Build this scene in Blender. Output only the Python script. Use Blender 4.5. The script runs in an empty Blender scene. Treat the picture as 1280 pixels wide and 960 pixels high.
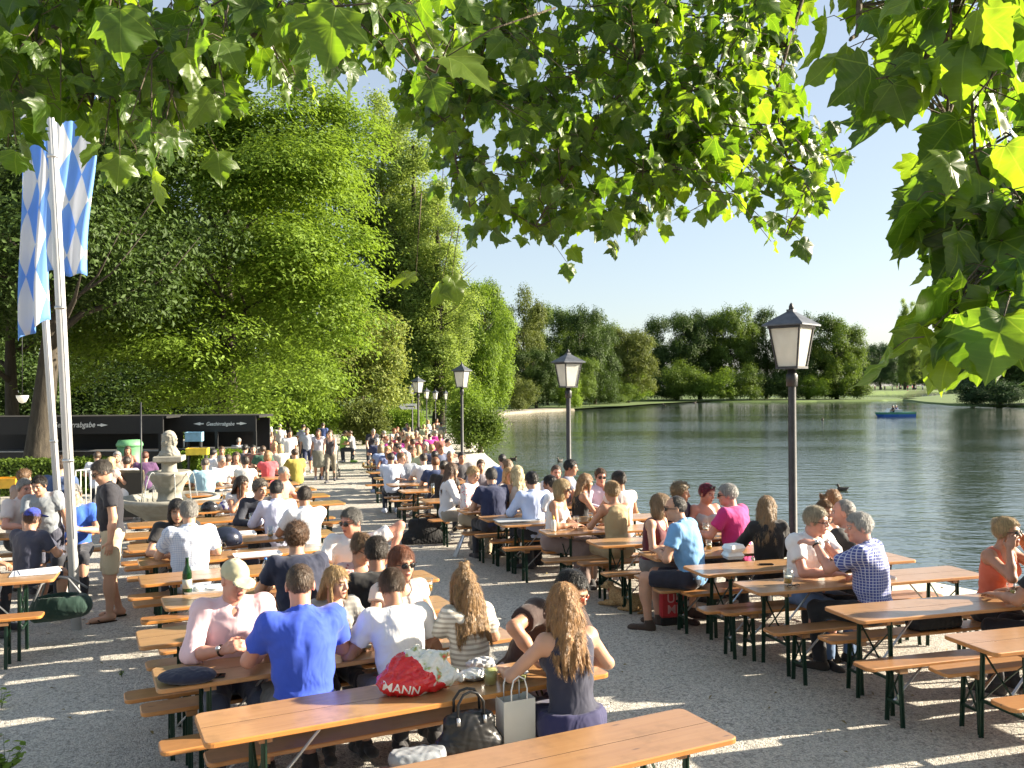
import bpy, bmesh, math, random
import numpy as np
from mathutils import Vector, Matrix, Euler
R = math.radians
rng = np.random.default_rng(7)
random.seed(7)
scene = bpy.context.scene
COL = scene.collection
# ------------------------------------------------------------------ camera
H = 2.55; FPX = 1100.0; YH = 485.0; ROLL = -0.0070
PITCH = math.atan((YH - 480.0) / FPX)
CAMROT = (Euler((math.pi / 2 + PITCH, 0, 0)).to_matrix() @ Matrix.Rotation(ROLL, 3, 'Z'))
cam = bpy.data.cameras.new('camera'); camo = bpy.data.objects.new('camera', cam); COL.objects.link(camo)
cam.sensor_width = 36; cam.lens = FPX / 1280 * 36; cam.clip_end = 5000; cam.clip_start = 0.1
camo.location = (0, 0, H); camo.rotation_euler = CAMROT.to_euler()
scene.camera = camo

def ray(px, py):
    return CAMROT @ Vector(((px - 640) / FPX, (480 - py) / FPX, -1))
def P(px, py, z=0.0):
    d = ray(px, py); t = (z - H) / d.z
    return Vector((d.x * t, d.y * t, z))
def PD(px, py, depth):
    d = ray(px, py); t = depth / d.y
    return Vector((d.x * t, depth, H + d.z * t))
def gz(y):
    return -min(0.6, max(0.0, 0.022 * (y - 9)))

# ------------------------------------------------------------------ tags
def tag(o, label=None, cat=None, group=None, kind=None):
    if label: o['label'] = label
    if cat: o['category'] = cat
    if group: o['group'] = group
    if kind: o['kind'] = kind
    return o
def empty(name, loc=(0, 0, 0), rz=0.0, label=None, cat=None, group=None):
    o = bpy.data.objects.new(name, None); COL.objects.link(o)
    o.empty_display_size = 0.2
    o.location = loc; o.rotation_euler = (0, 0, rz)
    return tag(o, label, cat, group)
def link(name, me, parent=None, mats=()):
    o = bpy.data.objects.new(name, me); COL.objects.link(o)
    for m in mats: me.materials.append(m)
    if parent is not None: o.parent = parent
    return o
def kids(o):
    return KIDS.get(o.name, [])
KIDS = {}
def copy_tree(o, parent=None, ch_map=None):
    c = o.copy(); COL.objects.link(c); c.parent = parent
    for ch in [x for x in ALLCH.get(o.name, [])]:
        copy_tree(ch, c)
    return c
ALLCH = {}
def freeze(root):
    """remember the children of a prototype so copies are quick"""
    def rec(o):
        ALLCH[o.name] = list(o.children)
        for ch in o.children: rec(ch)
    rec(root)

# ------------------------------------------------------------------ mesh builder
class MB:
    def __init__(s): s.v = []; s.f = []; s.m = []; s.sm = []
    def add(s, vs, fs, mi=0, smooth=False):
        b = len(s.v); s.v += [tuple(v) for v in vs]
        for f in fs: s.f.append([b + i for i in f]); s.m.append(mi); s.sm.append(smooth)
        return s
    def box(s, c, d, mi=0, M=None, bev=0.0):
        x, y, z = d[0] / 2, d[1] / 2, d[2] / 2
        if bev > 0:
            bev = min(bev, x * .9, y * .9, z * .9)
            vs = []; 
            bm = bmesh.new(); bmesh.ops.create_cube(bm, size=1)
            for v in bm.verts: v.co = Vector((v.co.x * d[0], v.co.y * d[1], v.co.z * d[2]))
            bmesh.ops.bevel(bm, geom=bm.edges[:], offset=bev, segments=1, affect='EDGES', profile=.5)
            bm.verts.ensure_lookup_table()
            vs = [v.co.copy() for v in bm.verts]; fs = [[v.index for v in f.verts] for f in bm.faces]
            bm.free()
        else:
            vs = [Vector((a * x, b * y, e * z)) for a in (-1, 1) for b in (-1, 1) for e in (-1, 1)]
            fs = [(0, 1, 3, 2), (4, 6, 7, 5), (0, 4, 5, 1), (2, 3, 7, 6), (0, 2, 6, 4), (1, 5, 7, 3)]
        if M is not None: vs = [M @ v for v in vs]
        c = Vector(c)
        return s.add([v + c for v in vs], fs, mi)
    def bar(s, a, b, w, h, mi=0, up=(0, 0, 1)):
        a = Vector(a); b = Vector(b); t = (b - a); L = t.length; t.normalize()
        u = Vector(up)
        if abs(t.dot(u)) > .95: u = Vector((0, 1, 0))
        r = t.cross(u).normalized(); u = r.cross(t)
        M = Matrix((r, t, u)).transposed()
        return s.box((a + b) / 2, (w, L, h), mi, M)
    def tube(s, pts, rad, n=8, mi=0, cap=True, smooth=True):
        pts = [Vector(p) for p in pts]
        if not hasattr(rad, '__len__'): rad = [rad] * len(pts)
        vs = []; fs = []; pu = None
        for i, p in enumerate(pts):
            t = (pts[min(i + 1, len(pts) - 1)] - pts[max(i - 1, 0)]).normalized()
            if pu is None:
                u = Vector((0, 0, 1)) if abs(t.z) < .9 else Vector((1, 0, 0))
            else: u = pu
            r = t.cross(u).normalized(); u = r.cross(t).normalized(); pu = u
            for k in range(n):
                a = 2 * math.pi * k / n
                vs.append(p + rad[i] * (math.cos(a) * r + math.sin(a) * u))
        for i in range(len(pts) - 1):
            for k in range(n):
                k2 = (k + 1) % n
                fs.append((i * n + k, i * n + k2, (i + 1) * n + k2, (i + 1) * n + k))
        if cap:
            fs.append(tuple(range(n - 1, -1, -1))); fs.append(tuple((len(pts) - 1) * n + k for k in range(n)))
        return s.add(vs, fs, mi, smooth)
    def lathe(s, prof, c=(0, 0, 0), n=24, mi=0, smooth=True, M=None, wob=None):
        vs = []; fs = []; c = Vector(c)
        for (r, z) in prof:
            for k in range(n):
                a = 2 * math.pi * k / n
                rr = r * (wob(a, z) if wob else 1)
                v = Vector((rr * math.cos(a), rr * math.sin(a), z))
                vs.append(c + (M @ v if M is not None else v))
        for i in range(len(prof) - 1):
            for k in range(n):
                k2 = (k + 1) % n
                fs.append((i * n + k, i * n + k2, (i + 1) * n + k2, (i + 1) * n + k))
        if prof[0][0] > 1e-6: fs.append(tuple(range(n - 1, -1, -1)))
        if prof[-1][0] > 1e-6: fs.append(tuple((len(prof) - 1) * n + k for k in range(n)))
        return s.add(vs, fs, mi, smooth)
    def ell(s, c, r, n=12, m=8, mi=0, M=None):
        prof = [(max(1e-7, math.sin(math.pi * i / m)) if 0 < i < m else 1e-7, -math.cos(math.pi * i / m)) for i in range(m + 1)]
        S = Matrix.Diagonal(Vector(r)); 
        if M is not None: S = M @ S
        return s.lathe(prof, c, n, mi, True, S)
    def poly(s, pts, mi=0): return s.add(pts, [tuple(range(len(pts)))], mi)
    def prism(s, pts2, z0, z1, mi=0, M=None):
        n = len(pts2)
        vs = [Vector((p[0], p[1], z0)) for p in pts2] + [Vector((p[0], p[1], z1)) for p in pts2]
        if M is not None: vs = [M @ v for v in vs]
        fs = [tuple(range(n - 1, -1, -1)), tuple(range(n, 2 * n))] + [(i, (i + 1) % n, n + (i + 1) % n, n + i) for i in range(n)]
        return s.add(vs, fs, mi)
    def mesh(s, name):
        me = bpy.data.meshes.new(name); me.from_pydata(s.v, [], s.f)
        me.polygons.foreach_set('material_index', s.m); me.polygons.foreach_set('use_smooth', s.sm)
        me.update(); return me
    def build(s, name, mats, parent=None, bevel=0):
        if not isinstance(mats, (list, tuple)): mats = [mats]
        o = link(name, s.mesh(name), parent, mats)
        if bevel:
            bm = bmesh.new(); bm.from_mesh(o.data)
            bmesh.ops.remove_doubles(bm, verts=bm.verts[:], dist=1e-5)
            bmesh.ops.bevel(bm, geom=bm.edges[:], offset=bevel, segments=2, affect='EDGES', profile=.5, clamp_overlap=True)
            bm.to_mesh(o.data); bm.free()
        return o

def np_mesh(name, V, F, k, smooth=False, mat_idx=None):
    """V (n,3), F (m,k) -> mesh"""
    me = bpy.data.meshes.new(name)
    V = np.ascontiguousarray(V, dtype=np.float32); F = np.ascontiguousarray(F, dtype=np.int32)
    me.vertices.add(len(V)); me.vertices.foreach_set('co', V.ravel())
    me.loops.add(F.size); me.loops.foreach_set('vertex_index', F.ravel())
    me.polygons.add(len(F)); me.polygons.foreach_set('loop_start', np.arange(0, F.size, k, dtype=np.int32))
    if smooth: me.polygons.foreach_set('use_smooth', np.ones(len(F), dtype=bool))
    me.update(calc_edges=True)
    return me

# ------------------------------------------------------------------ materials
class NT:
    def __init__(s, name):
        m = bpy.data.materials.new(name); m.use_nodes = True; s.m = m; s.t = m.node_tree
        s.t.nodes.clear(); s.out = s.t.nodes.new('ShaderNodeOutputMaterial')
    def n(s, typ, ins=None, **kw):
        nd = s.t.nodes.new(typ)
        for k, v in kw.items(): setattr(nd, k, v)
        if ins:
            for k, v in ins.items():
                if isinstance(v, tuple) and len(v) == 2 and hasattr(v[0], 'outputs'):
                    s.t.links.new(v[0].outputs[v[1]], nd.inputs[k])
                else:
                    nd.inputs[k].default_value = v
        return nd
    def l(s, a, ao, b, bi): s.t.links.new(a.outputs[ao], b.inputs[bi])
    def math(s, op, a, b=0.0, c=None):
        ins = {0: a, 1: b}
        if c is not None: ins[2] = c
        nd = s.n('ShaderNodeMath', ins, operation=op); return (nd, 0)
    def mix(s, fac, a, b, bt='MIX'):
        nd = s.n('ShaderNodeMix', data_type='RGBA', blend_type=bt)
        for k, v in ((0, fac), (6, a), (7, b)):
            if isinstance(v, tuple) and len(v) == 2 and hasattr(v[0], 'outputs'): s.t.links.new(v[0].outputs[v[1]], nd.inputs[k])
            else: nd.inputs[k].default_value = v
        return (nd, 2)
    def ramp(s, fac, stops):
        nd = s.n('ShaderNodeValToRGB'); cr = nd.color_ramp
        while len(cr.elements) > 1: cr.elements.remove(cr.elements[-1])
        cr.elements[0].position = stops[0][0]; cr.elements[0].color = stops[0][1]
        for p, c in stops[1:]:
            e = cr.elements.new(p); e.color = c
        s.t.links.new(fac[0].outputs[fac[1]], nd.inputs[0]); return (nd, 0)
    def coord(s, which='Object'): return (s.n('ShaderNodeTexCoord'), which)
    def noise(s, vec, scale, detail=3, rough=.5, dist=0.0, out=0):
        nd = s.n('ShaderNodeTexNoise', {'Scale': scale, 'Detail': detail, 'Roughness': rough, 'Distortion': dist})
        if vec: s.t.links.new(vec[0].outputs[vec[1]], nd.inputs['Vector'])
        return (nd, out)
    def mapping(s, vec, scale=(1, 1, 1), rot=(0, 0, 0), loc=(0, 0, 0)):
        nd = s.n('ShaderNodeMapping'); s.t.links.new(vec[0].outputs[vec[1]], nd.inputs[0])
        nd.inputs['Scale'].default_value = scale; nd.inputs['Rotation'].default_value = rot; nd.inputs['Location'].default_value = loc
        return (nd, 0)
    def bump(s, h, strength=.3, dist=.01, normal=None):
        nd = s.n('ShaderNodeBump', {'Strength': strength, 'Distance': dist, 'Height': h})
        if normal: s.t.links.new(normal[0].outputs[normal[1]], nd.inputs['Normal'])
        return (nd, 0)
    def bsdf(s, color, rough=.6, normal=None, **kw):
        nd = s.n('ShaderNodeBsdfPrincipled')
        for k, v in [('Base Color', color), ('Roughness', rough)] + ([('Normal', normal)] if normal else []) + [(a.replace('_', ' '), b) for a, b in kw.items()]:
            if isinstance(v, tuple) and len(v) == 2 and hasattr(v[0], 'outputs'): s.t.links.new(v[0].outputs[v[1]], nd.inputs[k])
            else: nd.inputs[k].default_value = v
        return nd
    def done(s, sh, out=0): s.t.links.new(sh.outputs[out], s.out.inputs[0]); return s.m
def c4(c): return (c[0], c[1], c[2], 1.0)
_MC = {}
def plain(name, col, rough=.5, metal=0.0, var=.12, scale=8, **kw):
    key = (name, col, rough)
    if key in _MC: return _MC[key]
    t = NT(name); n = t.noise(t.coord(), scale, 4)
    c = t.ramp(n, [(.3, c4([x * (1 - var) for x in col])), (.7, c4([min(1, x * (1 + var)) for x in col]))])
    m = t.done(t.bsdf(c, rough, t.bump(n, .08, .01), Metallic=metal, **kw)); _MC[key] = m; return m

def wood_mat(name, c1, c2, rough):
    t = NT(name); co = t.coord(); oi = (t.n('ShaderNodeObjectInfo'), 'Random')
    shift = t.n('ShaderNodeVectorMath', operation='MULTIPLY_ADD'); t.l(co[0], 'Object', shift, 0)
    shift.inputs[1].default_value = (1, 1, 1)
    comb = t.n('ShaderNodeCombineXYZ'); t.l(oi[0], 'Random', comb, 0); t.l(oi[0], 'Random', comb, 1)
    sc = t.n('ShaderNodeVectorMath', operation='SCALE'); t.l(comb, 0, sc, 0); sc.inputs['Scale'].default_value = 37.0
    t.l(sc, 0, shift, 2)
    g = t.mapping((shift, 0), (1.2, 22, 22)); n = t.noise(g, 1.6, 6, .6, .6)
    n2 = t.noise((shift, 0), 2.2, 3)
    base = t.ramp(n, [(.25, c4(c1)), (.75, c4(c2))])
    worn = t.mix(t.math('MULTIPLY', n2, .42), base, c4((c2[0] * 1.1, c2[1] * .98, c2[2] * .9)))
    # knots and dents
    vo = t.n('ShaderNodeTexVoronoi', {'Scale': 1.0, 'Randomness': 1.0}); t.l(t.mapping((shift, 0), (2.6, 9, 9))[0], 0, vo, 'Vector')
    k = t.ramp((vo, 'Distance'), [(.03, (.25, .25, .25, 1)), (.085, (1, 1, 1, 1))])
    col = t.mix(1.0, worn, k, 'MULTIPLY')
    tint = t.mix(t.math('MULTIPLY', oi, .35), col, c4((c1[0] * .62, c1[1] * .55, c1[2] * .6)))
    blot = t.noise((shift, 0), 5.5, 5, .65)
    tint = t.mix(t.ramp(blot, [(.52, (0, 0, 0, 1)), (.72, (.55, .55, .55, 1))]), tint, (c1[0] * .55, c1[1] * .6, c1[2] * .7, 1))
    oi2 = t.math('FRACT', t.math('MULTIPLY', oi, 7.31)); tint = t.mix(t.math('MULTIPLY', oi2, .38), tint, (.37, .26, .15, 1))
    rr = t.math('MULTIPLY_ADD', blot, .35, rough - .14)
    return t.done(t.bsdf(tint, rr, t.bump(n, .12, .004), **{'Coat_Weight': .4, 'Coat_Roughness': .18}))
W_TOP = wood_mat('lacquered_pine', (.31, .155, .06), (.48, .275, .12), .3)
W_EDGE = wood_mat('orange_lacquer_edge', (.50, .18, .028), (.58, .25, .055), .4)
W_BENCH = wood_mat('bench_pine', (.27, .115, .035), (.42, .2, .07), .42)
GREEN = plain('green_enamel_steel', (.012, .04, .024), .38, .3)
GALV = plain('bare_steel', (.55, .56, .57), .35, .9)
STONE = None
def stone_mat():
    t = NT('weathered_limestone'); co = t.coord(); n = t.noise(co, 5, 8, .65); n2 = t.noise(t.mapping(co, (6, 6, 1.2)), 2.2, 5)
    c = t.ramp(n, [(.3, (.27, .255, .21, 1)), (.7, (.46, .44, .38, 1))])
    c = t.mix(t.math('MULTIPLY', n2, .55), c, (.17, .165, .12, 1))
    return t.done(t.bsdf(c, .85, t.bump(n, .4, .02)))
STONE = stone_mat()
# ------------------------------------------------------------------ light
SUN = Vector((.97, .14, 0)).normalized() * math.cos(R(21.5)) + Vector((0, 0, math.sin(R(21.5))))
w = bpy.data.worlds.new("World"); scene.world = w; w.use_nodes = True
nt = w.node_tree; bg = nt.nodes['Background']; sky = nt.nodes.new('ShaderNodeTexSky')
sky.sky_type = 'NISHITA'; sky.sun_disc = False; sky.sun_elevation = R(21.5); sky.sun_rotation = math.atan2(SUN.x, SUN.y)
sky.air_density = 1.0; sky.dust_density = 1.8; sky.ozone_density = 1.0; sky.altitude = 500
hz = nt.nodes.new('ShaderNodeMix'); hz.data_type = 'RGBA'; hz.inputs[0].default_value = .5; hz.inputs[7].default_value = (2.6, 2.85, 3.1, 1)   # thin even summer haze over the whole sky
nt.links.new(sky.outputs[0], hz.inputs[6]); nt.links.new(hz.outputs[2], bg.inputs[0]); bg.inputs[1].default_value = .07
sl = bpy.data.lights.new('sun', 'SUN'); sl.energy = 5.0; sl.angle = R(.6); sl.color = (1, .88, .70)
so = bpy.data.objects.new('sun', sl); COL.objects.link(so); so.rotation_euler = SUN.to_track_quat('Z', 'Y').to_euler()
so.location = (20, -5, 15)
vs = scene.view_settings; vs.view_transform = 'Standard'; vs.look = 'None'; vs.gamma = 1; vs.exposure = 1.87; vs.use_curve_mapping = False
cy = scene.cycles; cy.use_denoising = True; cy.max_bounces = 7; cy.transparent_max_bounces = 12; cy.diffuse_bounces = 3; cy.glossy_bounces = 3; cy.transmission_bounces = 6
cy.use_adaptive_sampling = True; cy.adaptive_threshold = .015; cy.caustics_reflective = False; cy.caustics_refractive = False
try: cy.denoiser = 'OPENIMAGEDENOISE'; cy.denoising_prefilter = 'ACCURATE'
except Exception: pass

# ------------------------------------------------------------------ ground, lake, banks
WZ = -.8
def gravel_mat():
    t = NT('light_gravel'); co = t.coord()
    vo = t.n('ShaderNodeTexVoronoi', {'Scale': 95.0}); t.l(co[0], 'Object', vo, 'Vector')
    vo2 = t.n('ShaderNodeTexVoronoi', {'Scale': 38.0}); t.l(co[0], 'Object', vo2, 'Vector')
    sep = t.n('ShaderNodeSeparateColor'); t.l(vo, 'Color', sep, 0)
    sep2 = t.n('ShaderNodeSeparateColor'); t.l(vo2, 'Color', sep2, 0)
    base = t.ramp((sep, 0), [(0, (.27, .26, .24, 1)), (.5, (.47, .45, .40, 1)), (1, (.68, .65, .58, 1))])
    big = t.ramp((sep2, 1), [(0, (.6, .6, .6, 1)), (.3, (1, 1, 1, 1)), (1, (1.08, 1.06, 1.02, 1))])
    col = t.mix(1.0, base, big, 'MULTIPLY')
    n = t.noise(co, .55, 5, .6)
    col = t.mix(t.ramp(n, [(.4, (0, 0, 0, 1)), (.75, (.5, .5, .5, 1))]), col, (.38, .34, .27, 1))
    hgt = t.math('ADD', t.math('MULTIPLY', (vo, 'Distance'), -1.0), t.math('MULTIPLY', (vo2, 'Distance'), -.7))
    hb = t.noise(co, 5, 4)
    b1 = t.bump(hb, .5, .05)
    return t.done(t.bsdf(col, .93, t.bump(hgt, .8, .012, b1)))
GRAVEL = gravel_mat()
def grass_mat():
    t = NT('meadow_grass'); co = t.coord(); n = t.noise(co, .35, 6, .7); n2 = t.noise(co, 9, 4)
    c = t.ramp(n, [(.3, (.05, .10, .016, 1)), (.7, (.10, .17, .028, 1))])
    c = t.mix(t.math('MULTIPLY', n2, .3), c, (.14, .15, .05, 1))
    return t.done(t.bsdf(c, .9, t.bump(n2, .6, .05)))
GRASS = grass_mat()
SHORE = [(16, -30), (13.5, -8), (10.4, 2), (8.0, 7), (6.3, 10), (5.1, 12.6), (4.1, 15.5), (2.6, 20), (1.1, 26), (-.2, 33), (-1.3, 42), (-2.4, 60), (-3.2, 90)]
def shore_x(y):
    ys = [p[1] for p in SHORE]; xs = [p[0] for p in SHORE]
    return float(np.interp(y, ys, xs))
# gravel terrace: grid clipped to the shore, with a stone edge down into the water
def strip_ground(name, y0, y1, ny, left, mat, z0=0.0, edge=None, nx=14, pull=0.0):
    mb = MB(); ys = np.linspace(y0, y1, ny)
    rows = []
    for y in ys:
        xr = shore_x(y) - pull; r = []
        for i in range(nx):
            f = i / (nx - 1); x = left + (xr - left) * f
            r.append(len(mb.v)); mb.v.append((x, y, gz(y) + z0 + .012 * math.sin(x * 1.7 + y * .9) * math.sin(y * 1.3)))
        if edge is not None:
            r.append(len(mb.v)); mb.v.append((xr + .04, y, WZ - 1.0))
        rows.append(r)
    for a, b in zip(rows[:-1], rows[1:]):
        for i in range(len(a) - 1):
            mb.f.append([a[i], a[i + 1], b[i + 1], b[i]]); mb.m.append(0); mb.sm.append(True)
    return mb.build(name, mat)
g = strip_ground('gravel_ground', -30, 62, 93, -60, GRAVEL, edge=True, nx=46); tag(g, kind='structure')
# grass ground continuing behind the garden and out to the horizon on the left
def flat(name, pts, z, mat, bank=0.0, wob=0.0):
    mb = MB(); n = len(pts)
    mb.v = [(x, y, z) for x, y in pts]; mb.f = [list(range(n))]; mb.m = [0]; mb.sm = [False]
    if bank:
        cx = sum(p[0] for p in pts) / n; cyy = sum(p[1] for p in pts) / n
        for x, y in pts:
            k = 1 + bank / max(1, math.hypot(x - cx, y - cyy)); mb.v.append((cx + (x - cx) * k, cyy + (y - cyy) * k, WZ - .6))
        for i in range(n):
            j = (i + 1) % n; mb.f.append([i, n + i, n + j, j]); mb.m.append(0); mb.sm.append(False)
    o = mb.build(name, mat)
    bm = bmesh.new(); bm.from_mesh(o.data); bmesh.ops.recalc_face_normals(bm, faces=bm.faces[:]); 
    bmesh.ops.triangulate(bm, faces=[f for f in bm.faces if len(f.verts) > 4]); bm.to_mesh(o.data); bm.free()
    return tag(o, kind='structure')
def jag(pts, n, a, seed):
    r = random.Random(seed); out = []
    for (x0, y0), (x1, y1) in zip(pts[:-1], pts[1:]):
        for i in range(n):
            f = i / n; out.append((x0 + (x1 - x0) * f + r.uniform(-a, a), y0 + (y1 - y0) * f + r.uniform(-a, a)))
    return out + [pts[-1]]
# left and far-left bank (wooded) with sandy lip
lb = jag([(-1.6, 61.5), (-2.4, 80), (-2.6, 107), (1.5, 120), (9, 130), (17, 143), (25, 162), (37, 183), (60, 198)], 5, .5, 3)
flat('wooded_bank', [(-1500, 61.5)] + lb + [(60, 215), (60, 2500), (-1500, 2500)], -.55, GRASS, 0)
SAND = plain('pale_bank_sand', (.27, .245, .19), .95, 0, .15, 1.5)
sp = [(-2.6, 107), (1.5, 120), (8, 128.5)]
flat('sandy_shore', jag([(x + 1.0, y - .4) for x, y in sp], 4, .3, 4) + [(x - 3, y + 2.0) for x, y in sp[::-1]], -.5, SAND, .8)
# island promontory and far meadow
flat('island_bank', jag([(27, 200), (38, 188), (60, 184), (78, 187), (93, 200), (96, 225)], 4, .8, 5) + [(90, 250), (30, 250)], -.5, GRASS, 2.0)
flat('far_meadow', jag([(60, 300), (100, 300), (150, 330), (200, 420), (260, 470), (330, 470)], 4, 1.5, 6) + [(900, 420), (2600, 900), (2600, 2600), (60, 2600)], .4, GRASS, 8.0)
flat('right_bank', jag([(88, 200), (76, 160), (71, 140), (74, 128), (88, 112)], 4, .6, 7) + [(140, 60), (900, 60), (900, 400), (150, 300)], -.5, GRASS, 1.5)
def water_mat():
    t = NT('lake_water'); co = t.coord()
    m1 = t.mapping(co, (1.0, 2.3, 1), (0, 0, R(18))); n1 = t.noise(m1, .95, 3, .55, .3)
    m2 = t.mapping(co, (1, 2.0, 1), (0, 0, R(-9))); n2 = t.noise(m2, 3.4, 3, .5, .2)
    patch = t.noise(t.mapping(co, (.3, 1.5, 1), (0, 0, R(6))), .06, 4, .6)
    amp = t.ramp(patch, [(.38, (.35, .35, .35, 1)), (.56, (1, 1, 1, 1))])
    h = t.math('ADD', t.math('MULTIPLY', n1, 1.0), t.math('MULTIPLY', n2, .38))
    h = t.math('MULTIPLY', h, amp)
    b = t.bump(h, 1.0, .045)
    return t.done(t.bsdf((.042, .06, .045, 1), .06, b, IOR=2.7, **{"Specular_IOR_Level": .9}))
mb = MB(); mb.v = [(-40, -60, WZ), (2600, -60, WZ), (2600, 2500, WZ), (-40, 2500, WZ)]; mb.f = [[0, 1, 2, 3]]; mb.m = [0]; mb.sm = [False]
tag(mb.build('lake_water', water_mat()), kind='structure')
# ------------------------------------------------------------------ foliage
def leaf_mat(name, c1, c2, trans=.35, tcol=None, patch=.12, rough=.62):
    t = NT(name); g = t.n('ShaderNodeNewGeometry'); n = t.noise(t.coord(), patch, 3)
    f = t.math('ADD', t.math('MULTIPLY', (g, 'Random Per Island'), .65), t.math('MULTIPLY', n, .4))
    c = t.ramp(f, [(.1, c4(c1)), (.9, c4(c2))])
    b = t.bsdf(c, rough, Specular_IOR_Level=.25)
    tc = tcol or (c2[0] * 1.5, c2[1] * 1.5, c2[2] * .8)
    cc = t.mix(.5, c, c4(tc))
    tr = t.n('ShaderNodeBsdfTranslucent', {'Color': cc})
    mx = t.n('ShaderNodeMixShader', {0: trans}); t.l(b, 0, mx, 1); t.l(tr, 0, mx, 2)
    return t.done(mx)
def bark_mat(name, c1, c2):
    t = NT(name); co = t.coord(); n = t.noise(t.mapping(co, (7, 7, 1.5)), 1.5, 6, .7); n2 = t.noise(co, 1.2, 3)
    c = t.ramp(n, [(.3, c4(c1)), (.7, c4(c2))])
    return t.done(t.bsdf(t.mix(t.math('MULTIPLY', n2, .4), c, c4(c1)), .9, t.bump(n, .7, .06)))
BARK = bark_mat('grey_brown_bark', (.025, .02, .014), (.085, .07, .048))
def rand_dirs(r, n):
    v = r.normal(size=(n, 3)); return v / np.linalg.norm(v, axis=1, keepdims=True)
def leaves_np(centers, normals, size, r, aspect=.5):
    """folded rhombic leaves: 4 verts, 2 triangles each"""
    n = len(centers)
    nn = normals / np.maximum(1e-6, np.linalg.norm(normals, axis=1, keepdims=True))
    t = rand_dirs(r, n); t = t - (t * nn).sum(1, keepdims=True) * nn; t /= np.maximum(1e-6, np.linalg.norm(t, axis=1, keepdims=True))
    b = np.cross(nn, t); s = size[:, None]
    base = centers - t * s * .5; tip = centers + t * s * .5 - nn * s * .12
    lf = centers + b * s * aspect * .5 + nn * s * .1 - t * s * .08; rt = centers - b * s * aspect * .5 + nn * s * .1 - t * s * .08
    V = np.stack([base, lf, tip, rt], 1).reshape(-1, 3)
    i = np.arange(n)[:, None] * 4
    F = np.concatenate([i + np.array([[0, 2, 1]]), i + np.array([[0, 3, 2]])], 1).reshape(-1, 3)
    return V, F
def lobes(base, nsub, rsub, r, zmin=None, flat=.8):
    """sub blobs over base ellipsoids [(c, radii)] -> arrays of centres and radii"""
    C = []; RR = []
    tot = sum(b[1][0] * b[1][2] for b in base)
    for c, ra in base:
        k = max(3, int(nsub * ra[0] * ra[2] / tot)); d = rand_dirs(r, k * 2)
        d = d[d[:, 2] > -.75][:k]
        f = r.uniform(.66, 1.0, size=(len(d), 1))
        C.append(np.array(c) + d * np.array(ra) * f); m = min(ra)
        s = r.uniform(rsub * .7, rsub * 1.3, size=(len(d), 1)) * m
        RR.append(np.concatenate([s, s, s * flat], 1))
    return np.concatenate(C), np.concatenate(RR)
def crown_mesh(name, base, nleaf, lsize, seed, nsub=40, rsub=.42, per=12, spread=.3, droop=.0, aspect=.5, inner=.12, up=.5, nr=.5, layer=0.0, flat=.8):
    r = np.random.default_rng(seed)
    C, RR = lobes(base, nsub, rsub, r, None, flat)
    ns = nleaf // per
    pr = RR[:, 0] ** 2; pr = pr / pr.sum()
    idx = r.choice(len(C), ns, p=pr); d = rand_dirs(r, ns)
    d[:, 2] = np.where(d[:, 2] < -.35, -d[:, 2] * .6, d[:, 2])
    fr = np.where(r.random(ns) < inner, r.uniform(.2, .8, ns), r.normal(.97, .09, ns))
    pc = C[idx] + d * RR[idx] * fr[:, None]
    sc = spread * r.uniform(.6, 1.4, ns)
    off = r.normal(size=(ns, per, 3)) * sc[:, None, None]
    if layer:   # flat overlapping sprays that droop outwards
        off[:, :, 2] *= layer; rr_ = np.sqrt((off[:, :, :2] ** 2).sum(2)); off[:, :, :2] += d[:, None, :2] * sc[:, None, None] * .8
        off[:, :, 2] -= droop * rr_
    else: off[:, :, 2] -= droop * r.random((ns, per)) * 2 * sc[:, None]
    cen = (pc[:, None, :] + off).reshape(-1, 3)
    nrm = (d[:, None, :] * .9 + r.normal(size=(ns, per, 3)) * nr + np.array([0, 0, up])).reshape(-1, 3)
    sz = lsize * r.uniform(.6, 1.3, ns * per)
    V, F = leaves_np(cen, nrm, sz, r, aspect)
    return np_mesh(name, V, F, 3)
def trunk_mb(h, r0, seed, lean=(0, 0), limbs=6, lim_z=(.35, .8), lim_len=.5, spread=.8, seg=8):
    rr = random.Random(seed); mb = MB(); pts = []; rad = []
    for i in range(seg + 1):
        f = i / seg
        pts.append(Vector((lean[0] * f * h + rr.uniform(-.03, .03) * r0 * 6 * f, lean[1] * f * h + rr.uniform(-.03, .03) * r0 * 6 * f, h * f)))
        rad.append(r0 * (1.25 if i == 0 else (1 - .8 * f)))
    mb.tube(pts, rad, 10)
    for k in range(limbs):
        f = rr.uniform(*lim_z); p = pts[0].lerp(pts[-1], f); a = rr.uniform(0, 2 * math.pi) + k * 2.4
        L = h * lim_len * rr.uniform(.7, 1.2) * (1.1 - f * .6); q = [p]; dz = rr.uniform(.35, .9)
        for j in range(1, 5):
            g = j / 4; q.append(p + Vector((math.cos(a) * spread, math.sin(a) * spread, dz * (1 - .35 * g))) * L * g + Vector((rr.uniform(-.05, .05), rr.uniform(-.05, .05), rr.uniform(-.05, .05))) * L)
        r1 = r0 * .42 * (1 - f * .5); mb.tube(q, [r1 * (1 - .82 * j / 4) for j in range(5)], 6)
        for j in (2, 3):
            a2 = a + rr.uniform(-1, 1); L2 = L * .5; p2 = q[j]
            mb.tube([p2, p2 + Vector((math.cos(a2), math.sin(a2), .7)) * L2 * .5, p2 + Vector((math.cos(a2), math.sin(a2), 1.0)) * L2], [r1 * .4, r1 * .25, r1 * .06], 5)
    return mb
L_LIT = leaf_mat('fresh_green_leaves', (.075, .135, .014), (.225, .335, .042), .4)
L_MID = leaf_mat('mid_green_leaves', (.055, .098, .014), (.14, .21, .03), .32)
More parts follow.
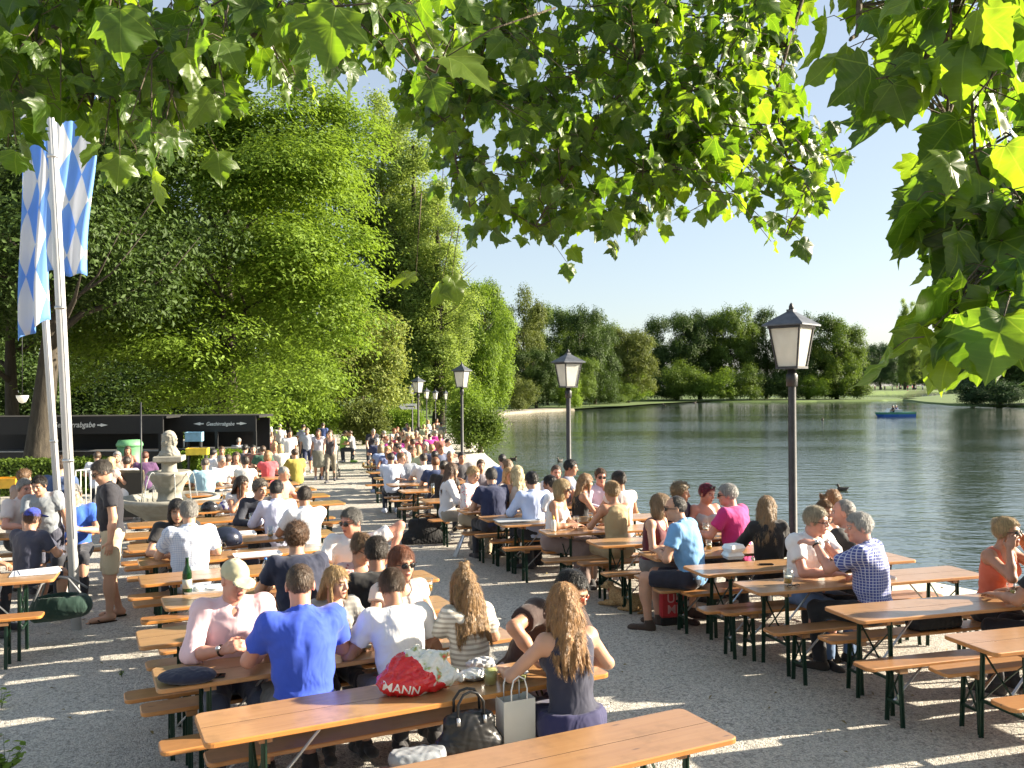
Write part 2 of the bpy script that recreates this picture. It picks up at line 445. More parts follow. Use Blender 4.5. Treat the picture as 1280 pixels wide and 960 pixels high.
L_DARK = leaf_mat('dark_green_leaves', (.03, .058, .012), (.068, .115, .022), .26)
L_POP = leaf_mat('poplar_leaves', (.13, .19, .04), (.31, .40, .10), .45)
L_OLIVE = leaf_mat('olive_green_leaves', (.07, .10, .02), (.15, .18, .04), .3)
L_LIND = leaf_mat('linden_leaves_with_pale_bracts', (.07, .125, .016), (.30, .34, .09), .38)
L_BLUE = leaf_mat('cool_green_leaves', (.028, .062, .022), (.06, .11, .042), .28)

def tree(name, loc, base, nleaf, lsize, mat, seed, label, cat='tree', group=None, trunk=(8, .4), lean=(0, 0), limbs=7, rz=0, **kw):
    root = empty(name, loc, rz, label, cat, group)
    if trunk: trunk_mb(trunk[0], trunk[1], seed, lean, limbs).build('trunk', BARK, root)
    link('crown', crown_mesh(name + '_crown', base, nleaf, lsize, seed, **kw), root, [mat])
    return root
# --- big sunlit tree on the far left of the path (crown x 85..475 px, y 60..520 at about 38 m)
d = 37.0; gL = gz(d)
b = PD(285, 486, d)
root = tree('broadleaf_tree', (b.x, d, gL), [((0, 0, 9.6), (5.6, 5.4, 6.6)), ((2.6, -.5, 7.2), (4.2, 4.2, 4.4)), ((-3.4, -1, 6.2), (3.8, 4, 4.2)), ((.4, -1.6, 3.9), (5.4, 4.2, 3.0)), ((-3, -2, 4.0), (3.4, 3.4, 2.6)), ((0, -3.4, 5.0), (3.6, 2.2, 3.2)), ((1.0, 0, 14.0), (4.6, 4.4, 3.6)), ((-3.2, 0, 12.4), (4.0, 4, 3.6)), ((3.4, 0, 12.6), (3.0, 3.0, 3.2))],
     150000, .2, L_LIT, 11, 'big sunlit broadleaf tree standing behind the flagpoles and the stone fountain', trunk=(12, .5), nsub=130, rsub=.30, per=26, spread=.42, droop=.55, inner=.16, nr=.32, up=.9, layer=.28)
# --- dark tree with the thick leaning trunk
b = P(42, 606, gz(23)); dk = b.y
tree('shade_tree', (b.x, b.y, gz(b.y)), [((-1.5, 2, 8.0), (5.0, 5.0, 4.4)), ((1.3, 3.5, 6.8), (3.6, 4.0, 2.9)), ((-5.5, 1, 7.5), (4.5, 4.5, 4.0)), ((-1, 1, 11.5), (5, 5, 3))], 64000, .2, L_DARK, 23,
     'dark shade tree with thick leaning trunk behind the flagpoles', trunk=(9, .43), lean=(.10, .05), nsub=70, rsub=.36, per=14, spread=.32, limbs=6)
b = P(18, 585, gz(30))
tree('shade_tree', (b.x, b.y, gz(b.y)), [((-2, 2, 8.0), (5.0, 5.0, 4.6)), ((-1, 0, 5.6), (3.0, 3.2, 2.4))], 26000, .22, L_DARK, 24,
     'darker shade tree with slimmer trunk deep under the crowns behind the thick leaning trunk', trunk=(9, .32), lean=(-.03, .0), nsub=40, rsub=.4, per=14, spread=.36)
# --- poplars
popm = crown_mesh('poplar_crown', [((0, 0, 5), (2.0, 2.0, 4.6)), ((0, 0, 11), (2.25, 2.25, 6)), ((0, 0, 18), (1.75, 1.75, 6.5)), ((0, 0, 23.5), (1.0, 1.0, 4))], 60000, .22, 31, nsub=150, rsub=.34, per=12, spread=.26, droop=-.9, inner=.1, up=.2, nr=.32, flat=1.7)
popt = trunk_mb(24, .42, 31, (0, 0), 26, (.12, .8), .22, .22, 10).mesh('poplar_trunk')
popm.materials.append(L_POP); popt.materials.append(BARK)
def poplar(px, d, sc, label, rz, mat=None):
    b = PD(px, 486, d); root = empty('poplar', (b.x, d, -.6), rz, label, 'tree', 'poplars beyond the path'); root.scale = (sc[0], sc[0], sc[1])
    link('trunk', popt, root); o = link('crown', popm, root); return root
poplar(480, 80, (1.5, 1.14), 'tall slender poplar half hidden by the sunlit broadleaf crown', 0)
poplar(518, 77, (1.35, 1.02), 'tall slender poplar in the middle of the poplar row beyond the path', 1.3)
poplar(548, 74, (1.15, .78), 'lower poplar at the lake end of the poplar row', 2.9)
# --- generic far trees
def proto(name, base, n, ls, seed, **kw):
    return crown_mesh(name, base, n, ls, seed, nr=.34, **kw)
PR = {
 'round': proto('round_crown', [((0, 0, .60), (.46, .46, .38)), ((.14, -.1, .32), (.36, .36, .30)), ((-.18, .0, .32), (.34, .34, .3)), ((0, .1, .2), (.42, .4, .2))], 46000, .023, 41, nsub=95, rsub=.30, per=12, spread=.022, inner=.06),
 'tall': proto('tall_crown', [((0, 0, .62), (.34, .34, .36)), ((.06, 0, .36), (.36, .36, .28)), ((-.1, 0, .22), (.32, .32, .22))], 40000, .022, 42, nsub=95, rsub=.30, per=12, spread=.021, inner=.06),
 'weep': proto('weeping_crown', [((0, 0, .64), (.42, .42, .33)), ((.2, -.1, .38), (.3, .3, .34)), ((-.2, -.1, .36), (.28, .28, .32)), ((0, -.1, .22), (.4, .32, .24))], 46000, .022, 43, nsub=95, rsub=.30, per=12, spread=.02, droop=1.6, inner=.06),
 'open': proto('open_crown', [((0, 0, .68), (.42, .4, .28)), ((.22, 0, .5), (.26, .26, .2)), ((-.24, 0, .52), (.24, .26, .2))], 16000, .024, 44, nsub=44, rsub=.38, per=10, spread=.026, inner=.06),
 'bush': proto('bush_crown', [((0, 0, .45), (.48, .48, .48)), ((.25, 0, .3), (.3, .3, .32)), ((-.25, 0, .3), (.3, .3, .3))], 13000, .042, 45, nsub=44, rsub=.42, per=10, spread=.05, inner=.06),
}
PT = trunk_mb(.7, .028, 51, (0, 0), 8, (.3, .8), .4, .7, 6).mesh('far_trunk'); PT.materials.append(BARK)
for m in PR.values(): m.materials.append(L_MID)
_trz = random.Random(5)
def far_tree(kind, x0, x1, ytop, ybase, d, mat, label, group=None, name='tree', trunk=True, zb=-.6):
    pc = PD((x0 + x1) / 2, ytop, d); h = pc.z - zb; wd = (x1 - x0) / FPX * d
    root = empty(name, (pc.x, d, zb), _trz.uniform(0, 6.28), label, 'tree' if name != 'bush' else 'bush', group)
    k = {'round': .96, 'tall': .74, 'weep': .9, 'open': .92, 'bush': 1.05}[kind]
    zt = {'round': 1.0, 'tall': 1.0, 'weep': 1.0, 'open': .98, 'bush': .96}[kind]
    root.scale = (wd / k, wd / k, h / zt)
    if trunk: link('trunk', PT, root)
    o = link('crown', PR[kind], root); o.material_slots[0].link = 'OBJECT'; o.material_slots[0].material = mat
    return root
GL = 'trees along the left bank of the lake'; GI = 'trees on the wooded island'; GF = 'far trees beyond the meadow'
far_tree('weep', 546, 652, 350, 512, 96, L_LIT, 'pale green willow-like tree at the water beside the poplars', GL)
far_tree('tall', 560, 634, 346, 500, 128, L_MID, 'taller grey-green tree rising behind the willow-like tree', GL)
far_tree('open', 618, 690, 366, 505, 140, L_OLIVE, 'yellowish open-crowned tree between the willow-like tree and the round dark tree', GL)
far_tree('round', 655, 712, 372, 505, 158, L_MID, 'round green tree behind the second lamp post from the front', GL)
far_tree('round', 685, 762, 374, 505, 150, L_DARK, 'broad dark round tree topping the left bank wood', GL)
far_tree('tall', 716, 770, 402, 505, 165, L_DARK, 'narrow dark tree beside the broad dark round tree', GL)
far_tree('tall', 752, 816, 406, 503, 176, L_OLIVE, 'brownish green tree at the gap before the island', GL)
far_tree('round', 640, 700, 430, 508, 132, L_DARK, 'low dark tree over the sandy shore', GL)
far_tree('round', 690, 745, 440, 505, 138, L_MID, 'low leafy tree right behind the second lamp lantern', GL)
far_tree('bush', 628, 668, 470, 512, 118, L_OLIVE, 'small brownish shrub on the sandy shore', GL, 'bush', False)
far_tree('bush', 696, 726, 472, 508, 133, L_LIT, 'sunny green shrub on the shore behind the second lamp', GL, 'bush', False)
far_tree('bush', 776, 812, 466, 501, 186, L_LIT, 'light green shrub at the gap before the island', GL, 'bush', False)
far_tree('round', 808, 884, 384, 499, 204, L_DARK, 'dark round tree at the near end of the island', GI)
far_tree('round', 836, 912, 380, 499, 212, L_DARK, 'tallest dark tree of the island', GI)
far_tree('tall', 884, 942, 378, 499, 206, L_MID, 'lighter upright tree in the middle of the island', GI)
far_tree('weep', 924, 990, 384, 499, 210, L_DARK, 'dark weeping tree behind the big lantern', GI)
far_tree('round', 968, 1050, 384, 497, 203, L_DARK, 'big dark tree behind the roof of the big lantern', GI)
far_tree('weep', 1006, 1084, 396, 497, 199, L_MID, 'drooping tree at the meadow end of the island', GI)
far_tree('bush', 830, 878, 452, 500, 192, L_MID, 'leafy shrub at the waterline below the dark round island tree', GI, 'bush', False)
far_tree('bush', 872, 918, 462, 500, 190, L_LIT, 'light shrub at the waterline below the upright island tree', GI, 'bush', False)
far_tree('bush', 912, 952, 458, 500, 191, L_MID, 'rounded shrub at the island waterline left of the big lamp post', GI, 'bush', False)
far_tree('bush', 996, 1036, 466, 498, 195, L_LIT, 'sunny shrub on the grass edge of the island', GI, 'bush', False)
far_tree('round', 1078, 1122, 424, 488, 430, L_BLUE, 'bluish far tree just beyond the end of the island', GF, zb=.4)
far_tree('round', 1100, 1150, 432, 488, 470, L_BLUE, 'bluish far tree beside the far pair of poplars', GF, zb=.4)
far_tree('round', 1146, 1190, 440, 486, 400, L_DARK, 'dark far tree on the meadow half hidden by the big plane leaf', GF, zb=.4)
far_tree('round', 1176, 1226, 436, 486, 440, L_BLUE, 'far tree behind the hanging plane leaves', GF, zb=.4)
for i, (px, yt) in enumerate(((1130, 371), (1142, 375))):
    b = PD(px, yt, 420); root = empty('poplar', (b.x, 420, .4), i, ('far slim poplar above the meadow, left one of the far pair', 'far slim poplar above the meadow touching the big plane leaf')[i], 'tree', GF)
    s = (b.z - .4) / 27.0; root.scale = (s * .85, s * .85, s); link('trunk', popt, root); link('crown', popm, root)
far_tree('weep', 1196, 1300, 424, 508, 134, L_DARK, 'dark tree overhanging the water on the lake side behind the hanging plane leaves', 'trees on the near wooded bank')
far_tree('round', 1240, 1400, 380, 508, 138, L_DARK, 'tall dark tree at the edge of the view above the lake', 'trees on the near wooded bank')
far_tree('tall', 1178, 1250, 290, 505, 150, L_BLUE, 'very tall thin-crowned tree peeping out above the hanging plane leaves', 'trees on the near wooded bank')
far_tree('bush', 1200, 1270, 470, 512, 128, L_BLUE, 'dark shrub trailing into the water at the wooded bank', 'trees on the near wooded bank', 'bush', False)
for i, (x0, x1, yt, d_, m_, lb_) in enumerate(((600, 680, 400, 190, L_MID, 'tree of the second row filling the gap behind the open-crowned tree'), (690, 770, 392, 215, L_MID, 'second-row tree behind the broad dark round tree'), (740, 840, 414, 230, L_DARK, 'second-row tree closing the gap before the island'),
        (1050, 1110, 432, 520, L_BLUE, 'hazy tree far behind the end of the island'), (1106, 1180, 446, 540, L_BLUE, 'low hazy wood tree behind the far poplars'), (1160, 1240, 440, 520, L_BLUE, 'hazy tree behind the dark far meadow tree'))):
    far_tree('round', x0, x1, yt, 500, d_, m_, lb_, 'second row of trees across the lake', zb=-.4 if d_ < 300 else .4)
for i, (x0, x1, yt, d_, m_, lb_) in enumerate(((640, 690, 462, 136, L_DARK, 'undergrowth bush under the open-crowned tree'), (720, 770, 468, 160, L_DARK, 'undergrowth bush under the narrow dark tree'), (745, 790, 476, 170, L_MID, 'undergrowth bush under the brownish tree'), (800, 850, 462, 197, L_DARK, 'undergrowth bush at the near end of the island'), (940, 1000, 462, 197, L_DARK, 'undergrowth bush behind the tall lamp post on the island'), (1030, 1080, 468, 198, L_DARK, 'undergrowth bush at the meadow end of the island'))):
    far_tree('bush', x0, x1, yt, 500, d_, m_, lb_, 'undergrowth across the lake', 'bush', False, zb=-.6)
# --- lindens and bushes behind the end of the path
def near_bush(x0, x1, ytop, d, mat, label, seed, n=9000, ls=.16, name='bush', group='bushes beyond the path', zb=-.6, depth=1.0):
    pc = PD((x0 + x1) / 2, ytop, d); h = pc.z - zb; wd = (x1 - x0) / FPX * d / 2
    return tree(name, (pc.x, d, zb), [((0, 0, h * .52), (wd * .85, wd * .85 * depth, h * .46)), ((wd * .3, 0, h * .36), (wd * .65, wd * .6, h * .36)), ((-wd * .35, 0, h * .36), (wd * .6, wd * .6, h * .36))],
                n, ls, mat, seed, label, 'bush' if name == 'bush' else 'tree', group, trunk=(h * .6, .1 + h * .012), nsub=44, rsub=.36, per=12, spread=.2 + wd * .02, inner=.08)
near_bush(392, 512, 372, 54, L_LIND, 'pale flowering linden tree over the far end of the path', 61, 26000, .22, 'linden_tree', 'lindens beyond the path')
near_bush(300, 420, 420, 50, L_LIT, 'low leafy tree in front of which people walk along the path', 62, 20000, .2, 'linden_tree', 'lindens beyond the path')
near_bush(480, 560, 430, 108, L_LIT, 'young tree behind the cluster of far lamps', 63, 14000, .18, 'linden_tree', 'lindens beyond the path')
near_bush(428, 482, 505, 50, L_OLIVE, 'olive bush behind the far crowd at the path end', 64)
near_bush(470, 530, 500, 66, L_LIT, 'leafy bush behind the white direction sign', 65)
near_bush(340, 440, 495, 52, L_LIT, 'broad bush behind the walking people', 66, 11000)
near_bush(563, 608, 478, 46, L_LIT, 'bright bush behind the third lamp', 67, 10000)
near_bush(574, 626, 512, 43, L_MID, 'low bush hanging over the water beside the third lamp', 68, 9000, .14)
near_bush(606, 640, 520, 42, L_LIT, 'little bush at the water below the willow', 72, 5000, .12, zb=-.4) if False else None
near_bush(512, 562, 470, 106, L_LIT, 'upright bush between the far lamps', 69, 9000)
# dark wood that closes the view behind the garden on the left
for i, (x0, x1, yt, d_, m_, lb_) in enumerate(((-160, 60, 40, 60, L_DARK, 'tall dark tree closing the view behind the black stall at the edge'), (20, 200, 60, 66, L_DARK, 'tall dark tree behind the black stall and the flags'),
        (150, 330, 110, 70, L_DARK, 'tall dark tree behind the sunlit broadleaf crown'), (280, 460, 150, 74, L_MID, 'green tree between the sunlit broadleaf tree and the poplars'), (-360, -120, 30, 55, L_DARK, 'tall dark tree beyond the edge of the garden'))):
    far_tree('round', x0, x1, yt, 540, d_, m_, lb_, 'trees behind the garden', zb=-.6)
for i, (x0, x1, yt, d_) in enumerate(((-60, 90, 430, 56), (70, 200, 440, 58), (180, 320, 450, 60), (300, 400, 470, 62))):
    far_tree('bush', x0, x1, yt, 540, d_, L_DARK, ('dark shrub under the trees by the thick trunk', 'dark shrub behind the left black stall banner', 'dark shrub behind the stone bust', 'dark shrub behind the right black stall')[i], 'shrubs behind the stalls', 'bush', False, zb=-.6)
# ------------------------------------------------------------------ overhanging plane tree (real palmate leaves on twigs)
def plane_leaf_mat():
    t = NT('plane_leaf'); uv = t.n('ShaderNodeUVMap', uv_map='leaf'); g = t.n('ShaderNodeNewGeometry')
    s = t.n('ShaderNodeSeparateXYZ'); t.l(uv, 0, s, 0)
    ax = t.math('ABSOLUTE', (s, 0)); y = t.math('ADD', (s, 1), .02)
    ang = t.n('ShaderNodeMath', {0: ax, 1: y}, operation='ARCTAN2')
    r = t.math('SQRT', t.math('ADD', t.math('MULTIPLY', ax, ax), t.math('MULTIPLY', y, y)))
    veins = None
    for a0 in (0.0, .90, 1.50):
        dd = t.math('MULTIPLY', t.math('ABSOLUTE', t.math('SUBTRACT', (ang, 0), a0)), r)
        v = t.n('ShaderNodeMapRange', {0: dd, 1: .004, 2: .014, 3: 1.0, 4: 0.0})
        veins = (v, 0) if veins is None else t.math('MAXIMUM', veins, (v, 0))
    # side veins
    w = t.n('ShaderNodeTexWave', {'Scale': 3.2, 'Distortion': 1.5, 'Detail': 1.0}); t.l(uv, 0, w, 'Vector'); w.bands_direction = 'Y'
    sv = t.math('MULTIPLY', t.math('POWER', (w, 1), 10.0), .16)
    n = t.noise((uv, 0), 3.0, 4)
    f = t.math('ADD', t.math('MULTIPLY', (g, 'Random Per Island'), .8), t.math('MULTIPLY', n, .25))
    c = t.ramp(f, [(.05, (.022, .05, .009, 1)), (.5, (.045, .09, .013, 1)), (.95, (.09, .14, .02, 1))])
    c = t.mix(t.math('MULTIPLY', t.math('MAXIMUM', veins, sv), .32), c, (.20, .28, .07, 1))
    b = t.bsdf(c, .38, t.bump(t.math('ADD', veins, sv), .3, .004))
    tr = t.n('ShaderNodeBsdfTranslucent', {'Color': t.mix(1.0, c, (4.2, 4.0, .9, 1), 'MULTIPLY')})
    mx = t.n('ShaderNodeMixShader', {0: .46}); t.l(b, 0, mx, 1); t.l(tr, 0, mx, 2)
    return t.done(mx)
_half = [(0.0, 0.0), (.10, -.05), (.22, -.07), (.30, -.02), (.44, .03), (.40, .11), (.39, .2), (.50, .26), (.53, .33), (.60, .45), (.49, .45), (.43, .49), (.345, .47), (.345, .55), (.28, .61), (.26, .69), (.17, .75), (.14, .83), (.06, .89), (0.0, 1.0)]
_out = np.array(_half + [(-x, y) for x, y in _half[-2:0:-1]]); _m = len(_out); _c = np.array([[0, .28]])
LEAF2 = np.concatenate([_c, _c + (_out - _c) * .55, _out])
LEAFF = np.array([(0, 1 + i, 1 + (i + 1) % _m) for i in range(_m)] + [(1 + i, 1 + _m + i, 1 + _m + (i + 1) % _m) for i in range(_m)] + [(1 + i, 1 + _m + (i + 1) % _m, 1 + (i + 1) % _m) for i in range(_m)])
def inside(poly, x, y):
    c = False; n = len(poly); j = n - 1
    for i in range(n):
        xi, yi = poly[i]; xj, yj = poly[j]
        if (yi > y) != (yj > y) and x < (xj - xi) * (y - yi) / (yj - yi) + xi: c = not c
        j = i
    return c
PA = [(470, -160), (1030, -160), (1010, 0), (1000, 60), (1000, 110), (1015, 165), (1050, 190), (1068, 238), (1020, 262), (1000, 310), (970, 312), (945, 280), (870, 270), (820, 315), (765, 305), (705, 328), (650, 300), (600, 300), (575, 270), (548, 235), (520, 180), (490, 120)]
PB = [(-60, -160), (560, -160), (590, 60), (560, 100), (505, 105), (470, 95), (400, 118), (335, 110), (300, 130), (290, 160), (205, 205), (135, 195), (100, 160), (60, 160), (0, 200), (-60, 200)]
PC = [(1005, -160), (1330, -160), (1330, 470), (1262, 440), (1215, 395), (1150, 415), (1165, 378), (1220, 330), (1200, 290), (1150, 262), (1150, 215), (1165, 180), (1130, 120), (1080, 90), (1020, 60)]
def build_plane():
    rr = random.Random(77); nr = np.random.default_rng(77)
    root = empty('plane_tree', (4.3, -.2, 0), 0, 'plane tree whose leafy twigs hang over the beer garden and frame the lake', 'tree')
    O = Vector((4.3, -.2, 0))
    limbs = [
        [(900, -190, 5.3), (830, 10, 5.3), (765, 130, 5.3), (705, 225, 5.35), (668, 285, 5.4)],
        [(1010, -190, 5.6), (930, 40, 5.6), (885, 120, 5.5), (815, 215, 5.4), (760, 290, 5.4)],
        [(700, -190, 5.1), (615, 40, 5.1), (572, 170, 5.2), (585, 260, 5.2)],
        [(1060, -190, 6.0), (985, 60, 6.0), (975, 170, 5.9), (1010, 232, 5.8), (985, 290, 5.8)],
        [(520, -190, 3.6), (385, 0, 3.5), (255, 70, 3.4), (120, 140, 3.4)],
        [(320, -190, 3.3), (130, -10, 3.2), (20, 70, 3.2)],
        [(560, -190, 4.0), (500, 20, 4.0), (545, 90, 4.0)],
        [(1185, -190, 2.7), (1168, 0, 2.6), (1163, 60, 2.55), (1180, 130, 2.5), (1222, 215, 2.4), (1246, 290, 2.3), (1260, 360, 2.2)],
        [(1172, 40, 2.58), (1152, 95, 2.6), (1175, 165, 2.6), (1200, 215, 2.6)],
        [(1300, -190, 3.0), (1262, 20, 2.9), (1240, 90, 2.8)],
        [(1090, -190, 3.4), (1075, 10, 3.3), (1060, 50, 3.2)],
    ]
    tw = MB(); nodes = []
    def smooth(p, k=4):
        out = []
        for i in range(len(p) - 1):
            a = p[max(i - 1, 0)]; b = p[i]; c = p[i + 1]; d = p[min(i + 2, len(p) - 1)]
            for j in range(k):
                t = j / k; out.append(.5 * ((2 * b) + (c - a) * t + (2 * a - 5 * b + 4 * c - d) * t * t + (3 * b - a - 3 * c + d) * t ** 3))
        return out + [p[-1]]
    top = O + Vector((-.2, .3, 5.6))
    for k, lm in enumerate(limbs):
        pts = smooth([PD(*q) for q in lm])
        pts = [p + Vector((rr.uniform(-.02, .02), rr.uniform(-.02, .02), rr.uniform(-.02, .02))) for p in pts]
        n = len(pts); big = .017 if lm[0][2] > 3.2 else .010
        tw.tube([p - O for p in pts], [big * (1 - .75 * i / n) for i in range(n)], 6)
        nodes += pts
        if k != 8:
            q = [top, top.lerp(pts[0], .5) + Vector((0, 0, .5)), pts[0]]
            q = smooth(q, 4); tw.tube([p - O for p in q], [.06 - (.06 - big) * i / (len(q) - 1) for i in range(len(q))], 6)
    trk = MB(); trk.tube([Vector((0, 0, -.1)), Vector((.02, 0, .5)), Vector((-.05, .1, 3)), Vector((-.2, .3, 5.7)), Vector((.3, -.3, 8))], [.34, .27, .22, .17, .05], 12)
    for a in range(6):
        e = Vector((math.cos(a * 1.05 + .5) * 3.2, math.sin(a * 1.05 + .5) * 3.2 - 1.5, 7 + (a % 3) * .8)); 
        if a in (2,): continue
        trk.tube([Vector((-.2, .3, 5.3)), e * .55 + Vector((0, 0, 2.6)), e], [.09, .05, .015], 7)
    trk.build('trunk', bark_mat('plane_bark', (.16, .14, .10), (.34, .31, .24)), root)
    # clusters
    NP = np.array([tuple(p) for p in nodes])
    LV = []; LF = []; LUV = []; nb = 0; PT_ = []
    def leaf(base, tipdir, nrm, s):
        nonlocal nb
        t = tipdir.normalized(); n = (nrm - t * nrm.dot(t)).normalized(); b = t.cross(n)
        M = np.array([tuple(b), tuple(t), tuple(n)])
        x = LEAF2[:, 0]; y = LEAF2[:, 1]
        fold = rr.uniform(.08, .32); curl = rr.uniform(-.05, .38); wave = rr.uniform(.02, .06); ph = rr.uniform(0, 6)
        z = np.abs(x) * fold - curl * 1.25 * (y - .2) ** 2 - .8 * np.abs(x) ** 2 * rr.uniform(0, 1.6) + wave * 1.3 * np.sin(9 * x + 7 * y + ph) + rr.uniform(-.25, .25) * x * y
        xs = x * rr.uniform(.85, 1.05)
        V = np.stack([xs, y, z], 1) * s @ M + np.array(tuple(base - O))
        LV.append(V); LF.append(LEAFF + nb); LUV.append(LEAF2); nb += len(V)
    def cluster(p, size, k):
        i = int(np.argmin(((NP - np.array(tuple(p))) ** 2).sum(1))); a = Vector(NP[i])
        L = (p - a).length
        if L > .75: a = p + (a - p).normalized() * .5 + Vector((0, 0, .15))
        mid = a.lerp(p, .5) + Vector((rr.uniform(-.04, .04), rr.uniform(-.04, .04), .05 + .06 * L))
        tw.tube([a - O, mid - O, p - O], [.0045, .0032, .0018], 4)
        for j in range(k):
            f = 1 - .22 * j + rr.uniform(-.08, .08); f = max(.2, f)
            q = mid.lerp(p, max(0, f * 2 - 1)) if f > .5 else a.lerp(mid, f * 2)
            az = rr.uniform(0, 6.28); out = Vector((math.cos(az), math.sin(az), rr.uniform(-.35, .25)))
            pl = size * rr.uniform(.3, .55); base = q + out * pl
            tw.tube([q - O, q.lerp(base, .5) + Vector((0, 0, .01)) - O, base - O], [.0016, .0014, .0012], 3)
            tip = out * rr.uniform(.4, 1.0) + Vector((0, 0, -rr.uniform(.4, 2.0)))
            nr_ = Vector((rr.gauss(0, .55), rr.gauss(0, .55), rr.uniform(.25, 1.0)))
            leaf(base, tip, nr_, size * rr.uniform(.65, 1.15))
    def fill(poly, n, dr, size, k, seed):
        r2 = random.Random(seed); x0 = min(p[0] for p in poly); x1 = max(p[0] for p in poly); y0 = min(p[1] for p in poly); y1 = max(p[1] for p in poly)
        c = 0
        while c < n:
            x = r2.uniform(x0, x1); y = r2.uniform(y0, y1)
            if not inside(poly, x, y): continue
            if y < 0 and r2.random() < .45: continue
            # looser towards the hanging fringe
            cluster(PD(x, y, r2.uniform(*dr)), r2.uniform(*size), r2.randint(*k)); c += 1
    fill(PA, 560, (4.6, 6.8), (.10, .155), (3, 5), 1)
    fill([(600, -80), (990, -80), (985, 120), (900, 200), (800, 240), (700, 230), (620, 190), (560, 100)], 130, (5.2, 7.4), (.10, .145), (3, 5), 2)
    fill(PB, 215, (2.7, 4.4), (.095, .15), (3, 4), 3)
    fill([(-60, -100), (540, -100), (520, 60), (300, 80), (200, 140), (0, 150)], 55, (3.4, 4.8), (.13, .17), (3, 5), 4)
    fill(PC, 66, (2.0, 3.0), (.13, .17), (2, 3), 5)
    fill([(1175, 190), (1300, 170), (1300, 470), (1235, 420), (1190, 330), (1150, 270)], 60, (1.9, 2.8), (.12, .165), (2, 3), 9)
    fill([(1110, 440), (1180, 370), (1300, 330), (1300, 460), (1230, 440)], 12, (1.8, 2.3), (.14, .17), (2, 2), 10)
    fill([(1100, -100), (1300, -100), (1300, 150), (1180, 130), (1110, 70)], 30, (2.6, 3.6), (.13, .16), (3, 4), 6)
    # canopy behind and beside the camera (never in frame, throws the light shade it really throws)
    for k in range(240):
        cluster(O + Vector((rr.uniform(-4.5, 3.5), rr.uniform(-5, 1.5), rr.uniform(5.0, 8))), rr.uniform(.16, .2), 4)
    # single leaves of the fringe that the photo shows large
    for (px, py, dd, s, td, nn) in [(1195, 365, 1.85, .16, (-.75, -.1, -.42), (-.2, .55, .85)), (1255, 395, 1.75, .15, (-.35, -.25, -.8), (-.2, -.75, .5)), (1228, 275, 2.0, .15, (.1, .3, .6), (-.1, -.8, .5)), (1180, 250, 2.1, .15, (-.6, .1, -.5), (-.3, -.6, .6)),
             (420, 10, 2.3, .17, (-.2, .1, -1), (.1, -.9, .3)), (560, 70, 2.4, .16, (.7, -.1, -.5), (.2, -.7, .6)), (150, 10, 2.6, .17, (.0, 0, -1), (.2, -.9, .4)), (232, 60, 2.8, .16, (.2, 0, -1), (.9, -.2, .2)), (1110, 130, 2.4, .17, (-.5, .1, -.85), (.95, .1, -.2)), (1060, 60, 2.6, .16, (-.6, .2, -.4), (.1, -.6, .7)),
             (150, 195, 3.0, .13, (-.1, 0, -1), (.4, -.8, .2)), (272, 190, 3.2, .13, (.1, 0, -1), (.2, -.9, .2)), (270, 120, 3.0, .12, (.2, 0, -1), (-.4, -.8, .2)), (520, 345, 4.4, .15, (-1, 0, -.2), (0, -.6, .8)), (565, 345, 4.6, .16, (.3, 0, -1), (.3, -.8, .4)), (552, 355, 4.6, .14, (-.4, 0, -1), (-.3, -.8, .4)), (1000, 300, 5.6, .17, (.5, 0, -1), (.0, -.9, .4)), (1042, 152, 5.6, .13, (0, 0, -1), (.1, -.9, .2)), (710, 330, 5.2, .12, (.1, 0, -1), (.2, -.9, .2))]:
        b = PD(px, py, dd); leaf(b, Vector(td), Vector(nn), s)
        i = int(np.argmin(((NP - np.array(tuple(b))) ** 2).sum(1))); a = Vector(NP[i])
        if (a - b).length > .6: a = b + (a - b).normalized() * .3 + Vector((0, 0, .12))
        tw.tube([a - O, a.lerp(b, .6) + Vector((0, 0, .02)) - O, b - O], [.003, .002, .0015], 4)
    tw.build('branch', bark_mat('plane_twig_bark', (.05, .04, .025), (.14, .11, .07)), root)
    V = np.concatenate(LV); F = np.concatenate(LF); UV = np.concatenate(LUV)
    me = np_mesh('plane_leaves', V, F, 3, True)
    ul = me.uv_layers.new(name='leaf'); ul.data.foreach_set('uv', UV[F.ravel()].astype(np.float32).ravel())
    link('crown', me, root, [plane_leaf_mat()])
build_plane()
# ------------------------------------------------------------------ beer tables and benches
TL, TW, TH = 2.42, .48, .76
BL, BW, BH = 2.42, .215, .47
def rrect(l, w, r, n=4):
    out = []
    for cx, cy, a0 in ((l / 2 - r, w / 2 - r, 0), (-l / 2 + r, w / 2 - r, 90), (-l / 2 + r, -w / 2 + r, 180), (l / 2 - r, -w / 2 + r, 270)):
        for i in range(n + 1):
            a = R(a0 + 90 * i / n); out.append((cx + r * math.cos(a), cy + r * math.sin(a)))
    return out
def board(name, l, w, z0, z1, parent, top, seam=False):
    """board with eased edges, lacquered top and orange sides"""
    mb = MB(); o = rrect(l, w, .045); i_ = rrect(l - .012, w - .012, .04); n = len(o)
    rings = [[(x, y, z0) for x, y in i_], [(x, y, z0 + .005) for x, y in o], [(x, y, z1 - .005) for x, y in o], [(x, y, z1) for x, y in i_]]
    vs = [p for r_ in rings for p in r_]; fs = []; 
    for k in range(3):
        for j in range(n): fs.append((k * n + j, k * n + (j + 1) % n, (k + 1) * n + (j + 1) % n, (k + 1) * n + j))
    mb.add(vs, fs, 1)
    mb.add(vs, [tuple(range(n - 1, -1, -1))], 1); mb.add(vs, [tuple(range(3 * n, 4 * n))], 0)
    if seam:
        mb.box((0, 0, z1 - .0006), (l - .02, .0035, .002), 2)
    return mb.build(name, [top, W_EDGE, plain('dark_joint', (.03, .015, .006), .8)], parent)
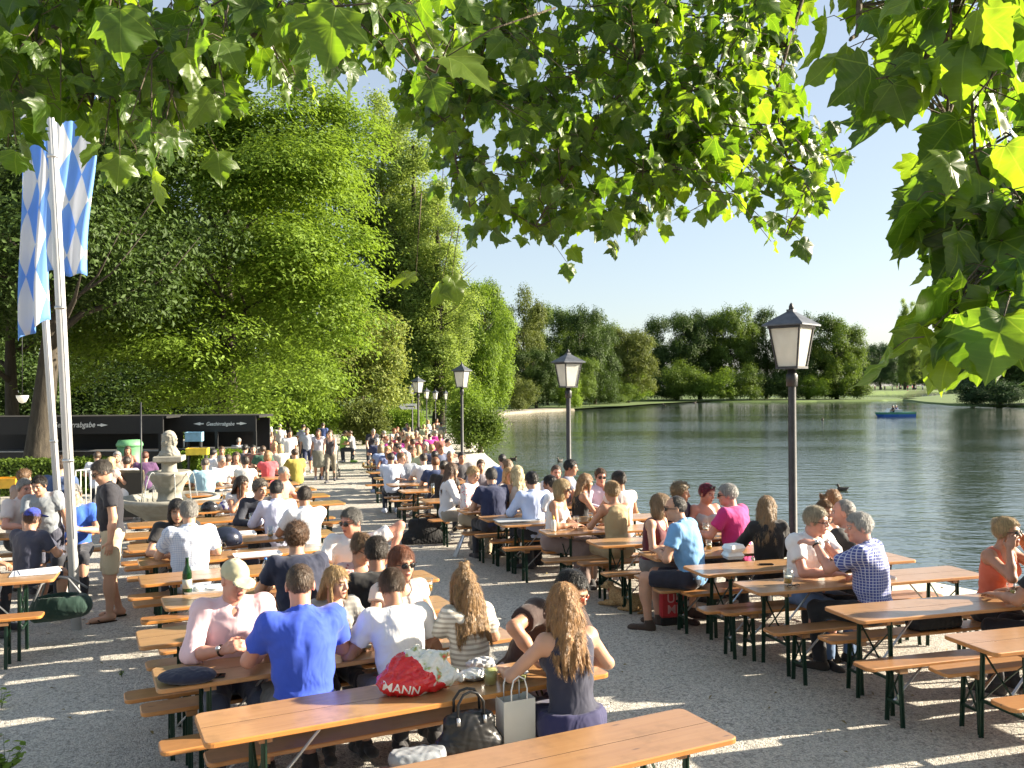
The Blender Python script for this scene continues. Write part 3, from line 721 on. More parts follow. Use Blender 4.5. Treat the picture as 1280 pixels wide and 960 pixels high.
def trestle(parent, w, h, x, sgn, brace_len):
    lg = .028; top = h - .035
    for s in (-1, 1):
        mb = MB(); y0 = s * (w / 2 - .06); y1 = s * (w / 2 - .035)
        mb.bar((x, y0, top), (x, y1, 0), lg, lg * .35); mb.bar((x + .011, y0, top), (x + .011, y1, 0), lg * .35, lg)
        mb.build('leg', GREEN, parent)
    mb = MB(); mb.bar((x, -(w / 2 - .055), h * .36), (x, w / 2 - .055, h * .36), .02, .02)
    mb.bar((x, -(w / 2 - .06), top - .01), (x, w / 2 - .06, top - .01), .03, .03)
    mb.bar((x, -(w / 2 - .06), h * .36 + .012), (x, w / 2 - .075, h * .82), .014, .006); mb.bar((x + .007, w / 2 - .06, h * .36 + .012), (x + .007, -(w / 2 - .075), h * .82), .014, .006)
    mb.build('stretcher', GREEN, parent)
    mb = MB(); mb.bar((x, 0, h * .37), (x - sgn * brace_len, 0, top), .02, .008); mb.build('brace', GALV, parent)
    mb = MB(); mb.box((x - sgn * .01, 0, h - .048), (.07, w * .8, .035)); mb.build('cleat', W_BENCH, parent)
def make_table():
    r = empty('beer_table'); board('tabletop', TL, TW, TH - .03, TH, r, W_TOP, True)
    for sg in (-1, 1): trestle(r, TW, TH, sg * (TL / 2 - .3), sg, .42)
    return r
def make_bench():
    r = empty('beer_bench'); board('seat', BL, BW, BH - .028, BH, r, W_BENCH)
    for sg in (-1, 1): trestle(r, BW + .03, BH, sg * (BL / 2 - .3), sg, .28)
    return r
T0 = make_table(); B0 = make_bench(); freeze(T0); freeze(B0)
_used = {'t': False, 'b': False}
def put(kind, x, y, ang, label, group, z=None):
    if kind == 't': src = T0
    else: src = B0
    o = src if not _used[kind] else copy_tree(src); _used[kind] = True
    o.location = (x, y, gz(y) if z is None else z); o.rotation_euler = (0, 0, ang)
    tag(o, label, 'table' if kind == 't' else 'bench', group); return o
TAB = {}
def table_set(key, FL, u, tl, nl, fl, group_t, group_b):
    """FL: far-left corner of the top (Vector). labels: table, near bench, far bench (None = leave out)"""
    u = Vector((u[0], u[1], 0)).normalized(); v = Vector((-u.y, u.x, 0)); a = math.atan2(u.y, u.x)
    c = Vector((FL[0], FL[1], 0)) + u * TL / 2 - v * TW / 2
    TAB[key] = (Vector((FL[0], FL[1], 0)), u, v)
    if tl: put('t', c.x, c.y, a, tl, group_t)
    off = .02 * math.sin(len(key) * 5 + ord(key[-1]) * 2.3)
    if nl: b = c - v * (TW / 2 + BW / 2 + .005) + u * (-.06 + off * 3); put('b', b.x, b.y, a + off * .5, nl, group_b)
    if fl: b = c + v * (TW / 2 + BW / 2 - .01) + u * (.02 - off * 4); put('b', b.x, b.y, a - off * .4, fl, group_b)
UL = Vector((.896, .443, 0)).normalized(); VL = Vector((-UL.y, UL.x, 0))
OL = P(230, 894, TH)
GT = 'beer tables of the dense block'; GB = 'benches of the dense block'
LROWS = [
 ('L1', .08, -1.16, 'empty orange wood beer table cut off by the bottom edge of the photo', None, None),
 ('L2', .05, 0, 'long beer table carrying the red plastic bag and the drink cup', 'bench under the black handbag and the paper bag', 'bench behind the table with the red plastic bag'),
 ('L3', -.1, .98, 'beer table where the man in the khaki cap rests his hands', 'bench with the man in the royal blue polo', 'bench with the man in the khaki cap and pink shirt'),
 ('L4', -.14, 1.98, 'bare beer table just behind the man in the khaki cap', 'bench in front of the bare table behind the khaki cap', 'bench with the woman in pink floral top'),
 ('L5', .12, 3.05, 'beer table with the green wine bottle on it', 'bench with the curly-haired man in navy', 'bench in front of the tray-less table behind the green bottle'),
 ('L6', 0, 4.1, 'beer table with the white tray behind the green bottle', 'narrow empty bench between the green bottle and the white tray', 'empty bench behind the white tray'),
 ('L7', .05, 5.15, 'beer table in front of the grey-haired man in checked shirt', 'bench with the grey-haired man in checked shirt', 'bench facing the man in checked shirt'),
 ('L8', 0, 6.25, 'beer table with the dark motorcycle helmet', 'bench with the man in the white shirt seen from behind', 'empty bench behind the dark motorcycle helmet'),
 ('L9', .0, 7.35, 'beer table behind the dark motorcycle helmet', 'bench with the man in lavender shirt', 'bench in front of the table with bicycle helmets'),
 ('L10', .1, 8.45, 'beer table with the three bicycle helmets beside the fountain', 'bench below the bicycle helmets', 'bench with the woman in white beside the fountain'),
 ('L11', 1.1, 9.8, 'beer table with plates in front of the man in pale blue', 'bench with the man in pale blue', 'bench facing the man in pale blue'),
 ('L12', 1.2, 11.2, 'beer table behind the man in pale blue', 'bench with the two men in white at the fountain', 'bench in the crowd behind the fountain'),
 ('L13', 1.3, 12.6, 'beer table in the crowd in front of the woman in coral', 'bench with the woman in coral', 'bench facing the woman in coral'),
 ('L14', 1.3, 14.1, 'beer table in the crowd near the clipped hedge', 'bench in the crowd near the clipped hedge', None),
 ('L15', 1.3, 15.8, 'beer table by the walking people, last of the dense block', 'bench by the walking people, last of the dense block', None),
]
for k, du, dv, a, b, c in LROWS:
    q = OL + UL * du + VL * dv; table_set(k, q, UL, a, b, c, GT, GB)
UR = Vector((.961, .274, 0)).normalized()
GTR = 'beer tables along the lake'; GBR = 'benches along the lake'
RROWS = [
 ('R1', 1177, 793, 'empty beer table at the lower right corner with two benches pushed close', 'front one of the two close benches by the corner table', 'back one of the two close benches by the corner table'),
 ('R2', 1028, 758, 'beer table where the woman in orange props her elbows', 'bench hidden under the table of the woman in orange', 'bench with the woman in orange'),
 ('R3', 914, 727, 'beer table with two beer glasses between the two grey-haired men', 'bench with the man in checked blue shirt by the lake', 'bench with the man in white polo'),
 ('R4', 852, 707, 'bare beer table behind the man in white polo', 'bench in front of the bare table next to the man in sky blue', 'bench with the girl with topknot'),
 ('R5', 797, 689, 'beer table with the white takeaway boxes', 'bench with the man in sky blue shirt', 'bench with the woman in dark red top'),
 ('R6', 731, 674, 'empty beer table with pale top next to the woman in dark red', 'empty bench in front of the pale table next to the woman in beige', 'bench behind the pale table next to the woman in beige'),
 ('R7', 672, 661, 'beer table with the mustard bottle and the dark drink', 'bench with the woman in beige top', 'bench with the blonde woman in white top'),
 ('R8', 617, 650, 'beer table covered by the grey tray', 'empty bench in front of the grey tray', 'empty bench behind the grey tray'),
 ('R9', 597, 644, 'bare beer table behind the grey tray', None, 'bench with the man in pale blue shirt by the lake'),
 ('R10', 570, 635, 'beer table of the man in navy polo by the lake', 'bench with the woman in white and pink floral blouse', 'bench facing the man in navy polo'),
 ('R11', 525, 622, 'beer table with a single tall beer glass', 'bench beside the black rucksack', 'bench facing the tall beer glass'),
 ('R12', 497, 610, 'beer table of the man in white shirt at the path', 'bench with the man in white shirt at the path', 'bench behind the man in white shirt at the path'),
 ('R13', 482, 602, 'beer table with beer glasses behind the man in white shirt', 'bench in front of the beer glasses at the path', 'bench behind the beer glasses at the path'),
 ('R14', 466, 594, 'beer table with yellow beers at the edge of the path', 'bench with the man in blue vest', None),
 ('R15', 457, 586, 'beer table in the far row by the bending man', 'bench by the bending man', None),
 ('R16', 452, 579, 'farthest beer table one can see along the lake path', None, None),
]
for k, px, py, a, b, c in RROWS:
    q = P(px, py, TH); q = P(px, py, TH + gz(q.y)); uu = UR if int(k[1:]) < 9 else (UR * .8 + UL * .5)
    table_set(k, q, uu, a, b, c, GTR, GBR)
# block left of the flagpoles (right ends in view)
for k, px, py, a, b, c in [('Q1', 76, 712, 'beer table with the newspaper beside the front flagpole', 'bench with the boy in the blue cap', None),
                          ('Q2', 122, 655, 'beer table ending between the two flagpoles and the man in navy', 'bench ending beside the front flagpole', 'bench behind the table between the flagpoles'),
                          ('Q3', 118, 636, 'beer table of the man in bright blue shirt', None, None)]:
    q = P(px, py, TH); uq = Vector((.94, .34, 0)).normalized(); q = q - uq * TL
    table_set(k, q, uq, a, b, c, 'beer tables beside the flagpoles', 'benches beside the flagpoles')

# ------------------------------------------------------------------ street lamps along the shore
IRON = plain('dark_painted_iron', (.045, .046, .048), .5, .4, .25, 12)
ROOFM = plain('slate_grey_lamp_roof', (.10, .11, .125), .5, .5, .3, 9)
def frosted():
    t = NT('frosted_lamp_glass'); n = t.noise(t.coord(), 9, 3)
    b = t.bsdf(t.ramp(n, [(.3, (.70, .70, .66, 1)), (.7, (.82, .82, .78, 1))]), .3, **{'Transmission_Weight': .0, 'Subsurface_Weight': .0})
    tr = t.n('ShaderNodeBsdfTranslucent', {'Color': (.9, .9, .86, 1)}); mx = t.n('ShaderNodeMixShader', {0: .5}); t.l(b, 0, mx, 1); t.l(tr, 0, mx, 2)
    return t.done(mx)
FROST = frosted()
def make_lamp():
    r = empty('street_lamp'); h = 3.6; q = .7071
    mb = MB(); mb.lathe([(.095, 0), (.095, .25), (.07, .3), (.055, .32), (.05, h - 1.0), (.045, h - .95)], n=14); mb.build('post', IRON, r)
    mb = MB(); mb.lathe([(.07, h - 1.0), (.075, h - .86), (.06, h - .84), (.05, h - .78)], n=14); mb.build('collar', IRON, r)
    zb, zt = h - .75, h - .26; ab, at_ = .135, .20
    fr = MB()
    for sx, sy in ((1, 1), (1, -1), (-1, -1), (-1, 1)): fr.bar((sx * ab, sy * ab, zb), (sx * at_, sy * at_, zt), .022, .022)
    fr.box((0, 0, zb - .012), (2 * ab + .03, 2 * ab + .03, .03)); fr.box((0, 0, zt + .01), (2 * at_ + .04, 2 * at_ + .04, .03)); fr.box((0, 0, h - .77), (.12, .12, .03))
    fr.build('lantern_frame', IRON, r)
    for k in range(4):
        M = Matrix.Rotation(k * math.pi / 2, 3, 'Z'); g = MB(); e = .006
        g.add([M @ Vector((ab - e, -ab + .012, zb + .004)), M @ Vector((ab - e, ab - .012, zb + .004)), M @ Vector((at_ - e, at_ - .012, zt - .006)), M @ Vector((at_ - e, -at_ + .012, zt - .006)),
               M @ Vector((ab - .012, -ab + .012, zb + .004)), M @ Vector((ab - .012, ab - .012, zb + .004)), M @ Vector((at_ - .012, at_ - .012, zt - .006)), M @ Vector((at_ - .012, -at_ + .012, zt - .006))],
              [(0, 1, 2, 3), (7, 6, 5, 4), (0, 4, 5, 1), (1, 5, 6, 2), (2, 6, 7, 3), (3, 7, 4, 0)])
        g.build('glass_pane', FROST, r)
    rf = MB(); e = .27; z0 = zt + .026
    pr = [(-e, z0), (e, z0)]
    rings = [(e, z0), (e, z0 + .018), (.045, h - .05), (.045, h - .02)]
    vs = []; fs = []
    for a, z in rings: vs += [(a, a, z), (-a, a, z), (-a, -a, z), (a, -a, z)]
    for i in range(3):
        for j in range(4): fs.append((i * 4 + j, i * 4 + (j + 1) % 4, i * 4 + 4 + (j + 1) % 4, i * 4 + 4 + j))
    fs += [(3, 2, 1, 0), (12, 13, 14, 15)]; rf.add(vs, fs); rf.build('roof', ROOFM, r)
    fi = MB(); fi.lathe([(.032, h - .025), (.03, h + .02), (.018, h + .05), (1e-6, h + .07)], n=10); fi.build('finial', IRON, r)
    return r
LAMP0 = make_lamp(); freeze(LAMP0)
for i, (px, d, ty, lb) in enumerate([(989, 11.2, 378, 'nearest and tallest street lamp, its big lantern dark against the island trees'), (710, 18.8, 436, 'street lamp behind the man in pale blue shirt, second tallest'), (577, 31, 452, 'street lamp by the bushes at the water, third tallest'),
        (522.5, 44, 469, 'street lamp in the middle of the far cluster, largest of the cluster'), (515, 62, 479, 'far street lamp carrying the white direction sign'), (533, 57, 484, 'far street lamp just lakeward of the largest in the cluster'), (544, 60, 486, 'small far street lamp in the middle of the three smallest'), (557, 63, 487, 'smallest farthest street lamp beside the bright bush')]):
    o = LAMP0 if i == 0 else copy_tree(LAMP0); b = PD(px, ty, d); zb = gz(d) - (.0 if i else .0)
    o.location = (b.x, d, zb); hh = (b.z - zb) / 3.67; o.scale = ((1,) * 5 + (.68, .66, .56))[i], ((1,) * 5 + (.68, .66, .56))[i], hh; o.rotation_euler = (0, 0, R((47, 30, 62, 50, 20, 40, 66, 33)[i])); tag(o, lb, 'street lamp', 'street lamps along the shore')

# ------------------------------------------------------------------ flagpoles and flags
WHITE_P = plain('white_painted_pole', (.58, .59, .60), .35, 0, .08, 3)
def flag_mat():
    t = NT('white_blue_lozenge_cloth'); uv = t.n('ShaderNodeUVMap', uv_map='UV'); s = t.n('ShaderNodeSeparateXYZ'); t.l(uv, 0, s, 0)
    a = t.math('MULTIPLY', (s, 0), 2.1); b = t.math('MULTIPLY', (s, 1), 3.4)
    p = t.math('FLOOR', t.math('ADD', a, b)); q = t.math('FLOOR', t.math('SUBTRACT', a, b))
    m = t.math('MODULO', t.math('ADD', t.math('ADD', p, q), 100.0), 2.0)
    # white margin at the foot and head of the cloth
    c = t.mix(m, (.78, .80, .84, 1), (.20, .43, .88, 1))
    bs = t.bsdf(c, .7); tr = t.n('ShaderNodeBsdfTranslucent', {'Color': c}); mx = t.n('ShaderNodeMixShader', {0: .35}); t.l(bs, 0, mx, 1); t.l(tr, 0, mx, 2)
    return t.done(mx)
FLAGM = flag_mat()
def flag(name, top, w, L, dirv, seed, parent_label, skew=0.0):
    """limp hanging cloth with vertical folds"""
    nx, nz = 22, 40; V = []; UV = []; rr = random.Random(seed); ph = rr.uniform(0, 6)
    d = Vector(dirv).normalized(); nrm = Vector((-d.y, d.x, 0))
    for j in range(nz + 1):
        g = j / nz
        for i in range(nx + 1):
            f = i / nx; fold = math.sin(f * 10 + ph + g * 1.2) * .05 * (.4 + .8 * g) + math.sin(f * 23 + g * 3) * .012
            x = f * w * (.95 - .12 * g + .06 * math.sin(3 * g + ph)) + .02 * math.sin(6 * g)
            z = -g * L * (1 - .05 * f) - skew * f * (.2 + g) + .02 * math.sin(f * 9)
            p = Vector(top) + d * x + nrm * fold + Vector((0, 0, z)); V.append(tuple(p)); UV.append((f, g))
    F = [(j * (nx + 1) + i, j * (nx + 1) + i + 1, (j + 1) * (nx + 1) + i + 1, (j + 1) * (nx + 1) + i) for j in range(nz) for i in range(nx)]
    me = np_mesh(name, np.array(V), np.array(F), 4, True); ul = me.uv_layers.new(name='UV')
    ul.data.foreach_set('uv', np.array(UV)[np.array(F).ravel()].astype(np.float32).ravel())
    o = link(name, me, None, [FLAGM]); sm = o.modifiers.new('thick', 'SOLIDIFY'); sm.thickness = .004
    return tag(o, parent_label, 'flag', 'lozenge flags on the poles')
def flagpole(bx, by, top_px, d_top, rad, label):
    b = P(bx, by); b.z = gz(b.y); t = PD(*top_px, d_top)
    r = empty('flagpole', b, 0, label, 'flagpole', 'white flagpoles'); dv = t - b
    mb = MB(); mb.tube([Vector((0, 0, -.05)), dv * .5, dv], [rad, rad * .92, rad * .7], 16); mb.build('pole', WHITE_P, r)
    for f in (.22, .42, .62):
        mb = MB(); p = dv * f; mb.tube([p - Vector((0, 0, .015)), p + Vector((0, 0, .015))], rad * 1.12, 16); mb.build('clamp_band', GALV, r)
    mb = MB(); mb.tube([dv * .12 + Vector((rad + .015, -.03, 0)), dv * .55 + Vector((rad + .02, -.03, 0)), dv * .98 + Vector((rad + .01, -.03, 0))], .004, 5); mb.build('halyard', plain('white_cord', (.7, .7, .7), .8), r)
    return b, t
b1, t1 = flagpole(96, 786, (48, -160), 9.6, .052, 'front white flagpole, its foot standing bare on the gravel')
b2, t2 = flagpole(81, 742, (20, -120), 11.4, .044, 'rear white flagpole, its foot behind the boy in grey')
p = PD(66, 118, 9.75); flag('flag', p + Vector((-.02, -.09, .0)), .52, 1.98, (1, .25, 0), 3, 'wider white and blue lozenge flag on the front flagpole', .12)
p = PD(31, 150, 10.9); flag('flag', p + Vector((0, -.1, .0)), .43, 2.75, (1, -.1, 0), 9, 'longer white and blue lozenge flag hanging on the rear flagpole', -.1)

# ------------------------------------------------------------------ fountain
def fountain():
    d = 16.2; b = PD(212, 600, d); z0 = gz(d); r = empty('stone_fountain', (b.x, d, z0), 0, 'round stone fountain with a bust on top and water spilling into its wide bowl', 'fountain')
    mb = MB(); mb.lathe([(.42, 0), (.42, .1), (.30, .14), (.24, .2), (.30, .28), (.52, .42), (.74, .56), (.83, .66), (.87, .68), (.89, .72), (.87, .76), (.80, .76), (.74, .70), (.5, .58), (.2, .52), (1e-6, .52)], n=48); bw = mb.build('basin', STONE, r)
    mb = MB(); mb.lathe([(1e-6, .67), (.70, .67), (.70, .665)], n=40); mb.build('basin_water', plain('fountain_water', (.06, .08, .06), .05), r)
    mb = MB(); mb.lathe([(.22, .52), (.23, .70), (.21, .72), (.20, .84), (.23, .86), (.24, .92), (.27, .98), (.33, 1.06), (.36, 1.14), (.38, 1.16), (.385, 1.2), (.37, 1.225), (.32, 1.225), (.2, 1.2), (1e-6, 1.2)], n=36); mb.build('upper_bowl', STONE, r)
    mb = MB(); mb.lathe([(.15, 1.19), (.14, 1.24), (.125, 1.27), (.125, 1.36), (.15, 1.4), (1e-6, 1.4)], n=24); mb.box((0, 0, 1.455), (.5, .5, .10), 0, Matrix.Rotation(R(12), 3, 'Z'), .012); mb.box((0, 0, 1.395), (.36, .36, .02), 0, Matrix.Rotation(R(12), 3, 'Z')); mb.build('plinth', STONE, r)
    bo = link('bust', sdf_bust(), r, [STONE]); bo.location = (0, 0, 1.505); bo.scale = (.88, .88, .9)
    jm = NT('falling_water'); jb = jm.bsdf((.85, .9, .92, 1), .08, **{'Transmission_Weight': .75, 'IOR': 1.2}); JET = jm.done(jb)
    for k, a in enumerate((-2.6, -1.9, -1.0, -.35, .5, 1.6, 2.6)):
        mb = MB(); ca, sa = math.cos(a), math.sin(a); p = []
        for i in range(9):
            t = i / 8; rr_ = .385 + (.10 + .2 * (k == 1)) * t; p.append(Vector((ca * rr_, sa * rr_, 1.2 + (.09 * (k == 1)) * 4 * t * (1 - t) - .53 * t * t)))
        mb.tube(p, [.008 + .006 * math.sin(i * 2.1) ** 2 for i in range(9)], 6); mb.build('water_jet', JET, r)
    return r
# needs the sdf mesher: called after it is defined (see below)
# ------------------------------------------------------------------ implicit-surface mesher (surface nets on a rectilinear grid)
def axis(lo, hi, h, fine):
    out = [lo]; x = lo
    while x < hi:
        st = h
        for a, b, hf in fine:
            if a - h < x < b: st = min(st, hf)
        x += st; out.append(x)
    return np.array(out, dtype=np.float32)
class Field:
    def __init__(s, lo, hi, h, fine=()):
        s.ax = [axis(lo[i], hi[i], h, [(f[0][i], f[1][i], f[2]) for f in fine]) for i in range(3)]
        s.F = np.full([len(a) for a in s.ax], .3, dtype=np.float32); s.h = h
    def sub(s, lo, hi):
        sl = []
        for i in range(3):
            a = int(np.searchsorted(s.ax[i], lo[i])); b = int(np.searchsorted(s.ax[i], hi[i]))
            a = max(0, a - 1); b = min(len(s.ax[i]), b + 1)
            if b - a < 1: return None
            sl.append(slice(a, b))
        X = s.ax[0][sl[0]][:, None, None]; Y = s.ax[1][sl[1]][None, :, None]; Z = s.ax[2][sl[2]][None, None, :]
        return tuple(sl), X, Y, Z
    def put(s, lo, hi, fn, k=.02, op='u'):
        m = k + 2.2 * s.h
        g = s.sub([a - m for a in lo], [a + m for a in hi])
        if g is None: return
        sl, X, Y, Z = g; d = fn(X, Y, Z); a = s.F[sl]
        if op == 'u':
            if k > 0:
                hh = np.maximum(k - np.abs(a - d), 0) / k; s.F[sl] = np.minimum(a, d) - hh * hh * k * .25
            else: s.F[sl] = np.minimum(a, d)
        else:  # smooth subtract
            d = -d; hh = np.maximum(k - np.abs(a - d), 0) / max(k, 1e-6); s.F[sl] = np.maximum(a, d) + hh * hh * k * .25
    def cap(s, a, b, ra, rb, k=.02, clip=None, op='u', squash=None):
        a = np.array(a, dtype=np.float32); b = np.array(b, dtype=np.float32); ba = b - a; L2 = float(ba @ ba) + 1e-9; r = max(ra, rb)
        def fn(X, Y, Z):
            px, py, pz = X - a[0], Y - a[1], Z - a[2]
            t = np.clip((px * ba[0] + py * ba[1] + pz * ba[2]) / L2, 0, 1)
            d = np.sqrt((px - ba[0] * t) ** 2 + (py - ba[1] * t) ** 2 + (pz - ba[2] * t) ** 2) - (ra + (rb - ra) * t)
            if clip is not None:
                L = math.sqrt(L2); u = ba / L; d = np.maximum(d, px * u[0] + py * u[1] + pz * u[2] - clip * L)
            return d
        s.put(np.minimum(a, b) - r, np.maximum(a, b) + r, fn, k, op)
    def ell(s, c, r, M=None, k=.03, op='u', clip=None):
        c = np.array(c, dtype=np.float32); r = np.array(r, dtype=np.float32); M = np.eye(3) if M is None else np.array(M); R_ = float(r.max())
        def fn(X, Y, Z):
            px, py, pz = X - c[0], Y - c[1], Z - c[2]
            q = [(px * M[0, i] + py * M[1, i] + pz * M[2, i]) for i in range(3)]
            k0 = np.sqrt(sum((q[i] / r[i]) ** 2 for i in range(3))); k1 = np.sqrt(sum((q[i] / r[i] ** 2) ** 2 for i in range(3))) + 1e-6
            return k0 * (k0 - 1) / k1
        s.put(c - R_, c + R_, fn, k, op)
    def plane(s, p, n):
        """keep the side where (x-p).n < 0"""
        n = np.array(n, dtype=np.float32); n = n / np.linalg.norm(n); X = s.ax[0][:, None, None]; Y = s.ax[1][None, :, None]; Z = s.ax[2][None, None, :]
        s.F = np.maximum(s.F, (X - p[0]) * n[0] + (Y - p[1]) * n[1] + (Z - p[2]) * n[2])
    def wrinkle(s, amp, seed, sc=1.0):
        r = np.random.default_rng(seed); X = s.ax[0][:, None, None] * sc; Y = s.ax[1][None, :, None] * sc; Z = s.ax[2][None, None, :] * sc; p = r.uniform(0, 6, 6)
        n = np.sin(26 * X + 8 * np.sin(11 * Z + p[0]) + p[1]) * np.sin(19 * Z + 5 * np.sin(13 * Y + p[2]) + p[3]) + .6 * np.sin(37 * Y + 14 * Z + 4 * np.sin(17 * X + p[4]) + p[5])
        s.F = s.F + (amp * n).astype(np.float32)
    def mesh(s):
        F = s.F.copy()
        for ax_ in range(3):
            sl = [slice(None)] * 3
            for e in (0, -1): sl[ax_] = e; F[tuple(sl)] = np.maximum(F[tuple(sl)], .01)
        S = F < 0
        c = np.zeros([n - 1 for n in F.shape], dtype=np.uint8)
        for i in (0, 1):
            for j in (0, 1):
                for k in (0, 1): c += S[i:S.shape[0] - 1 + i, j:S.shape[1] - 1 + j, k:S.shape[2] - 1 + k]
        act = (c > 0) & (c < 8); I = np.argwhere(act); ids = np.full(c.shape, -1, dtype=np.int32); ids[act] = np.arange(len(I))
        cor = np.array([(i, j, k) for i in (0, 1) for j in (0, 1) for k in (0, 1)])
        V8 = np.stack([F[I[:, 0] + o[0], I[:, 1] + o[1], I[:, 2] + o[2]] for o in cor], 1)
        acc = np.zeros((len(I), 3), dtype=np.float32); cnt = np.zeros(len(I), dtype=np.float32)
        for a in range(8):
            for b in range(a + 1, 8):
                if np.abs(cor[a] - cor[b]).sum() != 1: continue
                va, vb = V8[:, a], V8[:, b]; m = (va < 0) != (vb < 0)
                t = np.where(m, va / np.where(m, va - vb, 1), 0)[:, None]
                acc += np.where(m[:, None], cor[a] + (cor[b] - cor[a]) * t, 0); cnt += m
        p = acc / np.maximum(cnt, 1)[:, None]; V = np.empty_like(p)
        for i in range(3):
            A = s.ax[i]; V[:, i] = A[I[:, i]] + (A[I[:, i] + 1] - A[I[:, i]]) * p[:, i]
        Q = []
        nx, ny, nz = F.shape
        a = S[:-1, 1:-1, 1:-1]; b = S[1:, 1:-1, 1:-1]; E = np.argwhere(a != b)
        if len(E):
            i, j, k = E[:, 0], E[:, 1] + 1, E[:, 2] + 1; fl = S[i, j, k]
            q = np.stack([ids[i, j - 1, k - 1], ids[i, j, k - 1], ids[i, j, k], ids[i, j - 1, k]], 1); q[~fl] = q[~fl][:, ::-1]; Q.append(q)
        a = S[1:-1, :-1, 1:-1]; b = S[1:-1, 1:, 1:-1]; E = np.argwhere(a != b)
        if len(E):
            i, j, k = E[:, 0] + 1, E[:, 1], E[:, 2] + 1; fl = S[i, j, k]
            q = np.stack([ids[i - 1, j, k - 1], ids[i - 1, j, k], ids[i, j, k], ids[i, j, k - 1]], 1); q[~fl] = q[~fl][:, ::-1]; Q.append(q)
        a = S[1:-1, 1:-1, :-1]; b = S[1:-1, 1:-1, 1:]; E = np.argwhere(a != b)
        if len(E):
            i, j, k = E[:, 0] + 1, E[:, 1] + 1, E[:, 2]; fl = S[i, j, k]
            q = np.stack([ids[i - 1, j - 1, k], ids[i, j - 1, k], ids[i, j, k], ids[i - 1, j, k]], 1); q[~fl] = q[~fl][:, ::-1]; Q.append(q)
        Q = np.concatenate(Q) if Q else np.zeros((0, 4), dtype=np.int32)
        return V, Q
def field_mesh(name, f):
    V, Q = f.mesh(); return np_mesh(name, V, Q, 4, True), V

def sdf_bust():
    f = Field((-.3, -.25, -.02), (.3, .25, .56), .012)
    f.ell((0, 0, .02), (.22, .16, .14), k=.03); f.ell((0, 0, .12), (.15, .12, .12), k=.05); f.cap((0, 0, .15), (.02, 0, .28), .09, .085, k=.04)
    f.ell((.03, 0, .36), (.115, .10, .135), k=.03); f.ell((-.02, 0, .40), (.125, .12, .12), k=.03); f.ell((-.05, 0, .27), (.11, .12, .14), k=.03)
    f.cap((.13, 0, .37), (.155, 0, .345), .018, .024, k=.02); f.ell((.10, 0, .27), (.06, .06, .08), k=.03); f.ell((.115, 0, .40), (.03, .07, .018), k=.015)
    f.plane((0, 0, 0), (0, 0, -1)); f.wrinkle(.006, 4, 1.4)
    me, V = field_mesh('bust', f); return me

# ------------------------------------------------------------------ materials for people
def skin_mat(name, col):
    t = NT(name); a = t.n('ShaderNodeAttribute', attribute_name='fc'); n = t.noise(t.coord(), 9, 3)
    c = t.ramp(n, [(.3, c4([x * .9 for x in col])), (.7, c4((min(1, col[0] * 1.08), col[1] * 1.02, col[2])))])
    c = t.mix((a, 'Alpha'), c, (a, 'Color'))
    return t.done(t.bsdf(c, .48, Subsurface_Weight=.12, Subsurface_Radius=(.02, .008, .004), Subsurface_Scale=.5))
SKIN = [skin_mat('fair_skin', (.60, .37, .27)), skin_mat('light_skin', (.52, .30, .20)), skin_mat('tanned_skin', (.42, .22, .135)), skin_mat('ruddy_skin', (.58, .29, .21))]
_CL = {}
def cloth(col, pat=None, col2=(.8, .8, .8)):
    key = (col, pat, col2)
    if key in _CL: return _CL[key]
    t = NT('cloth'); co = t.coord(); n = t.noise(co, 6, 4, .6)
    base = c4(col); src = None
    if pat:
        s = t.n('ShaderNodeSeparateXYZ'); t.l(co[0], 'Object', s, 0)
        def saw(ch, sc, w):
            return t.math('LESS_THAN', t.math('FRACT', t.math('MULTIPLY', ch, sc)), w)
        an_ = t.n('ShaderNodeMath', {0: (s, 0), 1: t.math('ADD', (s, 1), .0)}, operation='ARCTAN2'); hor = t.math('MULTIPLY', (an_, 0), .16)
        if pat == 'stripe': m = saw((s, 2), 27.0, .45)
        elif pat == 'check': m = t.math('MULTIPLY', t.math('ADD', saw(hor, 55.0, .3), saw((s, 2), 55.0, .3)), .5)
        elif pat == 'plaid': m = t.math('MAXIMUM', saw(hor, 42.0, .22), saw((s, 2), 42.0, .22))
        elif pat == 'floral':
            v = t.n('ShaderNodeTexVoronoi', {'Scale': 26.0}); t.l(co[0], 'Object', v, 'Vector'); m = t.math('LESS_THAN', (v, 'Distance'), .3)
        src = t.mix(m, c4(col), c4(col2))
    c = t.mix(t.math('MULTIPLY', n, .3), src if src else base, c4([x * .72 for x in col]))
    wv = t.noise(co, 220, 2); fold = t.noise(t.mapping(co, (1.5, 1.5, .9)), 6, 2, .5, .6)
    b = t.bump(fold, .6, .035, t.bump(wv, .15, .002))
    m_ = t.done(t.bsdf(c, .82, b, **{'Sheen_Weight': .15})); _CL[key] = m_; return m_
_HM = {}
def hair_mat(col):
    if col in _HM: return _HM[col]
    t = NT('hair'); co = t.coord(); n = t.noise(t.mapping(co, (60, 60, 7)), 1.6, 5, .6, .6)
    c = t.ramp(n, [(.3, c4([x * .45 for x in col])), (.7, c4([min(1, x * 1.5) for x in col]))])
    m = t.done(t.bsdf(c, .42, t.bump(n, .9, .012))); _HM[col] = m; return m
BLACK_H, DARK_H, BROWN_H, LBROWN_H, BLOND_H, FAIR_H, GREY_H, WHITE_H, RED_H, AUBURN_H = (.012, .010, .009), (.03, .02, .013), (.07, .042, .024), (.15, .09, .045), (.34, .22, .09), (.46, .34, .17), (.26, .25, .23), (.5, .48, .45), (.16, .03, .02), (.17, .055, .02)
def V3(a): return np.array(a, dtype=np.float64)
def nrm_(a): a = V3(a); return a / (np.linalg.norm(a) + 1e-9)
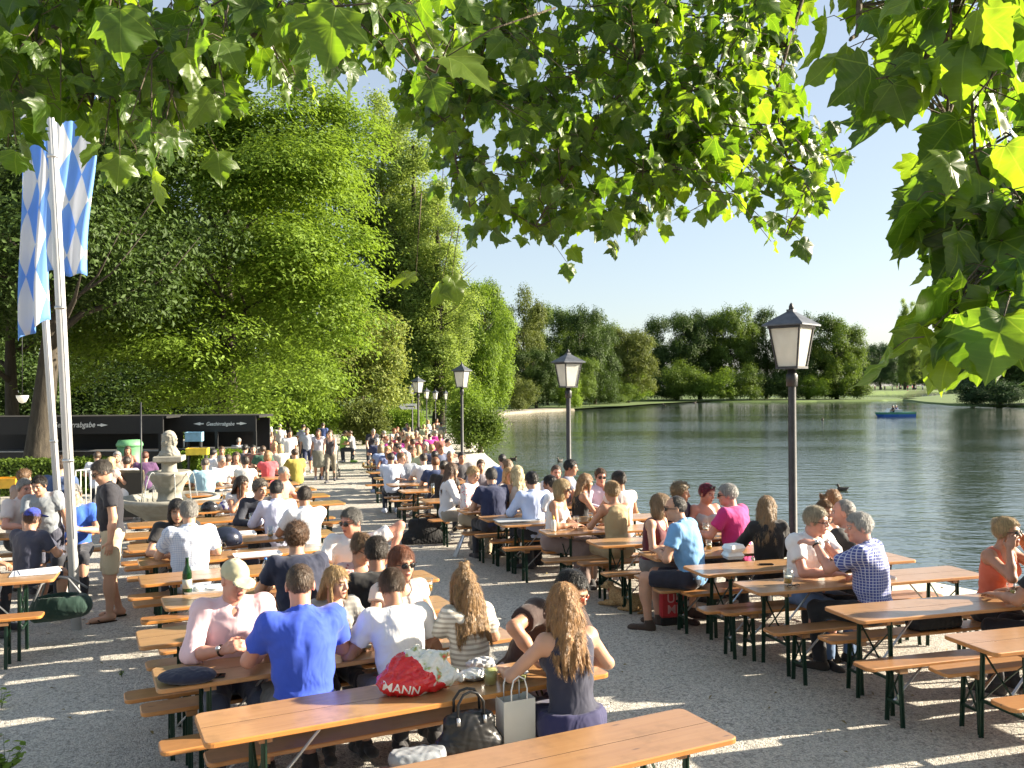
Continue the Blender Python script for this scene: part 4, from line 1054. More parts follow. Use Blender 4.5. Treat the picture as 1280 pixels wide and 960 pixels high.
def rotz(a): c, s = math.cos(a), math.sin(a); return np.array([[c, -s, 0], [s, c, 0], [0, 0, 1.]])
def rotx(a): c, s = math.cos(a), math.sin(a); return np.array([[1, 0, 0], [0, c, -s], [0, s, c.real]])
def roty(a): c, s = math.cos(a), math.sin(a); return np.array([[c, 0, s], [0, 1, 0], [-s, 0, c]])
BLACKM = plain('black_plastic', (.012, .012, .013), .25, 0, .1)
GLASSFRAME = plain('dark_spectacle_frame', (.03, .022, .016), .3)
LENS = plain('dark_sunglass_lens', (.01, .01, .011), .08)

def person(label, loc, face, kind='sit', s=1.0, fat=1.0, fem=False, lean=.12, bend=.12, side=0.0, twist=0.0, hy=0.0, hp=8.0, hr=0.0, arms=('table', 'table'), hair=('short', BROWN_H), top=('tee', (.5, .5, .5)), bottom=('long', (.02, .022, .03)),
           skin=0, acc=(), lod=1, shoes=None, hands=None, group=None, legs=None, name='person', seat=.47, brow=None):
    hres = {0: .0135, 1: .020, 2: .030}[lod]; fres = {0: .0062, 1: .0105, 2: .019}[lod]
    fw = .92 if fem else 1.0; shw = (.165 if fem else .19) * (1 + .35 * (fat - 1)); hw = (1.04 if fem else .98) * fat
    sit = kind == 'sit'
    Hc = V3((0, 0, .57 if sit else .93))
    def sd(l): return nrm_((math.sin(side) * (1 if True else 0), math.sin(l), math.cos(l)))
    W = Hc + .2 * sd(lean * .6); C = W + .17 * sd(lean); N = C + .155 * sd(lean + bend); up = sd(lean + bend)
    tw = R(twist); X1 = nrm_(V3((math.cos(tw), math.sin(tw), 0)) - up * up[0] * .9 * math.cos(tw)); F1 = nrm_(np.cross(up, X1)); X1 = np.cross(F1, up)
    Mu = np.stack([X1, F1, up], 1); Xm = nrm_(V3((math.cos(tw * .5), math.sin(tw * .5), 0)) - sd(lean) * sd(lean)[0]); Fm = nrm_(np.cross(sd(lean), Xm)); Mm = np.stack([Xm, Fm, sd(lean)], 1)
    Rh = rotz(tw + R(hy)) @ roty(R(hr)) @ rotx(-R(hp))
    Nk = N + .05 * up; hc = N + .085 * up + V3((0, .012, .075)) + (Rh @ V3((0, .022, 0))) - V3((0, .01, 0))
    SH = {sx: N - .045 * up + X1 * sx * shw * .93 - F1 * .005 for sx in (-1, 1)}
    A = {}
    for sx, pr in ((-1, arms[0]), (1, arms[1])):
        pole = V3((sx * .7, -.35, -.5)); fd = None; pn = V3((0, 0, -1)); curl = .35
        if pr == 'table': w = V3((sx * .14, .40, .805)); fd = V3((-sx * .45, 1, -.08))
        elif pr == 'near': w = V3((sx * .10, .32, .805)); fd = V3((-sx * .8, .7, -.05))
        elif pr == 'clasp': w = V3((sx * .085, .345, .85)); fd = V3((-sx * .75, .45, .35)); pn = V3((-sx, 0, -.1)); curl = .75
        elif pr == 'fold': w = V3((-sx * .03, .33, .80)); fd = V3((-sx, .1, 0)); curl = .2
        elif pr == 'lap': w = V3((sx * .12, .27, .67)); fd = V3((-sx * .3, 1, -.2))
        elif pr == 'chin': w = hc + Rh @ V3((sx * .055, .055, -.205)); fd = V3((-sx * .15, -.02, 1)); pn = V3((-sx * .6, -.8, 0)); pole = V3((sx * .45, .75, -.8)); curl = .7
        elif pr == 'down': w = V3((sx * (.255 + .05 * (fat - 1)), .03, Hc[2] - .10)); fd = V3((0, .12, -1)); pn = V3((-sx, 0, 0)); pole = V3((sx * .4, -.9, 0)); curl = .45
        elif pr == 'push': w = V3((sx * .16, .42, 1.02)); fd = V3((0, 1, -.2)); curl = .9; pole = V3((sx * .4, -.4, -.8))
        elif pr == 'drink': w = hc + V3((sx * .02, .16, -.12)); fd = V3((-sx * .6, .3, .3)); pn = V3((-sx, 0, 0)); curl = .9; pole = V3((sx * .8, .3, -.8))
        elif pr == 'specs': w = hc + Rh @ V3((sx * .125, .075, -.125)); fd = Rh @ V3((-sx * .35, .05, 1)); pn = Rh @ V3((-sx, 0, .2)); curl = .55; pole = V3((sx * .35, .5, -.9))
        else:
            w = V3(pr[0]); fd = V3(pr[1]) if len(pr) > 1 and pr[1] is not None else None; pn = V3(pr[2]) if len(pr) > 2 else pn; curl = pr[3] if len(pr) > 3 else .4; pole = V3(pr[4]) if len(pr) > 4 else pole
        S_ = SH[sx]; L1, L2 = .285, .25; v = w - S_; d = np.linalg.norm(v); 
        if d > .53: v = v / d * .53; d = .53; w = S_ + v
        a = (L1 ** 2 - L2 ** 2 + d * d) / (2 * d); hgt = math.sqrt(max(1e-4, L1 ** 2 - a * a)); u = v / d
        pp = nrm_(pole - u * (pole @ u)); E = S_ + u * a + pp * hgt
        fd = nrm_(w - E if fd is None else fd); pn = nrm_(pn - fd * (pn @ fd)); A[sx] = (S_, E, w, fd, pn, curl)
    if sit:
        LG = {}
        for sx in (-1, 1):
            hj = Hc + V3((sx * .085 * hw, .02, -.01)); kn = V3((sx * .13, .45, .535)); an = V3((sx * .13, .42, .085)); toe = an + V3((sx * .03, .15, -.05))
            if legs: kn, an, toe = [V3(q) for q in legs[0 if sx < 0 else 1]]
            LG[sx] = (hj, kn, an, toe)
    else:
        LG = {}
        for sx in (-1, 1):
            st = {'stand': 0, 'walk': sx * .22, 'stride': sx * .32}.get(kind, 0)
            hj = Hc + V3((sx * .085 * hw, 0, -.03)); kn = V3((sx * .10, st * .55 + .02, .50)); an = V3((sx * .10, st - (.05 if st < 0 else 0), .085 + (.06 if st < 0 else 0))); toe = an + V3((sx * .02, .155, -.05 - (.03 if st < 0 else 0)))
            if legs: kn, an, toe = [V3(q) for q in legs[0 if sx < 0 else 1]]
            LG[sx] = (hj, kn, an, toe)
    allp = [Hc, N, hc] + [q for sx in (-1, 1) for q in list(A[sx][:3]) + list(LG[sx])]
    lo = np.min(allp, 0) - .2; hi = np.max(allp, 0) + .2; lo[2] = -.02; hi[2] = max(hi[2], hc[2] + .2)
    fine = [(hc - .13, hc + .14, fres)]
    if hands is None: hands = lod == 0
    if hands:
        for sx in (-1, 1): fine.append((A[sx][2] - .03 + np.minimum(0, A[sx][3] * .15) - .02, A[sx][2] + .03 + np.maximum(0, A[sx][3] * .15) + .02, .0068))
    f = Field(lo, hi, hres, fine)
    def torso(f, e=0.0, k=.06, loose=0.0):
        f.ell(Hc + V3((0, -.01, .02)), V3((.162 * hw + e, .115 * fat + e, .125 + e)), None, k)
        f.ell(W + Fm * .01 * fat, V3((.142 * fat * fw + e + loose, .103 * fat + e + loose + .02 * (fat - 1), .15 + e)), Mm, k)
        f.ell(C - Fm * .0, V3((.16 * fat * fw + e + loose * .6, .112 * fat + e + loose * .4, .17 + e)), Mu, k)
        f.ell(N - .07 * up - F1 * .012, V3((shw * .98 + e * .7, .082 * fat + e, .07 + e)), Mu, k)
        if fem:
            for sx in (-1, 1): f.ell(C + F1 * (.085 + e * .3) + X1 * sx * .075 + up * .0, V3((.06 + e, .055 + e, .06 + e)), Mu, .04)
    # ---- body
    torso(f)
    f.cap(N - .03 * up, hc + Rh @ V3((0, -.03, -.06)), .064 * fw, .053 * fw * (1 + .4 * (fat - 1)), .04)
    for sx in (-1, 1):
        S_, E, w, fd, pn, curl = A[sx]; th = fw * (1 + .3 * (fat - 1))
        f.ell(S_, V3((.06, .062, .066)) * th, None, .05); f.cap(S_, E, .05 * th, .041 * th, .025); f.cap(E, E + (w - E) * .4, .042 * th, .041 * th, .02); f.cap(E + (w - E) * .4, w, .041 * th, .027 * th, .02)
        lat = nrm_(np.cross(fd, pn)) * sx
        if lod == 0:
            f.ell(w + fd * .05, V3((.041, .054, .017)), np.stack([lat, fd, pn], 1), .018)
            for i in range(4):
                b = w + fd * (.088 - .006 * abs(i - 1.2)) + lat * (.028 - .0185 * i); ln = (.92, 1.05, .98, .78)[i]; dr = nrm_(fd + lat * (.10 - .07 * i)); ang = 0
                for j, sg in enumerate((.040, .026, .021)):
                    ang = curl * (j + .6) * .9; d2 = nrm_(dr * math.cos(ang) + pn * math.sin(ang)); e2 = b + d2 * sg * ln
                    f.cap(b, e2, .0092 - .0009 * j, .0085 - .0009 * j, .006); b = e2
            b = w + fd * .025 + lat * .03; e2 = b + nrm_(fd * .7 + lat * .75 + pn * .25) * .042; f.cap(b, e2, .013, .0105, .012); f.cap(e2, e2 + nrm_(fd + lat * .2 + pn * .45) * .034, .0105, .0085, .006)
        else:
            f.ell(w + fd * .055, V3((.040, .06, .02)), np.stack([lat, fd, pn], 1), .02); d2 = nrm_(fd + pn * curl)
            for i in range(4): f.cap(w + fd * .09 + lat * (.027 - .018 * i), w + fd * .09 + lat * (.03 - .02 * i) + d2 * .06, .0105, .009, .008)
            f.cap(w + fd * .03 + lat * .03, w + fd * .07 + lat * .06, .012, .010, .012)
        hj, kn, an, toe = LG[sx]
        f.cap(hj, kn, .086 * hw, .058 * th, .05); f.cap(kn, an, .054 * th, .036 * th, .03); f.ell(kn + (an - kn) * .3 - nrm_(np.cross(V3((1, 0, 0)), an - kn)) * .012 * (-1), V3((.05, .054, .11)) * th, None, .05)
        f.cap(an + V3((0, -.03, -.035)), toe, .038, .028, .03); f.ell(toe, V3((.042, .05, .022)), None, .02)
    # head
    def hp_(q): return hc + Rh @ V3(q)
    f.ell(hp_((0, -.012, .032)), (.075, .096, .088), Rh, .02); f.ell(hp_((0, .018, -.035)), (.061, .073, .084), Rh, .03); f.ell(hp_((0, .032, -.072)), (.045 + .012 * (fat - 1) * 3, .05, .042), Rh, .03)
    f.ell(hp_((0, .072, -.096)), (.018, .017, .015), Rh, .02)
    if lod < 2:
        f.ell(hp_((0, .077, .031)), (.05, .017, .009), Rh, .02)
        for sx in (-1, 1):
            f.ell(hp_((sx * .032, .102, .008)), (.019, .017, .012), Rh, .012, 's'); f.ell(hp_((sx * .031, .077, .007)), (.0135, .0135, .0135), Rh, .004)
            f.ell(hp_((sx * .036, .062, -.03)), (.022, .02, .024), Rh, .02); f.ell(hp_((sx * .077, -.012, -.004)), (.010, .02, .032), Rh, .008)
        f.cap(hp_((0, .088, .016)), hp_((0, .107, -.022)), .0085, .0135, .012); f.ell(hp_((0, .097, -.028)), (.018, .012, .009), Rh, .01)
        f.ell(hp_((0, .088, -.056)), (.023, .012, .0065), Rh, .007); f.ell(hp_((0, .086, -.066)), (.019, .011, .007), Rh, .007)
    else:
        f.cap(hp_((0, .09, .012)), hp_((0, .108, -.024)), .011, .016, .015)
        for sx in (-1, 1): f.ell(hp_((sx * .078, -.012, -.004)), (.012, .02, .032), Rh, .01)
    me, V = field_mesh('person_body', f)
    q = (V - hc) @ Rh; n = len(V); fc = np.zeros((n, 4), dtype=np.float32); x, y, z = np.abs(q[:, 0]), q[:, 1], q[:, 2]
    def paint(m, col): fc[m, :3] = col; fc[m, 3] = 1
    hcol = hair[1] if brow is None else brow
    front = (y > .055) & (np.abs(z) < .13) & (x < .08)
    paint(front & (x < .021) & (z > -.073) & (z < -.050), (.36, .13, .11)); paint(front & (x < .017) & (np.abs(z + .061) < .0022 + fres * .25), (.12, .035, .03))
    ex = np.abs(x - .031)
    paint(front & (ex < .015) & (np.abs(z - .007) < .0075), (.22, .12, .09)); paint(front & (ex < .0125) & (np.abs(z - .007) < .0055), (.62, .60, .57)); paint(front & (ex < .0058) & (np.abs(z - .0075) < .0062), (.035, .03, .028))
    paint(front & (ex < .021) & (np.abs(z - .0275 + .25 * np.maximum(0, ex - .012)) < .0042 + fres * .2), [min(.3, c * .8) for c in hcol])
    at = me.color_attributes.new('fc', 'FLOAT_COLOR', 'POINT'); at.data.foreach_set('color', fc.ravel())
    root = link(name, me, None, [SKIN[skin]])
    z0 = (seat - .47 * s) if sit else 0
    root.location = (loc[0], loc[1], loc[2] + z0); root.scale = (s, s, s); root.rotation_euler = (0, 0, math.atan2(-face[0], face[1]))
    tag(root, label, 'person', group)
    cr = {0: .0145, 1: .021, 2: .030}[lod]
    hs = hash(label) % 1000 if False else (sum(ord(c) * (i + 1) for i, c in enumerate(label)) % 1000)
    # ---- top
    st, tcol = top[0], top[1]; tm = tcol if isinstance(tcol, bpy.types.Material) else cloth(tcol, *top[2:])
    f = Field(lo, hi, cr); e = .012 if lod < 2 else .016; loose = .016 if st in ('tee', 'shirt', 'polo', 'long', 'rolled') else .004
    torso(f, e, .06, loose)
    sl = {'tee': .62, 'polo': .6, 'shirt': .68, 'cap': .3}.get(st, 0)
    for sx in (-1, 1):
        S_, E, w = A[sx][:3]; th = fw * (1 + .3 * (fat - 1)); ee = e + .006
        if st in ('long', 'rolled'):
            f.ell(S_, V3((.06, .062, .066)) * th + e, None, .05); f.cap(S_, E, .052 * th + ee, .045 * th + ee, .03); f.cap(E, w, .046 * th + ee, (.03 if st == 'long' else .036) * th + ee, .02, clip=.94 if st == 'long' else .28)
        elif sl:
            f.ell(S_, V3((.06, .062, .066)) * th + e, None, .05); f.cap(S_, E, .053 * th + ee, .05 * th + ee + .008, .03, clip=sl)
    if st in ('tank', 'strap', 'dress'):
        f.plane(N - up * (-.02 if st != 'strap' else .05), up + F1 * .35)
        f.ell(N + F1 * .09 - up * .0, (.085, .09, .10), Mu, .015, 's'); f.ell(N - F1 * .03 + up * .06, (.09, .10, .07), Mu, .01, 's')
        for sx in (-1, 1):
            f.ell(SH[sx] + X1 * sx * (.045 if st != 'strap' else .02) + up * .02, (.075, .10, .115), Mu, .01, 's')
    elif fem: f.ell(N + F1 * .085 + up * .01, (.075, .07, .075), Mu, .015, 's')
    elif st in ('rolled', 'polo'): f.ell(N + F1 * .088 + up * .012, (.026, .06, .075), Mu, .015, 's')
    f.plane(Hc - V3((0, 0, .055 if st != 'tee' else .075)) if not sit else Hc - sd(lean) * .075, -sd(lean * .5))
    f.wrinkle(.0034 if lod < 2 else .003, hs, .8); f.wrinkle(.0016, hs + 9, 1.7)
    if st in ('polo', 'shirt', 'rolled', 'long') and lod < 2:
        for i in range(10):
            a0 = 2 * math.pi * i / 10; a1 = 2 * math.pi * (i + 1) / 10; 
            pt = lambda a: N + up * (.018 - .022 * math.sin(a)) + X1 * math.cos(a) * .07 + F1 * (math.sin(a) * .068 + .004)
            f.cap(pt(a0), pt(a1), .014, .014, .012)
    if st in ('polo', 'shirt', 'rolled', 'long') and lod < 2: pass
    me, _ = field_mesh('top', f); nm = {'tee': 't_shirt', 'polo': 'polo_shirt', 'shirt': 'shirt', 'long': 'long_sleeved_shirt', 'rolled': 'shirt', 'tank': 'tank_top', 'strap': 'strap_top', 'dress': 'dress', 'cap': 'blouse'}.get(st, 'shirt')
    link(nm, me, root, [tm])
    # ---- bottom
    bs_, bcol = bottom[0], bottom[1]; bm_ = bcol if isinstance(bcol, bpy.types.Material) else cloth(bcol, *bottom[2:])
    f = Field(lo, hi, cr); e = .010
    f.ell(Hc + V3((0, -.01, .02)), (.162 * hw + e, .115 * fat + e, .125 + e), None, .05)
    for sx in (-1, 1):
        hj, kn, an, toe = LG[sx]
        if bs_ == 'skirt': f.cap(hj, kn, .095 * hw + e, .085 + e, .16, clip=.95 if sit else 1.2)
        elif bs_ == 'longskirt': f.cap(hj, kn, .095 * hw + e, .095 + e, .16); f.cap(kn, an + V3((0, 0, .03)), .10, .12, .14)
        elif bs_ == 'shorts': f.cap(hj, kn, .087 * hw + e, .073 + e, .05, clip=.86 if sit else .97)
        else: f.cap(hj, kn, .086 * hw + e, .062 + e, .05); f.cap(kn, an, .06 + e, .046 + e, .03, clip=.97)
    f.plane(Hc + sd(lean * .5) * .085, sd(lean * .5)); f.wrinkle(.003, hs + 5)
    me, _ = field_mesh('bottom', f); link({'skirt': 'skirt', 'longskirt': 'long_skirt', 'shorts': 'shorts'}.get(bs_, 'trousers'), me, root, [bm_])
    # ---- shoes
    if shoes is None: shoes = (.035, .033, .035)
    if shoes:
        for sx in (-1, 1):
            hj, kn, an, toe = LG[sx]; f = Field(an - .3, an + .3, .014 if lod == 0 else .018)
            f.cap(an + V3((0, -.035, -.035)), toe, .047, .036, .03); f.ell(toe, (.05, .062, .034), None, .02); f.cap(an + V3((0, -.005, .04)), an + V3((0, -.02, -.03)), .045, .05, .02)
            f.plane((0, 0, .004), (0, 0, -1)); f.plane(an + V3((0, 0, .045)), (0, 0, 1)); me, _ = field_mesh('shoe', f); link('shoe', me, root, [shoes if isinstance(shoes, bpy.types.Material) else cloth(shoes)])
    # ---- hair
    hst, hcl = hair[0], hair[1]
    if hst not in ('none',):
        hr_ = {0: .0085, 1: .0125, 2: .02}[lod]; ll = {'long': .40, 'verylong': .50, 'bob': .22, 'topknot': .56}.get(hst, .17)
        f = Field(hc - V3((.2, .23, ll)), hc + V3((.2, .22, .24)), hr_)
        thick = {'short': .010, 'crop': .004, 'curly': .022, 'bob': .016, 'balding': .004}.get(hst, .013); Mh = Rh
        cz = .032
        def hairfn(X, Y, Z):
            px, py, pz = X - hc[0], Y - hc[1], Z - hc[2]; a = [px * Mh[0, i] + py * Mh[1, i] + pz * Mh[2, i] for i in range(3)]
            r = (.076 + thick, .097 + thick, .089 + thick * 1.2); b = [a[0], a[1] + .012, a[2] - cz]
            k0 = np.sqrt(sum((b[i] / r[i]) ** 2 for i in range(3))); k1 = np.sqrt(sum((b[i] / r[i] ** 2) ** 2 for i in range(3))) + 1e-6; d = k0 * (k0 - 1) / k1
            st_ = np.sin(110 * a[0] + 5 * np.sin(40 * a[2])) * .5 + np.sin(80 * a[1] + 60 * a[2])
            d = d + st_ * (.0016 if hst != 'curly' else .0) + (np.sin(150 * a[0]) * np.sin(150 * a[1] + 1) * np.sin(150 * a[2]) * .006 if hst == 'curly' else 0)
            if hst in ('long', 'verylong', 'bob', 'topknot'):
                zb = np.interp(a[1], [-.12, -.02, .03, .062, .10], [-.13, -.11, .02, .062, .085])
            elif hst == 'balding': zb = np.interp(a[1], [-.12, -.03, .0, .03, .10], [-.08, -.06, -.02, .2, .3])
            else: zb = np.interp(a[1], [-.12, -.05, -.01, .018, .05, .068, .10], [-.088, -.078, -.022, -.012, .05, .068, .08])
            return np.maximum(d, zb - a[2] + .004 * np.sin(70 * a[0]))
        f.put(hc - .15, hc + .16, hairfn, 0.0)
        bk = Rh @ V3((0, -1, 0)); bk[2] = 0; bk = nrm_(bk); ri = Rh @ V3((1, 0, 0)); ri[2] = 0; ri = nrm_(ri); dn = V3((0, 0, -1)) + bk * (.12 + (.16 + 1.3 * lean if hst in ('long', 'topknot') else 0))
        if hst in ('long', 'verylong', 'topknot'):
            L = {'long': .30, 'verylong': .40, 'topknot': .44}[hst]; b0 = hc + bk * .05; rr_ = random.Random(hs)
            f.ell(b0 + dn * L * .42, (.082, .046, L * .56), np.stack([ri, -bk, V3((0, 0, 1))], 1), .03)
            for i in range(13):
                u_ = (i / 12 - .5) * 2; p0 = hc + bk * (.05 + .035 * (1 - u_ * u_)) + ri * u_ * (.078 if hst != 'topknot' else .085) + V3((0, 0, .0)); le = L * rr_.uniform(.82, 1.12); pp = [p0]
                for j in range(1, 5): pp.append(p0 + dn * le * j / 4 + ri * (u_ * (.02 if hst != 'topknot' else .05) * j / 4 + rr_.uniform(-.012, .012)) + bk * (.012 * math.sin(j * 1.7 + i)))
                for j in range(4): f.cap(pp[j], pp[j + 1], .021 - .003 * j, .018 - .003 * j, .008)
            for sx in (-1, 1): f.cap(hc + ri * sx * .078 - bk * .015 + V3((0, 0, .03)), hc + ri * sx * .088 - bk * .02 + V3((0, 0, -L * .6)), .02, .012, .02)
        if hst == 'bob':
            f.ell(hc + bk * .035 + V3((0, 0, -.05)), (.098, .085, .115), np.stack([ri, -bk, V3((0, 0, 1))], 1), .02); f.ell(hc - bk * .09 + V3((0, 0, -.05)), (.066, .075, .10), np.stack([ri, -bk, V3((0, 0, 1))], 1), .01, 's')
        if hst in ('bun',): f.ell(hp_((0, -.085, .075)), (.042, .04, .042), Rh, .012)
        if hst in ('topknot', 'knot'): f.ell(hp_((0, -.045, .135)), (.036, .036, .038), Rh, .01); f.ell(hp_((.022, -.05, .165)), (.018, .018, .02), Rh, .006); f.ell(hp_((-.02, -.03, .16)), (.014, .018, .022), Rh, .006)
        if hst == 'lowbun': f.ell(hp_((0, -.115, -.01)), (.045, .038, .042), Rh, .012)
        if hst == 'tail': f.ell(hp_((0, -.10, .06)), (.025, .025, .025), Rh, .01); f.cap(hp_((0, -.125, .05)), hc + bk * .15 + V3((0, 0, -.15)), .026, .014, .02)
        if hst in ('long', 'verylong', 'topknot'): f.wrinkle(.0022, hs, 2.2)
        V, Q = f.mesh()
        if lod < 2 and len(Q):
            r_ = np.random.default_rng(hs + 3); nb = int({0: 5200, 1: 1500}[lod] * (1.3 if hst in ('long', 'topknot', 'verylong') else 1))
            q_ = Q[r_.integers(0, len(Q), nb)]; pc = V[q_].mean(1) + r_.normal(0, .002, (nb, 3)); nn = np.cross(V[q_[:, 1]] - V[q_[:, 0]], V[q_[:, 3]] - V[q_[:, 0]]); nn /= np.linalg.norm(nn, axis=1, keepdims=True) + 1e-9
            loc_ = (pc - hc) @ Rh; crown_ = np.array([0, -.04, .12]); dv = loc_ - crown_; dv = dv @ Rh.T; dv -= nn * (dv * nn).sum(1, keepdims=True); dv /= np.linalg.norm(dv, axis=1, keepdims=True) + 1e-9
            lg = hst in ('long', 'verylong', 'topknot', 'bob'); 
            if lg: dv = dv * .4 + np.array([0, 0, -1.0]); dv -= nn * (dv * nn).sum(1, keepdims=True) * .9
            if hst == 'curly': dv = dv * .3 + r_.normal(0, .8, (nb, 3))
            L_ = r_.uniform(.5, 1.2, (nb, 1)) * {'crop': .010, 'balding': .012, 'short': .026, 'curly': .028}.get(hst, .06 if lg else .03)
            d_ = dv + nn * (.28 if not lg else .035) + r_.normal(0, .16 if not lg else .05, (nb, 3)); d_ /= np.linalg.norm(d_, axis=1, keepdims=True); sd_ = np.cross(d_, nn); sd_ /= np.linalg.norm(sd_, axis=1, keepdims=True) + 1e-9; wd = .0013 if lod == 0 else .0026
            B = np.stack([pc - sd_ * wd, pc + sd_ * wd, pc + d_ * L_ + sd_ * wd * .3, pc + d_ * L_ - sd_ * wd * .3], 1).reshape(-1, 3); o_ = len(V)
            V = np.concatenate([V, B]); Q = np.concatenate([Q, np.arange(nb * 4).reshape(-1, 4) + o_])
        link('hair', np_mesh('hair', V, Q, 4, True), root, [hair_mat(hcl)])
    # ---- accessories on the head
    Mh3 = Matrix([list(r) for r in Rh]); hcv = Vector(hc)
    for ac in acc:
        k = ac[0] if isinstance(ac, tuple) else ac; mb = MB(); T = lambda q_: hcv + Mh3 @ Vector(q_)
        if k in ('sunglasses', 'white_sunglasses', 'glasses'):
            for sx in (-1, 1):
                if k == 'glasses':
                    mb.tube([T((sx * .033 + .023 * math.cos(a), .104 - .012 * abs(math.cos(a)) * (sx * math.cos(a) > 0), .004 + .017 * math.sin(a))) for a in [i * math.pi / 7 for i in range(15)]], .0022, 5)
                else: mb.ell(T((sx * .034, .099, .004)), (.028, .008, .021), 12, 8, 1, Mh3 @ Matrix.Rotation(-sx * .25, 3, 'Z'))
                mb.bar(T((sx * .062, .085, .010)), T((sx * .085, -.012, .006)), .004, .007)
            mb.bar(T((-.012, .107, .009)), T((.012, .107, .009)), .004, .005)
            fm = plain('white_sunglass_frame', (.75, .75, .75), .3) if k == 'white_sunglasses' else GLASSFRAME
            mb.build('spectacles' if k == 'glasses' else 'sunglasses', [fm, LENS if k != 'white_sunglasses' else plain('amber_lens', (.2, .03, .01), .1)], root)
        elif k == 'headsunglasses':
            for sx in (-1, 1): mb.ell(T((sx * .034, .075, .10)), (.028, .012, .02), 10, 6, 0, Mh3)
            mb.bar(T((-.07, .05, .10)), T((-.085, -.02, .05)), .004, .006); mb.bar(T((.07, .05, .10)), T((.085, -.02, .05)), .004, .006); mb.build('sunglasses', LENS, root)
        elif k == 'cap':
            f = Field(hc - .16, hc + .22, fres * 1.1 if lod < 2 else .02)
            f.ell(hp_((0, -.012, .045)), (.088, .108, .094), Rh, .0)
            f.plane(hp_((0, 0, .032)), Rh @ V3((0, -.10, -1))); 
            bd = ac[2] if len(ac) > 2 else 1
            f.ell(hp_((0, bd * .125, .036)), (.075, .075, .010), Rh @ rotx(-.22 * bd), .006); f.ell(hp_((0, -.012, .14)), (.01, .01, .006), Rh, .004); f.wrinkle(.0012, 3, 2)
            me, _ = field_mesh('cap', f); link('cap', me, root, [cloth(ac[1])])
        elif k == 'watch':
            S_, E, w, fd, pn, curl = A[ac[1]]; ax = nrm_(w - E); p = w - ax * .015; o1 = nrm_(np.cross(ax, V3((.3, .2, 1)))); o2 = np.cross(ax, o1)
            mb.tube([Vector(p + (o1 * math.cos(a) + o2 * math.sin(a)) * .033) for a in [i * math.pi / 8 for i in range(17)]], .0065, 6, cap=False); c_ = p - pn * .034; mb.ell(Vector(c_), (.018, .018, .018), 10, 6, 1)
            mb.build('watch', [plain('black_watch_strap', (.02, .015, .012), .5), GALV], root)
        elif k == 'beard':
            f = Field(hc - .16, hc + .16, fres * 1.3); f.ell(hp_((0, .034, -.076)), (.051, .058, .05), Rh, 0); f.ell(hp_((0, .05, -.02)), (.05, .06, .04), Rh, .0, 's'); f.ell(hp_((0, .10, -.058)), (.02, .02, .010), Rh, .0, 's'); me, _ = field_mesh('beard', f); link('beard', me, root, [hair_mat(hcl)])
    return root

def bench_pos(key, side, px, zh=1.2, back=.05):
    O_, u, v = TAB[key]; off = (.12 + back) if side == 'f' else -(TW + .11 + back)
    o = O_ + v * off; rd = ray(px, 700)
    # intersect the bench line (plan view) with the vertical plane through the pixel column
    kx = rd.x / rd.y; a = (kx * o.y - o.x) / (u.x - kx * u.y)
    return o + u * a, u, v
def sit(label, key, bside, px, tw=0, **kw):
    p, u, v = bench_pos(key, bside, px); fv = v if bside == "n" else -v
    fv = Matrix.Rotation(R(tw), 3, 'Z') @ fv
    return person(label, (p.x, p.y, gz(p.y)), (fv.x, fv.y), 'sit', **kw)
def at_head(px, py, zh):
    y = 15.0
    for _ in range(25):
        y = PD(px, py, 1).y and y; t = (zh + gz(y)); p = P(px, py, t); y = .5 * y + .5 * max(2.0, min(120, p.y))
    return P(px, py, zh + gz(y))
def facing(a): return (math.sin(R(a)), -math.cos(R(a)))
# far copies ------------------------------------------------------------------
CP = {}
def far_proto(key, **kw):
    o = person('prototype', (0, 0, 0), (0, 1), lod=2, **kw); freeze(o); CP[key] = o; o['used'] = 0; return o
def far_person(label, key, px, py, ang, topc, hairc, botc=None, s=1.0, skin=None, group='people in the far part of the garden', y=None, hz=None):
    src = CP[key]; kind_sit = key.startswith('sit'); zh = hz if hz else ((1.27 if kind_sit else 1.63) * s)
    p = at_head(px, py, zh) if y is None else Vector((PD(px, 486, y).x, y, 0))
    if src['used'] == 0: o = src; src['used'] = 1; 
    else: o = copy_tree(src)
    f = facing(ang); o.location = (p.x, p.y, gz(p.y)); o.scale = (s, s, s); o.rotation_euler = (0, 0, math.atan2(-f[0], f[1])); tag(o, label, 'person', group)
    def setm(ob, m): ob.material_slots[0].link = 'OBJECT'; ob.material_slots[0].material = m
    setm(o, SKIN[skin if skin is not None else (abs(int(px * 7 + py)) % 3)])
    for ch in o.children:
        b = ch.name.split('.')[0]
        if b == 'hair': setm(ch, hair_mat(hairc))
        elif b in ('trousers', 'shorts', 'skirt', 'long_skirt'): setm(ch, cloth(botc or (.03, .035, .05)))
        else: setm(ch, cloth(topc) if not isinstance(topc[0], tuple) else cloth(*topc))
    return o
fountain()
